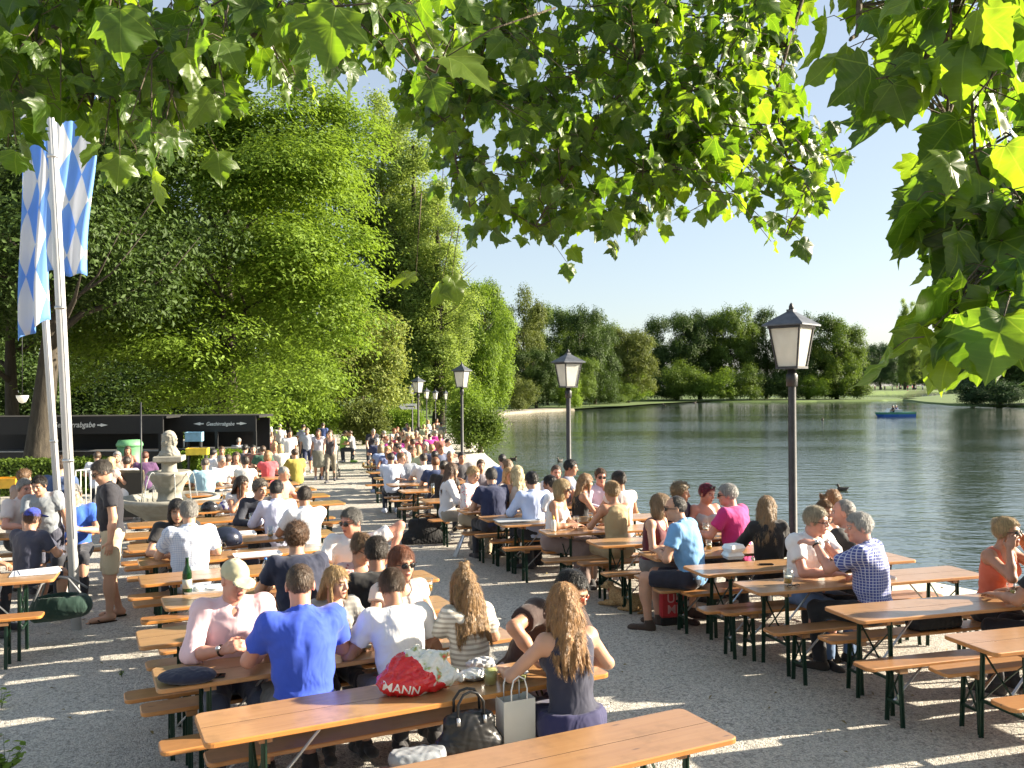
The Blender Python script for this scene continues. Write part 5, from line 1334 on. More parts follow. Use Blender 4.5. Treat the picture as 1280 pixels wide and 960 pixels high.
# ------------------------------------------------------------------ people at the near tables
NAVY = (.012, .016, .04); WHITE = (.78, .78, .78); KHAKI = (.45, .38, .26); DEN = (.10, .16, .28)
sit('man in khaki cap and pink shirt, hands clasped on the table', 'L3', 'f', 290, lod=0, s=1.03, fat=1.22, lean=.14, bend=.12, hy=22, hp=14, arms=('clasp', 'clasp'), hair=('balding', GREY_H), top=('rolled', (.80, .56, .60)), bottom=('long', (.05, .06, .1)), skin=3, acc=[('cap', (.50, .46, .30), 1), ('watch', 1)], tw=-4)
sit('man in royal blue polo seen from behind, short brown hair', 'L3', 'n', 379, lod=0, s=1.08, fat=1.1, lean=.10, bend=.12, hy=-12, hp=6, arms=('table', 'table'), hair=('crop', BROWN_H), top=('polo', (.035, .09, .58)), bottom=('shorts', (.12, .115, .11)), skin=3)
sit('blonde long-haired girl in grey top looking past the blue polo', 'L3', 'f', 414, lod=0, s=.90, fem=True, lean=.12, hy=34, hp=6, arms=('table', 'fold'), hair=('long', BLOND_H), top=('tee', (.26, .26, .25), 'stripe', (.34, .34, .32)), skin=0, fat=.92)
sit('man in white T-shirt bent forward over the table, seen from behind', 'L3', 'n', 503, lod=0, s=1.0, lean=.30, bend=.22, hy=-6, hp=26, arms=('table', 'near'), hair=('short', BROWN_H), top=('tee', WHITE), bottom=('shorts', (.22, .21, .2)), skin=2)
sit('red-haired woman with dark sunglasses above the white T-shirt man', 'L3', 'f', 497, lod=0, s=1.0, fem=True, lean=.06, hy=12, hp=2, arms=('lap', 'table'), hair=('bob', AUBURN_H), top=('cap', (.72, .66, .62)), skin=1, acc=['sunglasses'])
sit('girl in striped top with long wavy hair and topknot, from behind', 'L3', 'n', 588, lod=0, s=.93, fem=True, lean=.16, hy=-8, hp=8, arms=('table', 'table'), hair=('topknot', (.26, .15, .06)), top=('tee', (.66, .64, .58), 'stripe', (.36, .33, .28)), skin=1, fat=.95, twist=8)
sit('man in dark brown polo with white-framed sunglasses leaning over the table', 'L2', 'f', 648, lod=0, s=1.08, lean=.40, bend=.18, side=-.42, hy=28, hp=24, arms=([(-.20, .44, .81), (.6, .8, 0)], [(.10, .46, .81), (-.6, .7, -.1), (0, 0, -1), .3, (.95, .15, .5)]), hair=('short', BLACK_H), top=('polo', (.035, .014, .010)), bottom=('long', (.3, .25, .3)), skin=2, acc=['white_sunglasses'])
sit('woman in navy sleeveless top with long light brown hair, from behind', 'L2', 'n', 712, lod=0, s=1.0, fem=True, lean=.12, bend=.10, hy=-14, hp=10, arms=([(-.30, .40, .80), (.4, 1, -.1)], [(.20, .34, .86), (-.6, .4, .4)]), hair=('long', (.30, .16, .06)), top=('tank', (.022, .024, .05)), bottom=('skirt', (.02, .02, .085)), skin=1, fat=.97, back=0) if False else None
def near2():
    p, u, v = bench_pos('L2', 'n', 714)
    person('woman in navy sleeveless top with long light brown hair, from behind', (p.x, p.y, 0), (v.x, v.y), 'sit', lod=0, s=1.0, fem=True, lean=.12, bend=.10, hy=-14, hp=10, arms=([(-.26, .40, .80), (.4, 1, -.1)], [(.20, .34, .86), (-.6, .4, .4)]), hair=('long', (.30, .16, .06)), top=('tank', (.022, .024, .05)), bottom=('skirt', (.02, .02, .085)), skin=1, fat=.97)
near2()
sit('man in black T-shirt with dark hair between the two near tables, from behind', 'L4', 'n', 478, lod=0, s=1.04, lean=.2, bend=.15, hy=-20, hp=12, arms=('table', 'table'), hair=('short', DARK_H), top=('tee', (.010, .010, .011)), skin=2, fat=1.05)
sit('woman in pink floral top and spectacles looking down', 'L4', 'f', 446, lod=0, s=.97, fem=True, lean=.16, hy=28, hp=22, arms=('fold', 'table'), hair=('bun', LBROWN_H), top=('cap', (.62, .42, .40), 'floral', (.34, .10, .12)), skin=1, acc=['glasses'])
sit('grey-haired man in white shirt with dark sunglasses, elbow stuck out', 'L5', 'f', 442, lod=0, s=1.05, lean=.16, hy=-44, hp=8, arms=([(-.36, .10, .95), (.6, .3, -.5), (0, 0, -1), .3, (-.9, -.2, .5)], 'table'), hair=('short', (.12, .115, .105)), top=('tee', WHITE), skin=3, acc=['sunglasses'], fat=1.12, tw=-18)
sit('curly brown-haired man in navy T-shirt seen from behind', 'L5', 'n', 374, lod=0, s=1.02, lean=.14, hy=-24, hp=6, arms=('table', 'table'), hair=('curly', (.10, .05, .022)), top=('tee', (.014, .02, .05)), skin=1, acc=['sunglasses'], fat=1.12)
sit('grey-haired man in fine checked white shirt, from behind', 'L7', 'n', 238, lod=0, s=1.03, lean=.12, hy=-6, arms=('table', 'table'), hair=('short', GREY_H), top=('shirt', (.62, .66, .74), 'check', (.20, .27, .48)), bottom=('long', (.3, .36, .45)), skin=1, fat=1.12)
sit('black-haired person mostly hidden by the checked shirt man', 'L7', 'f', 220, lod=1, s=1.0, lean=.15, hp=15, hair=('bob', BLACK_H), top=('tee', (.02, .02, .022)), skin=1)
sit('man in plain white shirt with dark hair, hand at his cheek, from behind', 'L8', 'n', 384, lod=1, s=1.03, lean=.18, hp=14, hy=-16, arms=('table', 'chin'), hair=('short', DARK_H), top=('shirt', (.74, .76, .80)), skin=2)
sit('dark-haired man in lavender shirt, from behind', 'L9', 'n', 348, lod=1, s=1.03, lean=.16, hp=8, hy=-30, arms=('table', 'table'), hair=('short', BLACK_H), top=('long', (.55, .58, .76)), skin=1)
sit('grey curly-haired man in navy zip jacket leaning to the lavender shirt', 'L9', 'f', 322, lod=1, s=1.02, lean=.22, hp=14, hy=26, arms=('table', 'table'), hair=('curly', (.11, .09, .07)), top=('long', (.02, .025, .04)), skin=1)
sit('dark long-haired woman in white top beside the bicycle helmets', 'L10', 'f', 300, lod=1, s=.98, fem=True, lean=.14, hy=50, hp=8, arms=('table', 'chin'), hair=('long', DARK_H), top=('cap', (.72, .70, .68)), skin=2)
# standing man between the flagpoles and the dense block
b = P(140, 772)
person('standing man in navy polo and khaki shorts wearing flip-flops, looking down', (b.x, b.y, gz(b.y)), facing(-62), 'stand', lod=0, s=1.04, lean=.06, bend=.16, hy=8, hp=26, arms=('down', 'down'), hair=('short', (.06, .05, .04)), top=('polo', (.014, .014, .022)), bottom=('shorts', (.52, .44, .30)), skin=1, acc=['sunglasses'], fat=1.02, legs=(((-.10, .02, .50), (-.10, .03, .085), (-.12, .19, .035)), ((.10, .03, .50), (.10, -.08, .085), (.12, .08, .035))), shoes=0)
_o = [o for o in scene.objects if str(o.get('label', '')).startswith('standing man in navy polo')][0]
for sx, (an, toe) in ((-1, ((-.10, .03), (-.12, .19))), (1, ((.10, -.08), (.12, .08)))):
    mb = MB(); M = Matrix.Rotation(-sx * .12 * -1, 3, 'Z'); c_ = Vector(((an[0] + toe[0]) / 2, (an[1] + toe[1]) / 2 + .0, 0))
    mb.prism([(c_.x + x * .052 * (1.1 if y > 0 else .85), c_.y + y * .155) for x, y in [(math.cos(a), math.sin(a)) for a in [i * math.pi / 8 for i in range(16)]]], .001, .014)
    mb.tube([(c_.x - .045, c_.y + .02, .03), (c_.x - .02, c_.y + .06, .055), (c_.x, c_.y + .11, .04)], .006, 5); mb.tube([(c_.x + .045, c_.y + .02, .03), (c_.x + .02, c_.y + .06, .055), (c_.x, c_.y + .11, .04)], .006, 5); mb.build('flip_flop', BLACKM, _o)
# ------------------------------------------------------------------ near lake side
sit('man in checked blue shirt pointing with his hand, grey hair', 'R3', 'n', 1094, lod=0, s=1.06, lean=.16, bend=.10, hy=34, hp=6, tw=34, arms=([(-.10, .46, 1.08), (.05, 1, .15), (.3, 0, -1), .35, (-.4, -.2, -.9)], [(.20, .36, .70), (-.2, 1, -.3)]), hair=('short', (.36, .35, .33)), top=('shirt', (.055, .08, .30), 'plaid', (.55, .58, .72)), bottom=('long', (.015, .016, .02)), skin=3, shoes=(.02, .016, .012), fat=1.1, acc=[('watch', -1)])
sit('man in white polo and jeans resting his cheek on his hand', 'R3', 'f', 1003, lod=0, s=1.06, lean=.20, bend=.16, hy=26, hp=8, hr=8, tw=10, arms=('chin', [(.05, .42, .81), (-.9, .5, 0), (0, 0, -1), .8]), hair=('short', (.34, .29, .20)), top=('polo', (.76, .76, .77)), bottom=('long', (.12, .20, .36)), skin=3, shoes=(.015, .014, .014), acc=['glasses', ('watch', -1)], fat=1.06)
sit('balding man in black T-shirt hidden behind the checked shirt', 'R4', 'n', 1070, lod=0, s=1.06, lean=.14, hy=30, hp=4, tw=20, arms=('table', 'table'), hair=('balding', GREY_H), top=('tee', (.010, .010, .011)), skin=3, fat=1.1)
sit('girl with topknot and bare shoulders facing us beside the lake', 'R4', 'f', 1024, lod=0, s=.97, fem=True, lean=.12, hy=-6, hp=4, arms=([(-.14, .38, .88), (.6, .6, .2)], 'chin'), hair=('knot', (.20, .11, .05)), top=('strap', (.02, .02, .022)), skin=2, fat=.92)
sit('fuzzy curly-haired head behind the girl with topknot', 'R5', 'f', 1047, lod=1, s=.93, fem=True, hair=('curly', (.28, .15, .06)), top=('tee', (.3, .25, .2)), skin=1, tw=170)
sit('long-haired woman in black top, from behind, beside the big lamp post', 'R5', 'n', 962, lod=0, s=1.0, fem=True, lean=.08, hy=-30, tw=-10, arms=('table', 'lap'), hair=('long', (.24, .15, .07)), top=('long', (.012, .012, .012)), skin=1)
sit('grey-haired man in magenta T-shirt and sunglasses', 'R6', 'n', 924, lod=0, s=1.06, lean=.16, tw=32, hy=26, hp=6, arms=('table', 'table'), hair=('short', (.33, .32, .30)), top=('tee', (.52, .025, .19)), skin=3, fat=1.16, acc=['sunglasses'])
sit('woman with dyed red hair and grey tank top', 'R6', 'f', 880, lod=0, s=1.0, fem=True, lean=.05, hy=24, hp=12, arms=('lap', 'lap'), hair=('short', (.20, .02, .04)), top=('strap', (.42, .42, .42)), skin=3, acc=['headsunglasses'])
sit('balding man in sky blue polo with sunglasses and navy shorts', 'R5', 'n', 866, lod=0, s=1.06, lean=.22, bend=.16, tw=42, hy=24, hp=4, arms=('near', 'near'), hair=('balding', (.05, .045, .04)), top=('polo', (.16, .37, .66)), bottom=('shorts', (.014, .015, .03)), skin=1, acc=['sunglasses'], fat=1.08, shoes=(.05, .03, .02))
sit('blonde woman in dark red top and sunglasses facing the sky blue polo', 'R5', 'f', 815, lod=0, s=1.0, fem=True, lean=.12, tw=40, hy=22, hp=2, arms=('fold', 'near'), hair=('bob', (.26, .17, .09)), top=('tank', (.10, .012, .02)), bottom=('shorts', (.16, .15, .14)), skin=1, acc=['sunglasses'], shoes=(.04, .02, .016))
sit('dark purple-shirted man behind the blonde woman in dark red', 'R6', 'f', 842, lod=1, s=1.03, lean=.1, hy=30, tw=30, hair=('curly', (.17, .12, .06)), top=('tee', (.03, .014, .04)), skin=2)
sit('woman in beige strap dress with pinned-up blonde hair, from behind', 'R7', 'n', 772, lod=0, s=1.03, fem=True, lean=.12, tw=10, hy=10, hp=6, arms=('table', 'table'), hair=('bun', (.32, .21, .10)), top=('strap', (.42, .32, .17)), bottom=('skirt', (.40, .31, .17)), skin=2)
sit('blonde woman in white strap top with sunglasses and brown skirt', 'R7', 'f', 692, lod=0, s=1.03, fem=True, lean=.14, tw=52, hy=10, hp=6, arms=('fold', 'near'), hair=('bob', (.40, .29, .14)), top=('strap', (.74, .72, .72)), bottom=('longskirt', (.24, .17, .15)), skin=2, acc=['sunglasses'])
sit('long brown-haired woman in black tank beside the blonde woman in white', 'R8', 'f', 724, lod=1, s=1.0, fem=True, lean=.1, tw=80, hy=10, hair=('long', (.24, .14, .06)), top=('tank', (.012, .012, .014)), skin=2)
sit('man in pale pink shirt with sunglasses under the second lamp', 'R9', 'f', 748, lod=1, s=1.03, lean=.1, hy=-10, arms=('chin', 'table'), hair=('short', (.10, .055, .03)), top=('long', (.66, .56, .68)), skin=3, acc=['sunglasses'])
sit('woman with dark high bun in white dress beside the lake', 'R8', 'n', 778, lod=1, s=1.05, fem=True, lean=.08, hy=20, hair=('bun', DARK_H), top=('cap', (.70, .62, .60)), skin=2, seat=.50)
sit('dark-haired man in pale blue shirt, from behind, by the lake', 'R9', 'n', 669, lod=1, s=1.06, lean=.12, hy=10, hair=('short', BLACK_H), top=('long', (.45, .54, .78)), skin=1)
sit('man with dark hair in white shirt turned to the pale blue shirt', 'R9', 'n', 700, lod=1, s=1.0, lean=.2, tw=40, hair=('short', BLACK_H), top=('tee', (.70, .72, .76)), skin=2)
sit('short-haired man facing the pale blue shirt', 'R10', 'f', 694, lod=1, s=1.03, lean=.05, hy=-10, hair=('crop', BROWN_H), top=('shirt', (.6, .62, .66)), skin=3)
sit('black-haired man behind the second lamp post', 'R10', 'f', 708, lod=1, s=1.08, lean=.05, tw=60, hair=('short', BLACK_H), top=('tee', (.2, .22, .3)), skin=2, seat=.5)
sit('platinum blonde woman, from behind, by the lake', 'R10', 'n', 650, lod=1, s=1.05, fem=True, lean=.1, hair=('long', (.55, .44, .24)), top=('strap', (.5, .42, .36)), skin=2, seat=.5)
sit('broad man in navy polo, from behind, by the lake', 'R10', 'n', 618, lod=1, s=1.06, lean=.14, hy=-10, hair=('short', (.055, .05, .045)), top=('polo', (.014, .022, .07)), skin=1, fat=1.15, arms=('near', 'near'))
sit('blonde short-haired woman in white and pink floral blouse', 'R11', 'n', 588, lod=1, s=1.02, fem=True, lean=.1, tw=-58, hy=-10, hp=12, hair=('short', (.42, .29, .14)), top=('long', (.72, .66, .64), 'floral', (.62, .06, .09)), bottom=('long', (.40, .33, .22)), skin=1, arms=('near', 'near'), back=.05) if False else None
p = P(588, 688); 
person('blonde short-haired woman in white and pink floral blouse and khaki trousers', (p.x - .05, p.y + .25, gz(p.y)), facing(62), 'sit', lod=1, s=1.05, fem=True, lean=.10, hy=-6, hp=16, hair=('short', (.42, .29, .14)), top=('long', (.72, .66, .64), 'floral', (.62, .06, .09)), bottom=('long', (.40, .33, .22)), skin=1, arms=('near', 'near'), shoes=(.3, .25, .18))
person('brown-haired woman in white jumper beside the black rucksack', (p.x - .42, p.y + .75, gz(p.y)), facing(100), 'sit', lod=1, s=1.05, fem=True, lean=.06, hy=20, hp=6, hair=('long', (.10, .055, .03)), top=('long', (.66, .66, .68)), bottom=('long', (.34, .30, .24)), skin=1, arms=('near', 'near'), shoes=(.2, .18, .15))
sit('woman in orange tank top adjusting her sunglasses with both hands', 'R2', 'f', 1240, lod=0, s=1.02, fem=True, lean=.18, bend=.1, hy=8, hp=-2, tw=10, arms=('specs', 'specs'), hair=('bun', (.44, .32, .16)), top=('tank', (.62, .14, .07)), bottom=('skirt', (.012, .012, .013)), skin=2, acc=['sunglasses'])
sit('man in black T-shirt with sunglasses cut off by the edge of the photo', 'R2', 'n', 1325, lod=0, s=1.04, lean=.12, hy=70, hp=6, tw=20, hair=('short', DARK_H), top=('tee', (.014, .014, .016)), skin=2, acc=['sunglasses'])
# ------------------------------------------------------------------ people by the flagpoles
g = 'people at the tables beside the flagpoles'
b = P(50, 772)
person('boy in grey T-shirt leaning over the table beside the rear flagpole', (b.x - .36, b.y + .9, gz(b.y)), facing(18), 'stand', lod=0, s=.92, lean=.34, bend=.16, side=.12, hy=-20, hp=16, arms=('down', [(.20, .34, .84), (0, 1, -.3)]), hair=('short', (.02, .015, .012)), top=('tee', (.30, .33, .36)), bottom=('shorts', (.03, .035, .06), 'check', (.2, .2, .25)), skin=1, group=g)
b = P(34, 786)
person('boy in blue baseball cap and navy top, from behind', (b.x, b.y - .02, 0), facing(168), 'sit', lod=0, s=.90, lean=.12, hy=-10, hp=6, arms=('table', 'table'), hair=('short', (.10, .05, .03)), top=('tee', (.045, .05, .085)), bottom=('shorts', (.03, .035, .06)), skin=1, acc=[('cap', (.03, .06, .42), 1)], group=g, shoes=(.04, .04, .04))
person('person in cream sleeve holding the dark green shopping bag, cut off by the edge', (b.x - .62, b.y - .25, 0), facing(95), 'sit', lod=0, s=1.0, fem=True, lean=.22, hy=30, hp=10, arms=('lap', [(.24, .66, .74), (.2, 1, -.2), (0, 0, -1), .9]), hair=('bob', (.06, .035, .02)), top=('long', (.62, .60, .48)), skin=2, group=g)
person('person in pale shirt cut off by the edge behind the boy in the blue cap', (P(2, 745).x - .12, P(2, 745).y + .6, 0), facing(60), 'sit', lod=1, s=1.05, lean=.15, hair=('short', GREY_H), top=('shirt', (.70, .60, .56)), skin=3, group=g)
def hd(label, px, py, ang, **kw):
    s = kw.get('s', 1.0); p = at_head(px, py, 1.27 * s if kw.get('kind', 'sit') == 'sit' else 1.63 * s); kk = kw.pop('kind', 'sit')
    return person(label, (p.x, p.y, gz(p.y)), facing(ang), kk, **kw)
hd('brown-haired boy glancing out behind the boy in grey', 36, 612, 30, lod=1, s=1.0, hair=('short', (.11, .06, .03)), top=('tee', (.12, .03, .03)), skin=1, group=g)
hd('brown-haired person facing away by the thick tree trunk', 22, 596, 150, lod=1, s=1.0, hair=('curly', (.13, .07, .03)), top=('tee', (.3, .2, .15)), skin=1, group=g)
hd('woman in grey top with brown hair, from behind, at the flagpole', 57, 618, 190, lod=1, s=1.0, fem=True, hair=('bob', (.12, .07, .035)), top=('tee', (.22, .22, .23)), skin=1, group=g)
hd('man in bright blue T-shirt partly hidden by the front flagpole', 94, 612, 20, lod=1, s=1.05, hair=('short', GREY_H), top=('tee', (.04, .14, .62)), skin=1, fat=1.15, group=g, arms=('clasp', 'clasp'))
hd('person in faded blue shirt and jeans standing at the thick tree trunk', 70, 580, 170, kind='stand', lod=1, s=1.02, hair=('short', BROWN_H), top=('tee', (.05, .09, .2)), bottom=('long', (.2, .26, .38)), skin=1, group=g)
# ------------------------------------------------------------------ far people: a few figures built once and copied with their own clothes
far_proto('sit_short', kind='sit', lean=.14, hair=('short', BROWN_H), top=('tee', (.5, .5, .5)))
far_proto('sit_shirt', kind='sit', lean=.10, hair=('short', BROWN_H), top=('long', (.5, .5, .5)), arms=('chin', 'table'), hy=18)
far_proto('sit_bald', kind='sit', lean=.12, hair=('crop', GREY_H), top=('shirt', (.5, .5, .5)), fat=1.15)
far_proto('sit_long', kind='sit', lean=.10, fem=True, hair=('long', BLOND_H), top=('tank', (.5, .5, .5)), bottom=('skirt', (.1, .1, .1)))
far_proto('sit_bob', kind='sit', lean=.14, fem=True, hair=('bob', BLOND_H), top=('cap', (.5, .5, .5)), hy=-20)
far_proto('sit_bun', kind='sit', lean=.12, fem=True, hair=('bun', BROWN_H), top=('cap', (.5, .5, .5)), hy=22)
far_proto('stand_man', kind='stand', arms=('down', 'down'), hair=('short', BROWN_H), top=('shirt', (.5, .5, .5)), bottom=('long', (.03, .03, .05)))
far_proto('walk_shorts', kind='walk', arms=('down', 'down'), hair=('short', BROWN_H), top=('tee', (.5, .5, .5)), bottom=('shorts', (.03, .03, .05)))
far_proto('push_woman', kind='walk', fem=True, arms=('push', 'push'), hair=('tail', BROWN_H), top=('tank', (.5, .5, .5)), bottom=('long', (.03, .03, .05)))
far_proto('stand_woman', kind='stand', fem=True, arms=('down', 'down'), hair=('long', BLOND_H), top=('cap', (.5, .5, .5)), bottom=('skirt', (.03, .03, .05)))
far_proto('bend_man', kind='stand', lean=.45, bend=.3, hp=20, arms=([(-.15, .45, .9)], [(.2, .3, .85)]), hair=('crop', GREY_H), top=('polo', (.5, .5, .5)), bottom=('long', (.03, .03, .05)))
W1 = (.72, .72, .72); W2 = (.62, .64, .70)
# key, px, py(head), facing, top, hair, label, bottom
FL_ = [
 ('sit_bald', 256, 579, 195, (.40, .62, .72), (.08, .06, .045), 'man in pale blue T-shirt, from behind, right beside the fountain'),
 ('sit_short', 272, 575, 60, W1, GREY_H, 'grey-haired man in white behind the pale blue T-shirt'),
 ('sit_short', 285, 574, 200, W1, BROWN_H, 'brown-haired man in white, from behind, at the fountain table'),
 ('sit_short', 262, 566, 150, W1, BLACK_H, 'black-haired man in white nearest the stone bust'),
 ('sit_long', 295, 570, 20, (.5, .42, .3), BROWN_H, 'brown-haired woman in sand-coloured top among the fountain crowd'),
 ('sit_bun', 306, 577, 190, (.68, .66, .6), DARK_H, 'dark-haired woman in cream with her hair up, from behind'),
 ('sit_short', 316, 560, 20, (.2, .1, .08), BLACK_H, 'black-haired man in maroon facing us near the hedge'),
 ('sit_short', 329, 562, 200, (.03, .10, .06), BROWN_H, 'man in dark green T-shirt, from behind, near the hedge'),
 ('sit_bob', 335, 569, 200, (.62, .10, .12), (.28, .16, .07), 'woman in coral top with her back to us'),
 ('sit_bald', 347, 590, 80, (.45, .25, .2), GREY_H, 'bald ruddy man behind the curly-haired man in zip jacket'),
 ('sit_short', 297, 551, 180, (.55, .62, .74), GREY_H, 'grey-haired man in pale blue by the end of the hedge'),
 ('sit_short', 304, 560, 170, (.12, .12, .14), BLACK_H, 'black-haired man in dark grey by the end of the hedge'),
 ('sit_long', 343, 556, 20, (.66, .52, .4), FAIR_H, 'fair-haired woman facing us behind the coral top'),
 ('sit_bob', 352, 560, 210, (.62, .6, .5), FAIR_H, 'fair-haired woman in cream beside the white-shirted walker'),
 ('sit_bun', 318, 548, 30, W2, LBROWN_H, 'light-haired woman in white under the right stall sign'),
 ('sit_short', 338, 547, 10, (.3, .08, .08), BROWN_H, 'man in dull red behind the fair-haired woman'),
 ('sit_short', 277, 562, 20, (.45, .3, .28), BROWN_H, 'brown-haired man facing us over the fountain table'),
 ('sit_bob', 357, 551, 30, (.5, .5, .55), GREY_H, 'grey-haired woman facing us by the white-shirted walker'),
 ('sit_short', 371, 566, 220, (.35, .3, .05), BROWN_H, 'person in mustard yellow sitting low beside the path'),
 ('sit_short', 312, 540, 200, W1, BLACK_H, 'black-haired man in white under the arrow of the right stall sign'),
 ('stand_man', 317, 536, 0, (.62, .58, .46), FAIR_H, 'standing fair-haired person in cream at the stall opening'),
 ('stand_man', 361, 541, 30, W1, DARK_H, 'walker in white shirt and dark trousers at the crowd edge'),
 ('walk_shorts', 384, 538, 10, (.5, .53, .58), (.16, .13, .1), 'walker in grey T-shirt and navy shorts on the path'),
 ('push_woman', 413, 541, 5, (.05, .05, .06), BROWN_H, 'woman in dark tank top pushing the stroller'),
 ('stand_woman', 398, 540, 10, (.42, .42, .48), BROWN_H, 'woman in grey walking behind the stroller'),
 ('stand_man', 334, 529, 0, W1, DARK_H, 'standing man in white at the back of the crowd beside the stall'),
 ('stand_man', 350, 533, 200, (.5, .48, .5), GREY_H, 'standing grey-haired man at the back of the crowd'),
 ('stand_man', 378, 533, 170, (.3, .33, .5), DARK_H, 'standing dark-haired man in blue grey behind the grey T-shirt walker'),
 ('stand_man', 403, 531, 180, (.03, .06, .2), DARK_H, 'standing dark-haired man in dark blue behind the stroller'),
 ('sit_short', 428, 541, 90, (.25, .48, .08), DARK_H, 'man in lime green T-shirt sitting across the path'),
 ('sit_short', 441, 541, 270, (.3, .3, .32), BROWN_H, 'man in grey sitting opposite the lime green T-shirt'),
 ('bend_man', 463, 536, 30, (.02, .022, .035), GREY_H, 'bald man in navy bending over the far lake table'),
 # between trunk and fountain
 ('sit_bob', 146, 569, 30, (.4, .3, .25), GREY_H, 'grey-haired person facing us behind the navy polo man'),
 ('sit_short', 157, 577, 190, W1, DARK_H, 'dark-haired person in white, from behind, left of the fountain'),
 ('sit_long', 160, 562, 20, (.35, .2, .15), BROWN_H, 'brown-haired woman facing us left of the bust'),
 ('sit_short', 181, 570, 200, (.10, .04, .12), (.12, .05, .03), 'auburn-haired person in dark purple, from behind, at the fountain'),
 ('sit_short', 121, 570, 200, W2, BROWN_H, 'person in white nearest the standing man in navy'),
 ('sit_bob', 134, 578, 170, (.5, .4, .35), FAIR_H, 'fair-haired person hidden behind the standing man in navy'),
 ('sit_short', 99, 549, 10, (.05, .02, .02), BROWN_H, 'person in the shade right behind the front flagpole'),
 ('stand_man', 193, 530, 60, (.04, .09, .45), (.2, .12, .06), 'person in bright blue standing at the left of the bust'),
 ('sit_short', 190, 548, 20, (.2, .12, .1), BROWN_H, 'person facing us in the shade left of the bust'),
 ('sit_short', 180, 549, 40, (.5, .45, .4), LBROWN_H, 'person in beige in the shade left of the bust'),
 # lake row, middle distance
 ('sit_shirt', 489, 572, 190, (.62, .68, .80), DARK_H, 'man in white shirt, from behind, first on the path side of the lake row'),
 ('sit_bun', 498, 571, 40, (.5, .35, .3), LBROWN_H, 'woman facing the white shirt at the path side'),
 ('sit_bob', 510, 571, 200, (.20, .22, .26), WHITE_H, 'white-haired woman in slate grey, from behind'),
 ('sit_long', 523, 561, 190, (.012, .012, .014), (.3, .2, .09), 'blonde long-haired woman in black, from behind, in the lake row'),
 ('sit_short', 531, 573, 200, (.66, .66, .68), DARK_H, 'dark-haired man in off-white, from behind, in the lake row'),
 ('sit_short', 545, 578, 190, (.03, .05, .13), (.17, .07, .025), 'ginger-haired man in navy, from behind, in the lake row'),
 ('sit_short', 553, 583, 170, (.015, .012, .012), DARK_H, 'dark-haired man in black beside the ginger-haired man'),
 ('sit_short', 543, 569, 180, (.1, .1, .12), BLACK_H, 'black-haired man before the third lamp'),
 ('sit_bald', 562, 568, 10, (.4, .38, .36), GREY_H, 'bald man with sunglasses facing us by the third lamp'),
 ('sit_short', 575, 570, 20, (.08, .08, .09), BLACK_H, 'black-haired man with sunglasses facing us by the third lamp'),
 ('sit_short', 600, 580, 10, (.3, .27, .3), BROWN_H, 'brown-haired person in mauve grey facing us behind the floral blouse'),
 ('sit_bob', 628, 592, 60, (.6, .5, .46), (.3, .18, .07), 'fair-haired woman beside the navy polo by the lake'),
 ('sit_short', 629, 574, 190, (.05, .12, .34), BLACK_H, 'black-haired man in deep blue at the water'),
 ('sit_long', 640, 581, 250, (.45, .34, .26), LBROWN_H, 'bare-shouldered woman raising her head at the water'),
 ('sit_bob', 477, 560, 200, (.28, .36, .56), (.25, .18, .1), 'blonde person in blue vest at the path side of the far row'),
 ('sit_bald', 472, 551, 200, (.03, .04, .10), (.5, .48, .46), 'white-haired person in navy beside the bending man'),
]
FR_ = []
rr = random.Random(91)
cols = [((.62, .50, .46), 'dusty pink'), ((.7, .7, .7), 'white'), ((.10, .12, .2), 'slate blue'), ((.58, .06, .14), 'cherry red'), ((.014, .014, .016), 'black'), ((.5, .42, .28), 'sand'), ((.2, .25, .45), 'denim blue'), ((.56, .03, .30), 'hot pink'), ((.33, .33, .35), 'mid grey'), ((.46, .5, .3), 'pale green'), ((.3, .12, .1), 'brick')]
hcs = [(BLOND_H, 'blonde'), (BROWN_H, 'brown-haired'), (DARK_H, 'dark-haired'), (FAIR_H, 'fair-haired'), (GREY_H, 'grey-haired'), (LBROWN_H, 'light brown-haired'), (AUBURN_H, 'auburn-haired')]
spots = [(478, 546), (486, 549), (493, 545), (500, 549), (507, 553), (514, 547), (490, 538), (498, 536), (505, 540), (512, 536), (520, 541), (517, 553), (527, 548), (507, 545), (483, 541), (534, 540), (530, 533), (538, 545), (545, 541), (541, 533), (547, 534), (552, 530), (524, 531), (551, 546), (534, 556), (540, 560), (549, 560), (502, 559), (494, 558), (488, 556), (519, 563), (510, 531), (545, 525), (537, 527), (556, 552), (513, 561), (484, 562)]
seen = set(); keys = ['sit_short', 'sit_bob', 'sit_long', 'sit_bun', 'sit_shirt', 'sit_bald', 'sit_short']
places = ['before the far lamps', 'between the far lamps and the path', 'at the lake end of the far row', 'among the far row by the bushes', 'in the middle of the far lake row', 'just before the second far lamp cluster']
for i, (px, py) in enumerate(spots):
    for _ in range(200):
        k = rr.choice(keys); c, cn = rr.choice(cols); h, hn = rr.choice(hcs); a = rr.choice([15, 30, 190, 200, 170, 60, 340, 260])
        if (px, py) in ((538, 545), (545, 541)): c, cn = cols[7]
        if (px, py) == (527, 548): c, cn = cols[3]
        dn = 'facing us' if a in (15, 30, 340) else ('seen from behind' if a in (190, 200, 170) else 'in profile')
        pl = places[3] if px > 543 else places[2] if px > 532 else places[0] if py < 541 else places[4] if px > 508 else places[1]
        lb = '%s person in %s %s %s' % (hn, cn, dn, pl)
        if (hn, cn) not in seen: break
    seen.add((hn, cn)); FR_.append((k, px, py, a, c, h, lb))
for k, px, py, a, c, h, lb in FL_:
    bot = {'walk_shorts': (.02, .03, .08), 'push_woman': (.2, .18, .14), 'stand_woman': (.2, .2, .16)}.get(k)
    far_person(lb, k, px, py, a, c, h, bot, s=1.0 if k.startswith('sit') else .97)
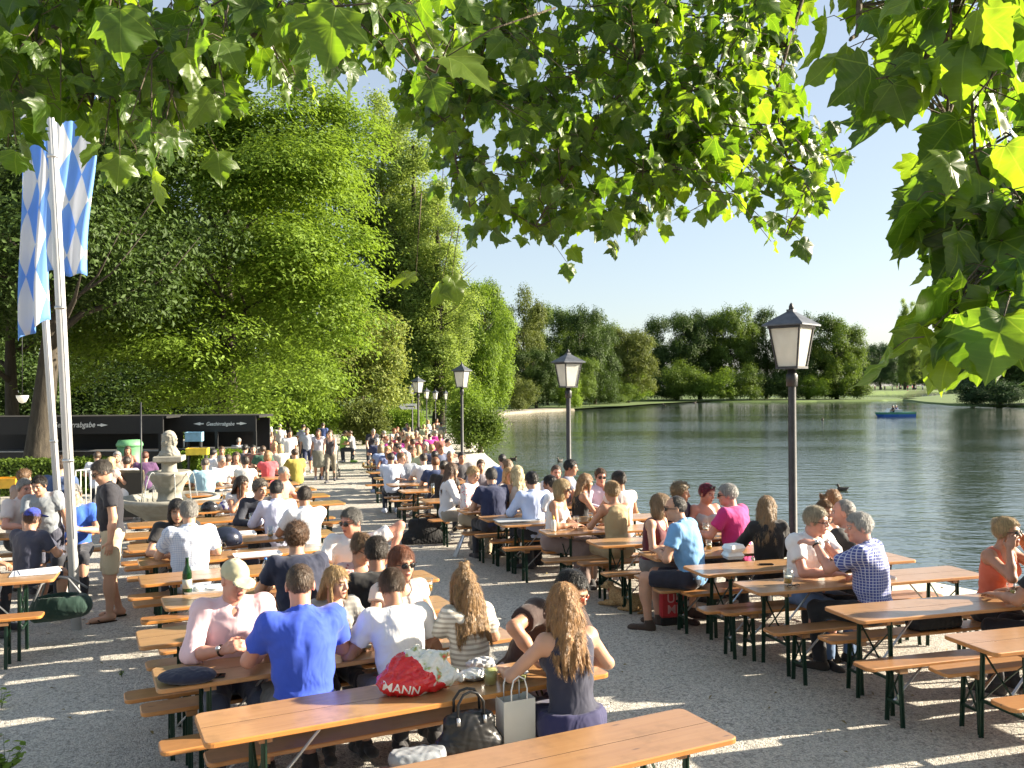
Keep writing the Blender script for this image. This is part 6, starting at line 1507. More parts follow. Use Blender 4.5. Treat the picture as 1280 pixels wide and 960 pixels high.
for k, px, py, a, c, h, lb in FR_:
    far_person(lb, k, px, py, a, c, h, None, group='people in the far lake row')
# distant people on the meadow across the lake
for i in range(16):
    px = 1088 + i * 6.4 + rr.uniform(-2, 2); o = far_person(['far tiny person on the bright meadow across the lake'][0], 'stand_man' if i % 3 else 'stand_woman', px, 484, rr.uniform(0, 360), rr.choice(cols)[0], rr.choice(hcs)[0], group='tiny people on the meadow across the lake', y=332 + rr.uniform(0, 60))
    o.location.z = .4; o.scale = (1.2, 1.2, 1.2)
for k, o in CP.items():
    if not o['used']:
        for ch in list(o.children): bpy.data.objects.remove(ch)
        bpy.data.objects.remove(o)
    else: del o['used']
for o in list(scene.objects):
    if 'used' in o.keys(): del o['used']
# ------------------------------------------------------------------ things on tables, benches and the ground
def TP(px, py, z=TH):
    p = P(px, py, z)
    for _ in range(3): p = P(px, py, z + gz(p.y))
    return p
GL_ = NT('clear_glass'); 
def thin_glass(t, tint, amt):
    fr = t.n('ShaderNodeLayerWeight', {'Blend': .2}); g = t.n('ShaderNodeBsdfGlossy', {'Color': (1, 1, 1, 1), 'Roughness': .04}); tr = t.n('ShaderNodeBsdfTransparent', {'Color': c4(tint)})
    mx = t.n('ShaderNodeMixShader'); t.l(t.math('MULTIPLY_ADD', (fr, 1), .7, amt)[0], 0, mx, 0); t.l(tr, 0, mx, 1); t.l(g, 0, mx, 2); return t.done(mx)
GLASS = thin_glass(GL_, (.93, .96, .96), .03)
BEER = plain('amber_beer', (.62, .30, .03), .15, 0, .1); COLA = plain('dark_red_drink', (.06, .012, .008), .12); LEMON = plain('cloudy_yellow_drink', (.62, .58, .20), .3); FOAM = plain('beer_foam', (.8, .76, .66), .8)
def glass(px, py, label, h=.145, r=.036, fill=.6, liq=BEER, mug=True, p=None, group='drinks on the tables'):
    p = p or TP(px, py); root = empty('beer_mug' if mug else 'drinking_glass', p, .6, label, 'glass', group)
    mb = MB(); mb.lathe([(1e-6, .002), (r * .92, .002), (r, .01), (r * .97, h * .5), (r * 1.03, h), (r * .95, h), (r * .9, h * .5), (r * .88, .016), (1e-6, .016)], n=20)
    if mug: mb.tube([(r * .95, 0, h * .82), (r * 1.7, 0, h * .8), (r * 2.0, 0, h * .6), (r * 1.8, 0, h * .35), (r * .95, 0, h * .25)], .007, 8)
    mb.build('glass', GLASS, root)
    mb = MB(); mb.lathe([(1e-6, .017), (r * .86, .017), (r * .87, h * fill), (1e-6, h * fill)], n=18); mb.build('drink', liq, root)
    if liq is BEER: mb = MB(); mb.lathe([(1e-6, h * fill + .0005), (r * .86, h * fill + .0005), (r * .87, h * fill + .014), (1e-6, h * fill + .016)], n=18); mb.build('foam', FOAM, root)
    return root
for a in [(985, 731, 'half-empty beer mug standing before the white polo man', .15, .04, .42, BEER, True), (1044, 713, 'beer mug at the hand of the white polo man', .16, .038, .45, BEER, True), (720, 657, 'glass of dark red drink beside the blonde woman in white', .13, .036, .6, COLA, True),
          (738, 653, 'beer mug between the blonde woman in white and the woman in beige', .14, .036, .5, BEER, True), (541, 619, 'tall slim beer glass on the lake row bench table', .22, .034, .62, BEER, False), (508, 596, 'pale beer glass behind the man in white shirt at the path', .16, .036, .5, BEER, False),
          (517, 596, 'second beer glass close behind the man in white shirt', .16, .036, .35, BEER, False), (454, 584, 'yellow beer on the edge of the far table at the path', .16, .04, .8, BEER, False), (464, 584, 'yellow beer beside the man in blue vest', .16, .04, .8, BEER, False),
          (536, 741, 'beer glass at the end of the bare table behind the red-haired woman', .13, .036, .55, BEER, False), (404, 699, 'empty glass between the navy T-shirt and the woman in spectacles', .14, .036, .1, LEMON, False), (321, 637, 'glass by the zip jacket man', .15, .034, .12, LEMON, False),
          (338, 672, 'glass with a little beer behind the motorcycle helmet', .14, .036, .3, BEER, True), (273, 694, 'beer mug at the elbow of the checked shirt man', .16, .04, .6, BEER, True)]:
    glass(*a)
def lathe_thing(name, px, py, prof, mat, label, cat, part=None, z=TH, n=18):
    p = TP(px, py, z); root = empty(name, p, 0, label, cat); mb = MB(); mb.lathe(prof, n=n); mb.build(part or 'body', mat, root); return root
GB_ = NT('green_bottle_glass'); GBOT = GB_.done(GB_.bsdf((.008, .045, .012, 1), .06, **{'Transmission_Weight': .35, 'IOR': 1.45}))
r_ = lathe_thing('wine_bottle', 234, 742, [(1e-6, 0), (.038, 0), (.04, .01), (.04, .17), (.036, .2), (.016, .25), (.014, .30), (.016, .305), (.016, .318), (1e-6, .318)], GBOT, 'green wine bottle standing on the table behind the khaki cap', 'bottle', 'bottle_glass')
mb = MB(); mb.lathe([(.0405, .05), (.0405, .13)], n=20); mb.build('label', plain('paper_label', (.5, .5, .42), .7), r_)
WB = NT('clear_pet'); PET = thin_glass(WB, (.80, .88, .93), .10)
r_ = lathe_thing('water_bottle', 332, 730, [(1e-6, 0), (.032, 0), (.034, .01), (.032, .09), (.034, .15), (.03, .18), (.013, .215), (.013, .225), (1e-6, .225)], PET, 'clear plastic water bottle at the navy T-shirt man', 'bottle', 'bottle_body')
mb = MB(); mb.lathe([(1e-6, .225), (.0145, .225), (.0145, .242), (1e-6, .242)], n=14); mb.build('screw_cap', plain('blue_cap', (.05, .2, .6), .4), r_)
r_ = lathe_thing('mustard_bottle', 692, 664, [(1e-6, 0), (.03, 0), (.033, .01), (.033, .11), (.026, .14), (.014, .15), (1e-6, .15)], plain('white_squeeze_plastic', (.75, .73, .66), .4), 'white squeeze bottle with yellow tip beside the blonde woman in white', 'bottle', 'bottle_body')
mb = MB(); mb.lathe([(.014, .15), (.013, .165), (.005, .2), (1e-6, .2)], n=12); mb.build('nozzle', plain('yellow_nozzle', (.8, .55, .05), .4), r_)
def tray(px, py, w, d, label, mat, ang=.3, z=TH, food=True):
    root = empty('serving_tray', TP(px, py, z) + Vector((0, 0, .001)), ang, label, 'tray', 'trays on the tables'); mb = MB(); a, b = w / 2, d / 2
    o = rrect(w, d, .03); i_ = rrect(w - .03, d - .03, .02); n = len(o); vs = [(x, y, .018) for x, y in o] + [(x, y, .003) for x, y in i_] + [(x * .985, y * .985, 0) for x, y in o]
    fs = [(j, (j + 1) % n, n + (j + 1) % n, n + j) for j in range(n)] + [tuple(range(n, 2 * n))] + [((j + 1) % n, j, 2 * n + j, 2 * n + (j + 1) % n) for j in range(n)] + [tuple(range(3 * n - 1, 2 * n - 1, -1))]
    mb.add(vs, fs); mb.build('tray_body', mat, root)
    if food:
        mb = MB(); mb.lathe([(1e-6, .005), (.06, .005), (.085, .02), (.08, .02), (.055, .009), (1e-6, .009)], (a * .25, 0, .002), 18); mb.build('plate', plain('white_china', (.78, .78, .76), .25), root)
        mb = MB(); rr_ = random.Random(px)
        for k in range(5): mb.ell((-a * .45 + rr_.uniform(-.03, .03), rr_.uniform(-.06, .06), .02), (rr_.uniform(.03, .05), rr_.uniform(.02, .04), .018), 8, 6)
        mb.build('napkin', plain('crumpled_paper', (.7, .7, .68), .9), root)
    return root
TRW = plain('white_tray_plastic', (.70, .71, .72), .4); TRG = plain('grey_tray_plastic', (.42, .44, .46), .4)
tray(262, 737, .42, .3, 'white tray with leftovers right behind the khaki cap', TRW); tray(322, 694, .5, .25, 'long white tray on the table behind the navy T-shirt man', TRW, .42, food=False); tray(298, 668, .42, .3, 'tray with leftovers before the man in plain white shirt', TRW, .4)
tray(646, 651, .62, .32, 'grey tray lying on the empty lake table', TRG, .3, food=False); tray(1090, 722, .36, .26, 'tray behind the checked blue shirt man', TRG, .2, food=False); tray(262, 604, .4, .3, 'tray in front of the pale blue T-shirt man at the fountain', TRW, .4)
# --- red plastic carrier bag with lettering
def text_mesh(txt, size, bold=.012):
    cu = bpy.data.curves.new('lettering', 'FONT'); cu.body = txt; cu.size = size; cu.extrude = 0; cu.offset = size * bold; cu.align_x = 'CENTER'; cu.resolution_u = 3
    o = bpy.data.objects.new('lettering', cu); COL.objects.link(o); bpy.context.view_layer.update()
    me = bpy.data.meshes.new_from_object(o.evaluated_get(bpy.context.evaluated_depsgraph_get())); bpy.data.objects.remove(o); return me
def lettering(parent, txt, size, M, mat, wrap=None, bold=0.0):
    me = text_mesh(txt, size); bm = bmesh.new(); bm.from_mesh(me)
    if wrap is not None:
        bmesh.ops.triangulate(bm, faces=bm.faces[:]); bmesh.ops.subdivide_edges(bm, edges=[e for e in bm.edges if e.calc_length() > size * .15], cuts=2)
    for v in bm.verts: v.co = M @ v.co
    if wrap is not None:
        tree_, dirv, off = wrap
        for v in bm.verts:
            h = tree_.ray_cast(v.co - dirv * .5, dirv)
            if h[0] is not None: v.co = h[0] - dirv * off
    bm.to_mesh(me); bm.free(); return link('lettering', me, parent, [mat])
from mathutils.bvhtree import BVHTree
def plastic_bag():
    p = TP(519, 864); root = empty('plastic_bag', p, .28, 'crumpled red and white plastic carrier bag with white letters on the front table', 'bag')
    f = Field((-.3, -.25, -.01), (.32, .25, .34), .007); f.ell((-.03, 0, .07), (.20, .13, .09), k=.05); f.ell((.06, .03, .14), (.13, .1, .09), k=.05); f.ell((-.06, .02, .15), (.1, .09, .07), k=.04); f.ell((.15, 0, .07), (.1, .09, .06), k=.04)
    f.cap((.12, .02, .16), (.20, .01, .21), .05, .02, .03); f.cap((-.02, .02, .2), (.02, .04, .25), .05, .012, .03); f.cap((.19, .0, .1), (.27, -.02, .06), .04, .02, .03); f.plane((0, 0, 0), (0, 0, -1)); f.wrinkle(.006, 11, 1.8); f.wrinkle(.0022, 12, 4.0)
    t = NT('printed_carrier_film'); co = t.coord(); n = t.noise(co, 4.2, 2, .5, .6); n2 = t.noise(co, 14, 3)
    c = t.ramp(n, [(.0, (.62, .015, .02, 1)), (.55, (.60, .012, .02, 1)), (.57, (.75, .74, .70, 1)), (.66, (.74, .73, .68, 1)), (.68, (.60, .02, .02, 1)), (1, (.3, .35, .1, 1))])
    s_ = t.n('ShaderNodeSeparateXYZ'); t.l(co[0], 'Object', s_, 0); m = t.math('GREATER_THAN', t.math('ADD', t.math('MULTIPLY', (s_, 0), 1.0), t.math('ADD', t.math('MULTIPLY', (s_, 2), 1.2), t.math('MULTIPLY', n2, .15))), .30)
    c = t.mix(m, c, t.ramp(n2, [(.35, (.76, .75, .72, 1)), (.55, (.72, .70, .62, 1)), (.62, (.30, .38, .12, 1)), (.7, (.7, .05, .04, 1))]))
    b = t.bsdf(c, .22, t.bump(t.noise(t.mapping(co, (1, 1, 2)), 16, 4, .6, 1.0), .6, .02), **{'Coat_Weight': .4}); BAGM = t.done(b)
    V, Q = f.mesh(); me = np_mesh('bag', V, Q, 4, True); link('bag_film', me, root, [BAGM])
    tr = BVHTree.FromPolygons([Vector(v) for v in V], [list(q) for q in Q])
    lettering(root, 'MANN', .072, Matrix.Translation((-.10, -.3, .035)) @ Matrix.Rotation(R(90), 4, 'X') @ Matrix.Rotation(R(-9), 4, 'Z'), plain('white_print', (.8, .8, .8), .4), (tr, Vector((0, 1, 0)), .003))
plastic_bag()
LEATHER = plain('black_leather', (.010, .010, .011), .36, 0, .3, 30)
def handbag(name, p, ang, w, h, d, mat, label, handle=.14, clip=True):
    root = empty(name, p, ang, label, 'bag'); f = Field((-w, -d, -.005), (w, d * 1.2, h + .03), .008)
    f.ell((0, 0, h * .45), (w * .52, d * .55, h * .6), k=.03); f.cap((-w * .42, 0, .05), (w * .42, 0, .05), d * .5, d * .5, .03); f.cap((-w * .36, 0, h * .8), (w * .36, 0, h * .8), d * .28, d * .28, .03); f.plane((0, 0, .002), (0, 0, -1)); f.plane((0, 0, h), (0, 0, 1)); f.wrinkle(.0025, int(w * 1000), 2.4)
    me, _ = field_mesh('bag_body', f); link('bag_body', me, root, [mat])
    for sy in ((-1, 1) if handle else ()):
        mb = MB(); mb.tube([(-w * .26, sy * d * .28, h * .86), (-w * .25, sy * d * .3, h + handle * .5), (-w * .14, sy * d * .25, h + handle * .9), (0, sy * d * .2, h + handle), (w * .14, sy * d * .25, h + handle * .9), (w * .25, sy * d * .3, h + handle * .5), (w * .26, sy * d * .28, h * .86)], .008, 8); mb.build('handle', mat, root)
    if clip:
        for sx in (-1, 1): mb = MB(); mb.tube([(sx * w * .26, -d * .42, h * .78), (sx * w * .26, -d * .36, h * .95)], .011, 8); mb.build('buckle', GALV, root)
    return root
def bench_item(key, side, px, z=BH):
    p, u, v = bench_pos(key, side, px, back=0); return Vector((p.x, p.y, z + gz(p.y) + .002))
p = bench_item('L2', 'n', 584); handbag('handbag', p + Vector((0, .05, 0)), .35, .30, .24, .15, LEATHER, 'black leather handbag with upright handles on the front bench', .12)
p = bench_item('L2', 'n', 520); handbag('pouch', p + Vector((0, .02, 0)), .3, .22, .09, .14, plain('silver_grey_nylon', (.28, .30, .33), .4), 'small silver grey pouch beside the black handbag', 0, False)
def paper_bag():
    p = bench_item('L2', 'n', 643) + Vector((0, .06, 0)); root = empty('paper_bag', p, .42, 'pale grey paper carrier bag with twisted handles beside the black handbag', 'bag'); w, d, h = .20, .12, .27
    PAP = plain('pale_kraft_paper', (.60, .58, .52), .85, 0, .06, 5); mb = MB(); t_ = .002
    for (c, s_) in (((0, -d / 2, h / 2), (w, t_, h)), ((0, d / 2, h / 2), (w, t_, h)), ((w / 2 - t_, 0, h / 2), (t_, d - t_ * 1.5, h - .001)), ((-w / 2 + t_, 0, h / 2), (t_, d - t_ * 1.5, h - .001)), ((0, 0, .002), (w - .006, d - .006, .002))): mb.box(c, s_)
    mb.build('bag_sides', PAP, root)
    for sy in (-1, 1):
        mb = MB(); mb.tube([(-.05, sy * (d / 2 - .003), h - .03), (-.05, sy * (d / 2 - .004), h + .06), (-.035, sy * d / 2 * .9, h + .115), (0, sy * d / 2 * .85, h + .135), (.035, sy * d / 2 * .9, h + .115), (.05, sy * (d / 2 - .004), h + .06), (.05, sy * (d / 2 - .003), h - .03)], .0042, 7); mb.build('handle', plain('white_paper_cord', (.78, .77, .74), .8), root)
paper_bag()
# drink cup, food tub, foil
r_ = lathe_thing('drink_cup', 613, 855, [(1e-6, 0), (.038, 0), (.048, .105), (.046, .105), (.037, .004), (1e-6, .004)], GLASS, 'clear plastic cup of cloudy yellow drink on the front table', 'cup', 'cup_wall'); mb = MB(); mb.lathe([(1e-6, .006), (.0355, .006), (.0435, .088), (1e-6, .088)], n=18); mb.build('drink', LEMON, r_)
def food_tub(px, py, label, lidc=(.72, .74, .76)):
    p = TP(px, py); root = empty('food_tub', p, .3, label, 'food box'); o = rrect(.15, .11, .025); i_ = rrect(.13, .09, .02)
    mb = MB(); n = len(o); mb.add([(x, y, 0) for x, y in i_] + [(x, y, .05) for x, y in o], [(j, (j + 1) % n, n + (j + 1) % n, n + j) for j in range(n)] + [tuple(range(n - 1, -1, -1))]); mb.build('tub_wall', PET, root)
    mb = MB(); mb.prism([(x * .86, y * .86) for x, y in o], .004, .032); mb.build('filling', plain('pale_salad', (.50, .45, .18), .6, 0, .4, 60), root)
    mb = MB(); mb.prism(rrect(.158, .118, .027), .050, .056); mb.build('lid', plain('clear_lid', lidc, .2), root)
food_tub(643, 850, 'clear food tub with lid beside the yellow drink')
def lump(name, px, py, rads, mat, label, cat, z=TH, amp=.006, seed=3, ang=.3, p=None, plane=True):
    p = p or TP(px, py, z); f = Field((-rads[0] * 1.3, -rads[1] * 1.3, -.002), (rads[0] * 1.3, rads[1] * 1.3, rads[2] * 2.4), max(.005, rads[2] * .12))
    f.ell((0, 0, rads[2] * .9), rads, k=.02); f.ell((rads[0] * .3, rads[1] * .1, rads[2] * .8), (rads[0] * .7, rads[1] * .7, rads[2] * .9), k=.03); f.wrinkle(amp, seed, 3.2); f.plane((0, 0, .001), (0, 0, -1)); me, _ = field_mesh(name, f); o = link(name, me, None, [mat]); o.location = p; o.rotation_euler = (0, 0, ang); return tag(o, label, cat)
lump('foil_wrap', 590, 850, (.10, .06, .035), plain('crumpled_foil', (.62, .62, .62), .42, .8, .3, 30), 'crumpled foil sandwich wrap next to the yellow drink', 'food wrap', seed=5, amp=.004)
lump('cloth_pouch', 600, 836, (.09, .05, .035), plain('grey_white_fabric', (.45, .46, .48), .8), 'small grey pouch behind the foil wrap', 'pouch', seed=6)
lump('navy_pouch', 233, 853, (.17, .10, .045), cloth((.010, .014, .04)), 'navy blue fabric pouch on the table corner by the khaki cap man', 'pouch', seed=8, amp=.0012, ang=.1)
def phone(px, py, label, ang):
    root = empty('mobile_phone', TP(px, py) + Vector((0, 0, .001)), ang, label, 'phone'); mb = MB(); mb.prism(rrect(.14, .07, .01), 0, .008); mb.build('case', BLACKM, root); mb = MB(); mb.prism(rrect(.13, .062, .008), .0082, .0088); mb.build('screen', LENS, root)
phone(267, 846, 'black mobile phone beside the navy pouch', .2); phone(958, 706, 'dark mobile phone on the bare lake table', .1); phone(718, 645, 'dark mobile phone on the table by the pale blue shirt man', .3)
def spare_specs():
    p = TP(992, 735); root = empty('reading_glasses', p, .2, 'pair of spectacles lying folded between the beer mugs', 'glasses'); 
    for sx in (-1, 1):
        mb = MB(); mb.tube([(sx * .034 + .024 * math.cos(a), 0, .02 + .017 * math.sin(a)) for a in [i * math.pi / 7 for i in range(15)]], .002, 5); mb.build('rim', GLASSFRAME, root)
        mb = MB(); mb.bar((sx * .06, 0, .028), (-sx * .05, .02 + .01 * sx, .012), .003, .005); mb.build('temple', GLASSFRAME, root)
spare_specs()
def foam_boxes():
    W_ = plain('white_foam', (.78, .78, .76), .7); b = TP(916, 698)
    for k in range(2):
        root = empty('takeaway_box', b + Vector((.01 * k, 0, .075 * k + .001)), .2 + .25 * k, ('lower white takeaway box on the table of the magenta T-shirt man', 'upper white takeaway box on the table of the magenta T-shirt man')[k], 'takeaway box', 'white takeaway boxes')
        for nm, za, zb, ra, rb in (('box_base', 0, .034, .8, 1.0), ('box_lid', .036, .072, 1.0, .8)):
            o = rrect(.2, .17, .02); n = len(o); mb = MB(); mb.add([(x * ra, y * ra, za) for x, y in o] + [(x * rb, y * rb, zb) for x, y in o], [(j, (j + 1) % n, n + (j + 1) % n, n + j) for j in range(n)] + [tuple(range(n - 1, -1, -1)), tuple(range(n, 2 * n))]); mb.build(nm, W_, root)
foam_boxes()
# bicycle helmets and the dark motorcycle helmet
def helmet(px, py, label, c1, c2, s=1.0, vents=True, z=TH, name='bicycle_helmet'):
    p = TP(px, py, z); root = empty(name, p, .5, label, 'helmet', 'helmets on the tables'); root.scale = (s, s, s); f = Field((-.17, -.14, -.005), (.17, .14, .17), .008); f.ell((0, 0, .03), (.14, .105, .12), k=.02)
    if vents:
        for y in (-.05, 0, .05): f.cap((-.11, y, .13 - abs(y) * .5), (.11, y, .13 - abs(y) * .5), .014, .014, .01, op='s')
    else: f.cap((-.16, 0, .02), (-.10, 0, .05), .05, .05, .02, op='s')
    f.ell((0, 0, -.01), (.115, .085, .09), k=.01, op='s'); f.plane((0, 0, 0), (0, 0, -1)); me, _ = field_mesh('helmet_shell', f)
    t = NT('helmet_shell_paint'); n = t.noise(t.coord(), 9, 1, .4); c = t.ramp(n, [(.47, c4(c1)), (.5, c4(c2))]); link('shell', me, root, [t.done(t.bsdf(c, .2))])
    mb = MB(); mb.tube([(.08, .09, .03), (.05, .05, -.0), (.04, 0, .004), (.05, -.05, -.0), (.08, -.09, .03)], .005, 5); mb.build('chin_strap', BLACKM, root)
helmet(262, 638, 'black bicycle helmet beside the fountain basin', (.012, .012, .014), (.03, .03, .035)); helmet(284, 636, 'blue, white and red patterned bicycle helmet', (.7, .7, .74), (.08, .06, .30)); helmet(310, 637, 'pink patterned bicycle helmet nearest the woman in white', (.65, .22, .28), (.6, .45, .45))
helmet(281, 681, 'dark motorcycle helmet on the table behind the checked shirt man', (.012, .016, .03), (.02, .025, .05), 1.45, False, name='motorcycle_helmet')
# bags on the ground
def gp(px, py): 
    p = P(px, py)
    for _ in range(3): p = P(px, py, gz(p.y))
    return p
handbag('rucksack', gp(533, 678), .3, .62, .42, .36, plain('black_rucksack_cloth', (.012, .012, .013), .8), 'big black rucksack on the gravel beside the lake row', .08, False)
handbag('shoulder_bag', bench_item('R2', 'f', 1165) + Vector((0, -.02, 0)), .3, .40, .24, .2, plain('black_bag_cloth', (.012, .012, .013), .7), 'black shoulder bag on the bench beside the woman in orange', 0, False)
handbag('jacket_bundle', bench_item('L8', 'n', 300), .4, .3, .14, .2, plain('dark_jacket_cloth', (.016, .018, .03), .9), 'dark jacket bundle on the bench near the motorcycle helmet', 0, False)
def red_bag():
    p = gp(840, 780); root = empty('tote_bag', p, R(10), 'red tote bag with pale letters standing under the bench of the sky blue polo', 'bag'); w, d, h = .30, .16, .36
    mb = MB(); mb.box((0, 0, h * .62), (w, d, h * .76), 0, None, .02); mb.build('bag_body', cloth((.50, .03, .035)), root); mb = MB(); mb.box((0, 0, h * .12), (w * .985, d * .97, h * .24), 0, None, .015); mb.build('bag_bottom', plain('black_base_cloth', (.012, .012, .012), .8), root)
    for k, tx in enumerate(('UR', 'ME')): lettering(root, tx, .13, Matrix.Translation((0, -d / 2 - .003, h * (.70 - .32 * k))) @ Matrix.Rotation(R(90), 4, 'X'), plain('pale_pink_print', (.62, .32, .30), .7))
    for sy in (-1, 1): mb = MB(); mb.tube([(-.07, sy * .05, h * .98), (-.05, sy * .06, h + .07), (.05, sy * .06, h + .07), (.07, sy * .05, h * .98)], .008, 6); mb.build('handle', cloth((.40, .03, .03)), root)
red_bag()
def shopping_basket():
    p = PD(76, 760, 8.9); p.z = .26; root = empty('shopping_bag', p, .15, 'dark green shopping bag with grey frame held out beside the boy in the blue cap', 'bag')
    f = Field((-.32, -.22, -.02), (.32, .22, .32), .012); f.ell((0, 0, .14), (.27, .15, .16), k=.04); f.cap((-.2, 0, .07), (.2, 0, .10), .1, .11, .05); f.plane((0, 0, .24), (.12, 0, 1)); f.ell((0, 0, .25), (.21, .11, .12), k=.01, op='s'); f.wrinkle(.0016, 9, 1.4)
    me, _ = field_mesh('bag_body', f); o = link('bag_body', me, root, [cloth((.010, .04, .028))]); o.rotation_euler = (0, R(-5), 0)
    for sy in (-1, 1): mb = MB(); mb.tube([(-.22, sy * .11, .20), (-.16, sy * .06, .36), (-.06, 0, .42), (.08, sy * .03, .40), (.22, sy * .11, .27)], .012, 8); mb.build('frame_handle', plain('grey_handle', (.22, .23, .24), .5), root)
shopping_basket()
# newspaper, slanted board
mb = MB(); 
for k in range(3): mb.box((.02 * k, .01 * k, .003 + .005 * k), (.42 - .03 * k, .30 - .02 * k, .004), 0, Matrix.Rotation(.1 * k, 3, 'Z'))
o = mb.build('newspaper', plain('newsprint', (.62, .63, .66), .9, 0, .3, 40)); o.location = TP(44, 716) + Vector((0, 0, .002)); o.rotation_euler = (0, 0, .4); tag(o, 'folded newspaper lying on the table beside the front flagpole', 'newspaper')
a, b = gp(568, 697), gp(580, 690); root = empty('white_board', a, 0, 'white board leaning at the end of the bench of the floral blouse woman', 'board'); mb = MB(); mb.bar((0, 0, .01), Vector((b.x - a.x + .12, b.y - a.y, .56)), .06, .03, 0, (0, 1, 0)); mb.build('panel', plain('white_lacquer', (.72, .73, .72), .5), root); mb = MB(); mb.bar((.03, .05, .01), (.22, .30, .52), .03, .02); mb.build('back_leg', GALV, root)
# --- dog
def dog():
    p = gp(782, 760); f = Field((-.55, -.3, -.01), (.6, .35, .5), .012)
    f.ell((-.05, 0, .16), (.32, .15, .15), k=.06); f.ell((-.27, .02, .15), (.16, .15, .15), k=.06); f.ell((.2, 0, .19), (.16, .14, .17), k=.05); f.cap((.26, 0, .26), (.36, 0, .36), .09, .07, .05); f.ell((.40, 0, .38), (.095, .08, .078), k=.03); f.cap((.46, 0, .35), (.54, 0, .32), .05, .034, .03)
    for s_ in (-1, 1): f.ell((.37, s_ * .08, .37), (.045, .018, .07), k=.02); f.cap((.2, s_ * .11, .08), (.5, s_ * .10, .035), .05, .035, .03); f.ell((.52, s_ * .10, .03), (.05, .035, .03), k=.02); f.ell((-.25, s_ * .14, .10), (.14, .07, .10), k=.03); f.cap((-.2, s_ * .18, .05), (.02, s_ * .19, .03), .045, .03, .03)
    f.cap((-.42, 0, .10), (-.52, .14, .04), .045, .03, .03); f.cap((-.52, .14, .04), (-.46, .26, .03), .03, .02, .03); f.plane((0, 0, 0), (0, 0, -1)); f.wrinkle(.0016, 21, 2.2); me, V = field_mesh('dog', f)
    t = NT('golden_fur'); n = t.noise(t.mapping(t.coord(), (20, 20, 20)), 2, 4); m = t.done(t.bsdf(t.ramp(n, [(.3, (.22, .13, .05, 1)), (.7, (.46, .31, .14, 1))]), .85, t.bump(n, .6, .01)))
    o = link('dog', me, None, [m]); o.location = p; o.scale = (.62, .62, .62); o.rotation_euler = (0, 0, 2.4); tag(o, 'golden dog lying under the pale empty lake table', 'dog')
    mb = MB(); mb.ell((.565, 0, .325), (.016, .018, .014), 8, 6); mb.build('nose', BLACKM, o); mb = MB(); mb.tube([(.33 + .0, .085 * math.cos(a), .31 + .085 * math.sin(a)) for a in [i * math.pi / 8 for i in range(17)]], .009, 6, cap=False); mb.build('collar', plain('red_collar', (.3, .02, .02), .6), o)
dog()
# --- boat, ducks
def boat():
    p = P(1119, 521, WZ); d = p.y; root = empty('pedal_boat', (p.x, d, WZ), R(4), 'small blue boat with green rim crossing the lake', 'boat'); L, Wd = 4.3, 1.5
    def hull(z, k): return [(L / 2 * k, 0 * k, z), (L * .32, Wd * .36 * k, z), (0, Wd * .5 * k, z), (-L * .46, Wd * .42 * k, z), (-L * .46, -Wd * .42 * k, z), (0, -Wd * .5 * k, z), (L * .32, -Wd * .36 * k, z)]
    mb = MB(); r_ = [hull(-.15, .86), hull(.28, 1.0), hull(.5, 1.04)]; n = 7
    for (a, b, nm, mt) in ((0, 1, 'hull', plain('blue_boat_hull', (.02, .10, .42), .3)), (1, 2, 'gunwale', plain('green_boat_rim', (.05, .22, .14), .3))):
        m2 = MB(); m2.add(r_[a] + r_[b], [(j, (j + 1) % n, n + (j + 1) % n, n + j) for j in range(n)] + ([tuple(range(n, 2 * n))] if b == 2 else [tuple(range(n - 1, -1, -1))])); o = m2.build(nm, mt, root); o.rotation_euler = (0, 0, math.pi)
    m2 = MB(); m2.prism([(-.3, -.55), (.5, -.6), (.5, .6), (-.3, .55)], .50, .80); o = m2.build('cockpit', plain('white_cockpit', (.5, .52, .55), .4), root)
    m2 = MB(); m2.add([(-.95, -.5, .52), (-.95, .5, .52), (-.65, .42, .92), (-.65, -.42, .92), (-.98, -.5, .52), (-.98, .5, .52), (-.68, .42, .92), (-.68, -.42, .92)], [(0, 1, 2, 3), (7, 6, 5, 4), (0, 3, 7, 4), (1, 5, 6, 2), (3, 2, 6, 7), (0, 4, 5, 1)]); m2.build('windscreen', GLASS, root)
    for k, (dx, c) in enumerate(((-.2, (.03, .03, .04)), (.35, (.06, .08, .2)))):
        src = CP['sit_short']; o = copy_tree(src); o.location = (p.x + dx, d + (.3 if k else -.2), WZ - .12); o.scale = (1, 1, 1); o.rotation_euler = (0, 0, R(90)); tag(o, ('person in black sitting in the bow of the blue boat', 'person in dark blue sitting in the stern of the blue boat')[k], 'person', 'people in the blue boat')
        for ch in o.children:
            if ch.name.startswith('t_shirt'): ch.material_slots[0].link = 'OBJECT'; ch.material_slots[0].material = cloth(c)
boat()
def duck():
    f = Field((-.22, -.12, -.06), (.24, .12, .22), .012); f.ell((0, 0, .02), (.16, .085, .07), k=.03); f.cap((-.12, 0, .05), (-.2, 0, .08), .04, .015, .03); f.cap((.10, 0, .05), (.13, 0, .13), .04, .03, .03); f.ell((.14, 0, .15), (.045, .035, .035), k=.02); f.cap((.17, 0, .145), (.22, 0, .135), .018, .012, .01); me, _ = field_mesh('duck', f); return me
DK = duck(); DK.materials.append(plain('brown_duck_feathers', (.05, .04, .03), .7, 0, .5, 30))
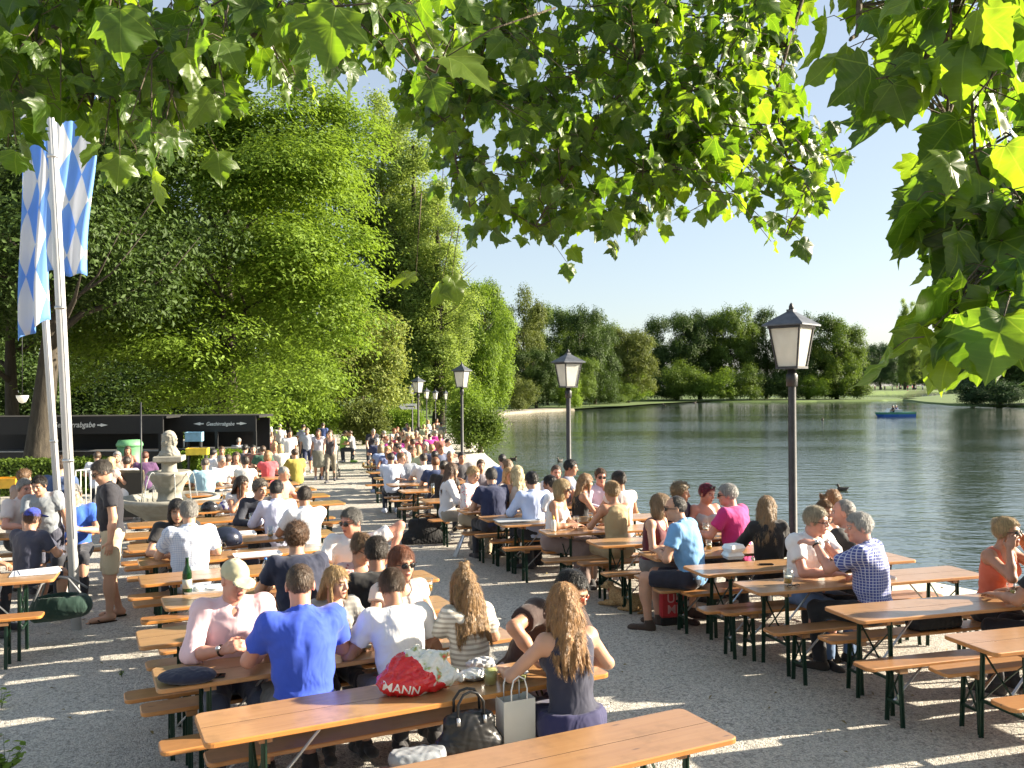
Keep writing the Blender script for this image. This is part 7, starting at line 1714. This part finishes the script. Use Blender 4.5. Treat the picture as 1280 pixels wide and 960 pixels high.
for i, (px, py, s_, lb) in enumerate([(1053, 613, 1.0, 'dark duck swimming alone near the tall lamp'), (1028, 525, 1.3, 'tiny duck far out beside the tall lamp post'), (868, 504, 2.2, 'pale waterfowl speck left of the island waterline'), (830, 507, 2.4, 'pale waterfowl speck before the dark island trees'), (700, 577, 1.0, 'duck close behind the second lamp post'), (642, 575, 1.0, 'duck at the shore by the platinum blonde woman')]):
    p = P(px, py, WZ); o = link('duck', DK); o.location = (p.x, p.y, WZ + .02); o.scale = (s_, s_, s_); o.rotation_euler = (0, 0, i * 1.9 + 2.6); tag(o, lb, 'duck', 'waterfowl on the lake')
# --- stroller
def stroller():
    x, y = PD(412, 486, 29.6).x, 29.6; root = empty('baby_stroller', (x, y, gz(y)), R(4), 'baby stroller with a beige hood pushed along the path', 'stroller'); FB = plain('beige_stroller_cloth', (.36, .34, .28), .85)
    f = Field((-.3, -.45, .3), (.3, .35, 1.3), .03); f.cap((0, -.02, .62), (0, .12, 1.05), .2, .23, .05); f.ell((0, -.05, .55), (.24, .32, .14), k=.05); f.ell((0, .05, 1.02), (.25, .24, .2), k=.05); me, _ = field_mesh('hood', f); link('hood', me, root, [FB])
    mb = MB(); mb.box((0, 0, .36), (.42, .5, .16), 0, None, .03); mb.build('basket', plain('black_basket', (.02, .02, .022), .7), root)
    for sx in (-1, 1):
        mb = MB(); mb.tube([(sx * .24, -.38, .14), (sx * .23, .1, .6), (sx * .22, .45, 1.02)], .015, 6); mb.tube([(sx * .26, .3, .16), (sx * .23, .02, .55)], .015, 6); mb.build('frame', IRON, root)
        for yy, r_ in ((-.38, .11), (.32, .15)):
            mb = MB(); mb.lathe([(r_ * .75, -.02), (r_, -.02), (r_, .02), (r_ * .75, .02)], (sx * .27, yy, r_ + .002), 16, 0, True, Matrix.Rotation(R(90), 3, 'Y')); mb.lathe([(1e-6, -.012), (r_ * .3, -.012), (r_ * .3, .012), (1e-6, .012)], (sx * .27, yy, r_ + .002), 8, 0, True, Matrix.Rotation(R(90), 3, 'Y')); mb.build('wheel', BLACKM, root)
    mb = MB(); mb.tube([(-.22, .45, 1.02), (.22, .45, 1.02)], .016, 6); mb.build('push_bar', BLACKM, root)
stroller()
# --- stalls with hand-lettered return signs
STALL = plain('black_stall_board', (.006, .006, .007), .6); CHALK = plain('chalk_white_paint', (.72, .72, .70), .7)
def stall(x0, x1, d, ztop, fas, label, tx0, tx1, text, posts, arrows=True):
    pa, pb = PD(x0, 486, d), PD(x1, 486, d); g = gz(d); root = empty('serving_stall', ((pa.x + pb.x) / 2, d, g), 0, label, 'stall', 'black serving stalls'); w = pb.x - pa.x; zt = ztop - g
    mb = MB(); mb.box((0, 0, zt - fas / 2), (w, .08, fas)); mb.build('sign_board', STALL, root)
    mb = MB(); mb.box((0, .85, zt - .02), (w + .2, 1.7, .08)); mb.build('roof', plain('dark_roof_felt', (.012, .012, .012), .9), root)
    mb = MB(); mb.box((0, 1.65, zt / 2 - .05), (w, .06, zt - .12)); mb.build('back_wall', STALL, root)
    mb = MB(); mb.box((0, .5, .52), (w * .96, .6, 1.0)); mb.build('counter', plain('dark_counter', (.02, .018, .016), .6), root)
    mb = MB(); mb.box((0, .5, 1.04), (w * .97, .7, .03)); mb.build('counter_top', plain('steel_counter_top', (.3, .31, .32), .4, .6), root)
    for f_ in posts: mb = MB(); mb.box((w * (f_ - .5), -.02, (zt - fas) / 2), (.09, .09, zt - fas)); mb.build('post', STALL, root)
    ta, tb = PD(tx0, 486, d).x - root.location.x, PD(tx1, 486, d).x - root.location.x
    me = text_mesh(text, 1.0); xs = [v.co.x for v in me.vertices]; sc = (tb - ta) / (max(xs) - min(xs))
    for v in me.vertices: v.co.x, v.co.y = (v.co.x + v.co.y * .28) * sc, v.co.y * sc * 1.15
    o = link('lettering', me, root, [CHALK]); o.location = ((ta + tb) / 2, -.046, zt - fas * .60); o.rotation_euler = (R(90), 0, 0)
    if arrows:
        h = fas * .10
        for sg, xx in ((-1, ta - .2), (1, tb + .2)):
            mb = MB(); mb.prism([(sg * .22, 0), (0, h), (-sg * .02, h * .4), (-sg * .12, h * .4), (-sg * .12, -h * .4), (-sg * .02, -h * .4), (0, -h)][::sg], 0, .004, 0, Matrix.Rotation(R(90), 3, 'X')); o = mb.build('arrow', CHALK, root); o.location = (xx, -.047, zt - fas * .48)
d_ = 29.2
stall(208, 320, d_, 2.55 - (520 - 487.5) * d_ / 1100, .52, 'black serving stall with white script and arrows at the end of the crowd', 258, 293, 'Geschirrabgabe', (.02, .56, .99))
d_ = 28
stall(-40, 204, d_, 2.55 - (521 - 488.5) * d_ / 1100, .54, 'long black serving stall with white script behind the flagpoles', 66, 119, 'Geschirrabgabe', (.02, .5, .985))
# hedges
def hedge(x0, x1, d0, d1, h, label, mat, seed):
    a, b = PD(x0, 486, d0), PD(x1, 486, d1); r = np.random.default_rng(seed); n = 9000; L = (b - a).length; u = (Vector((b.x - a.x, b.y - a.y, 0))).normalized(); v = Vector((-u.y, u.x, 0)); root = empty('clipped_hedge', (a.x, a.y, gz(d0)), 0, label, 'hedge', 'clipped hedges')
    t = r.random(n) * L; f = r.choice(3, n, p=[.45, .35, .2]); w = .35; y = np.where(f == 0, -w + r.normal(0, .03, n), r.uniform(-w, w, n)); z = np.where(f == 0, r.uniform(.02, h, n), np.where(f == 1, h + r.normal(0, .03, n), r.uniform(0, h, n)))
    C = np.stack([t * u.x + y * v.x, t * u.y + y * v.y, z], 1); N = np.where((f == 1)[:, None], [[0, 0, 1.]], [[-v.x, -v.y, .3]]) + r.normal(0, .5, (n, 3)); V, F = leaves_np(C, N, .09 * r.uniform(.6, 1.3, n), r, .6); link('foliage', np_mesh('hedge_leaves', V, F, 3), root, [mat])
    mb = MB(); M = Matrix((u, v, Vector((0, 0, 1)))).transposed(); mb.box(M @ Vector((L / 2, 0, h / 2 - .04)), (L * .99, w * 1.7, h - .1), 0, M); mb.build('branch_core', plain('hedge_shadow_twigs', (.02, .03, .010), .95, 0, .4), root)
hedge(-40, 150, 24.3, 25.2, .95, 'dark clipped hedge behind the tables by the thick trunk', L_MID, 3); hedge(222, 296, 26.6, 28, 1.0, 'sunlit clipped hedge between the stone bust and the right stall', L_LIT, 4)
# crates, bin, fence, board, parasol pole
def crate(px, py, d, w, h, col, label, name='plastic_crate'):
    p = PD(px, py, d); root = empty(name, (p.x, d, p.z - h), .15, label, 'crate', 'coloured crates at the stalls'); m = plain(name + '_plastic' + str(px), col, .45); mb = MB(); t_ = .02
    for c, s_ in (((0, -.2, h / 2), (w, t_, h)), ((0, .2, h / 2), (w, t_, h)), ((w / 2, 0, h / 2), (t_, .38, h)), ((-w / 2, 0, h / 2), (t_, .38, h)), ((0, 0, .01), (w - .03, .38, .02))): mb.box(c, s_)
    mb.build('crate_wall', m, root); mb = MB(); mb.box((0, -.215, h * .93), (w + .03, .03, h * .12)); mb.build('rim', m, root)
    mb = MB(); zg = gz(d) - (p.z - h)
    for sx in (-1, 1): mb.box((sx * w * .4, 0, zg / 2 - .002), (.05, .3, -zg - .004))
    if zg < -.05: 
        for sx in (-1, 1): m2 = MB(); m2.box((sx * w * .4, 0, zg / 2 - .002), (.05, .3, -zg - .004)); m2.build('stand_leg', IRON, root)
crate(8, 597, 21, .55, .24, (.75, .42, .03), 'yellow crate at the edge of the photo beside the thick trunk'); crate(81, 598, 22, .18, .3, (.75, .5, .03), 'yellow crate right behind the thick trunk'); crate(247, 560, 26.5, .6, .2, (.75, .55, .05), 'yellow crate in front of the sunlit hedge'); crate(243, 540, 28.6, .5, .3, (.25, .45, .6), 'light blue crate under the right stall sign')
def bin_(px, py, d, h, r, col, label):
    p = PD(px, py, d); root = empty('waste_bin', (p.x, d, gz(d)), 0, label, 'bin'); z = p.z - gz(d); mb = MB(); mb.lathe([(1e-6, 0), (r * .85, 0), (r, z * .9), (r * .97, z * .9), (1e-6, z * .88)], n=18); mb.build('bin_body', plain('green_bin_plastic', col, .5), root); mb = MB(); mb.lathe([(r * 1.06, z * .88), (r * 1.08, z * .92), (r * .9, z), (1e-6, z)], n=18); mb.build('lid', plain('green_bin_lid', [c * 1.4 for c in col].__iter__() and tuple(c * 1.4 for c in col), .5), root)
bin_(162, 550, 25.3, 1, .34, (.10, .26, .12), 'green waste bin in the shade left of the bust')
def barrier():
    a, b = PD(94, 486, 19.5), PD(131, 486, 20.2); g = gz(20); root = empty('metal_barrier', (a.x, a.y, g), 0, 'light metal barrier behind the standing man in navy', 'fence'); v = Vector((b.x - a.x, b.y - a.y, 0)); m = plain('white_barrier_paint', (.6, .6, .58), .5)
    mb = MB(); zt = 2.55 - (586 - 488) * 19.8 / 1100 - g; mb.tube([(0, 0, zt), v + Vector((0, 0, zt))], .02, 6); mb.tube([(0, 0, .15), v + Vector((0, 0, .15))], .02, 6)
    for i in range(7): q = v * i / 6; mb.tube([q + Vector((0, 0, 0)), q + Vector((0, 0, zt))], .012, 6)
    mb.build('barrier_grille', m, root)
barrier()
p = PD(158, 588, 18.4); root = empty('menu_board', (p.x, 18.4, gz(18.4)), .05, 'dark framed board standing between the man in navy and the fountain', 'board'); zt = p.z - gz(18.4); mb = MB(); mb.box((0, 0, zt / 2 + .05), (.64, .04, zt - .12)); mb.build('panel', plain('dark_board_panel', (.03, .024, .016), .35), root); mb = MB(); mb.box((0, -.003, zt - .02), (.70, .06, .05)); mb.build('top_rail', plain('olive_wood_rail', (.12, .10, .06), .6), root)
for sx in (-1, 1): mb = MB(); mb.box((sx * .335, 0, zt / 2), (.05, .05, zt - .05)); mb.build('side_post', plain('olive_wood_rail', (.12, .10, .06), .6), root)
p = PD(176, 486, 17.2); root = empty('iron_pole', (p.x, 17.2, gz(17)), 0, 'thin dark iron pole standing at the fountain', 'pole'); mb = MB(); mb.tube([(0, 0, 0), (0, 0, 2.5)], .017, 8); mb.build('rod', IRON, root); mb = MB(); mb.lathe([(.12, 0), (.12, .03), (.03, .05), (.02, .1)], n=12); mb.build('foot', IRON, root)
# white direction sign on the far lamp
p = PD(512, 508, 61.6); root = empty('direction_sign', (p.x, 61.6, p.z), 0, 'small white arrow sign on a far lamp post by the path', 'sign'); mb = MB(); mb.prism([(-.75, 0), (-.55, .2), (.5, .2), (.5, -.2), (-.55, -.2)], -.02, .02, 0, Matrix.Rotation(R(90), 3, 'X')); mb.build('sign_plate', plain('white_enamel', (.72, .74, .74), .4), root); mb = MB(); mb.box((.0, -.028, 0), (.6, .01, .07)); mb.build('dark_script_line', plain('sign_ink', (.06, .07, .08), .6), root)
# white lamp bowl under the left crowns
p = PD(28, 497, 24); root = empty('bowl_lamp', (p.x, 24, p.z), 0, 'white bowl lamp hanging in the shade beside the thick trunk', 'lamp'); mb = MB(); mb.lathe([(1e-6, -.16), (.09, -.12), (.15, .0), (.16, .06), (1e-6, .06)], n=16); mb.build('bowl', FROST, root); mb = MB(); mb.tube([(0, 0, .06), (0, 0, 2.6)], .008, 5); mb.build('cable', IRON, root)
# weeds in the near corner
def weed(px, py, n, label, seed, s=.16):
    rr_ = random.Random(seed); p = gp(px, py); root = empty('weed_plant', p, 0, label, 'plant', 'weeds on the gravel'); st = MB(); V = []; F = []; nb = 0
    for k in range(n):
        a = rr_.uniform(0, 6.28); L = s * rr_.uniform(.6, 2.2); top = Vector((math.cos(a) * L * .6, math.sin(a) * L * .6, L)); st.tube([(0, 0, 0), top * .5 + Vector((0, 0, .03)), top], [.003, .0025, .001], 4)
        for j in range(4):
            b = top * (1 - .2 * j); az = rr_.uniform(0, 6.28); t = Vector((math.cos(az), math.sin(az), rr_.uniform(-.1, .5))).normalized(); nn = Vector((rr_.gauss(0, .3), rr_.gauss(0, .3), 1)); nn = (nn - t * nn.dot(t)).normalized(); bb = t.cross(nn); sz = s * rr_.uniform(.35, .7)
            for x, y, z in ((0, 0, 0), (.28, .35, .08), (.25, .7, .05), (0, 1, -.08), (-.25, .7, .05), (-.28, .35, .08), (0, .5, -.02)): V.append(tuple(b + (bb * x + t * y + nn * z) * sz))
            F += [(nb, nb + 1, nb + 6), (nb + 1, nb + 2, nb + 6), (nb + 2, nb + 3, nb + 6), (nb + 3, nb + 4, nb + 6), (nb + 4, nb + 5, nb + 6), (nb + 5, nb, nb + 6)]; nb += 7
    st.build('stem', plain('weed_stem', (.07, .12, .03), .7), root); link('foliage', np_mesh('weed_leaves', np.array(V), np.array(F), 3, True), root, [L_LIT])
weed(6, 975, 16, 'green weed plant in the lower corner of the gravel', 5, .12); weed(152, 846, 5, 'tiny weed sprig on the open gravel', 6, .04); weed(2, 885, 4, 'sprig of leaves peeping in at the edge of the gravel', 7, .08)
# sparse shrubs added outside the frame to throw dappled shade across the gravel
def added_shade_shrub(x, y, h, seed, label):
    tree('added_shade_shrub', (x, y, 0), [((0, 0, h * .55), (.75, .9, h * .45))], 1500, .13, L_MID, seed, label, 'bush', 'unseen shrubs added to shade the gravel', trunk=(h * .6, .04), nsub=14, rsub=.42, per=8, spread=.2)
added_shade_shrub(8.6, 3.4, 2.3, 91, 'loose shrub, unseen, added to shade the gravel by the corner table'); added_shade_shrub(7.6, 5.4, 1.9, 92, 'lower loose shrub, unseen, added to shade the gravel by the corner table'); 
def on_table(key, a, b):
    O_, u, v = TAB[key]; q = O_ + u * a - v * b; return Vector((q.x, q.y, TH + gz(q.y) + .0015))
for key, a, b, lb, h, r, fl, lq, mg in [
 ('L3', 1.35, .30, 'nearly empty drinking glass between the white T-shirt man and the red-haired woman', .13, .034, .2, BEER, False), ('L4', 1.75, .2, 'beer mug beside the woman in pink floral top', .16, .04, .5, BEER, True), ('L8', 1.75, .25, 'beer mug at the elbow of the man in plain white shirt', .16, .04, .55, BEER, True),
 ('L9', 1.6, .2, 'tall glass between the lavender shirt and the zip jacket', .18, .034, .4, BEER, False), ('L11', .5, .2, 'beer mug in front of the pale blue T-shirt man', .16, .04, .6, BEER, True), ('L12', .6, .25, 'beer mug of the men in white at the fountain', .16, .04, .5, BEER, True), ('L13', .9, .2, 'beer mug in front of the woman in coral', .16, .04, .7, BEER, True),
 ('R5', .75, .22, 'small glass held between the sky blue polo and the dark red top', .12, .034, .5, BEER, False), ('R6', 1.5, .2, 'beer mug before the magenta T-shirt man', .16, .04, .5, BEER, True), ('R9', 1.0, .22, 'beer mug beside the pale blue shirt man', .16, .04, .6, BEER, True), ('R10', .9, .25, 'beer mug in front of the broad man in navy polo', .16, .04, .4, BEER, True), ('R10', 1.5, .2, 'tall wheat beer glass by the platinum blonde woman', .22, .034, .6, BEER, False),
 ('R12', .8, .2, 'beer mug before the white-haired woman in slate grey', .16, .04, .5, BEER, True), ('R13', .9, .22, 'beer mug of the blonde woman in black in the lake row', .16, .04, .6, BEER, True), ('R2', 1.7, .2, 'water glass in front of the woman in orange', .12, .036, .5, LEMON, False), ('Q3', 2.1, .25, 'beer mug in front of the man in bright blue T-shirt', .16, .04, .5, BEER, True)]:
    glass(0, 0, lb, h, r, fl, lq, mg, p=on_table(key, a, b))
# dry leaves and twigs strewn over the near gravel
r_ = np.random.default_rng(55); n_ = 420; xy = np.stack([r_.uniform(-7, 5.5, n_), r_.uniform(4.5, 17, n_)], 1); cz = np.array([gz(y) for y in xy[:, 1]]) + .016
Vf, Ff = leaves_np(np.concatenate([xy, cz[:, None]], 1), r_.normal(0, .25, (n_, 3)) + np.array([0, 0, 1.]), r_.uniform(.02, .06, n_), r_, .6)
tag(link('fallen_leaves', np_mesh('fallen_leaves', Vf, Ff, 3), None, [plain('dry_leaf', (.20, .15, .05), .8, 0, .5, 3)]), kind='stuff')
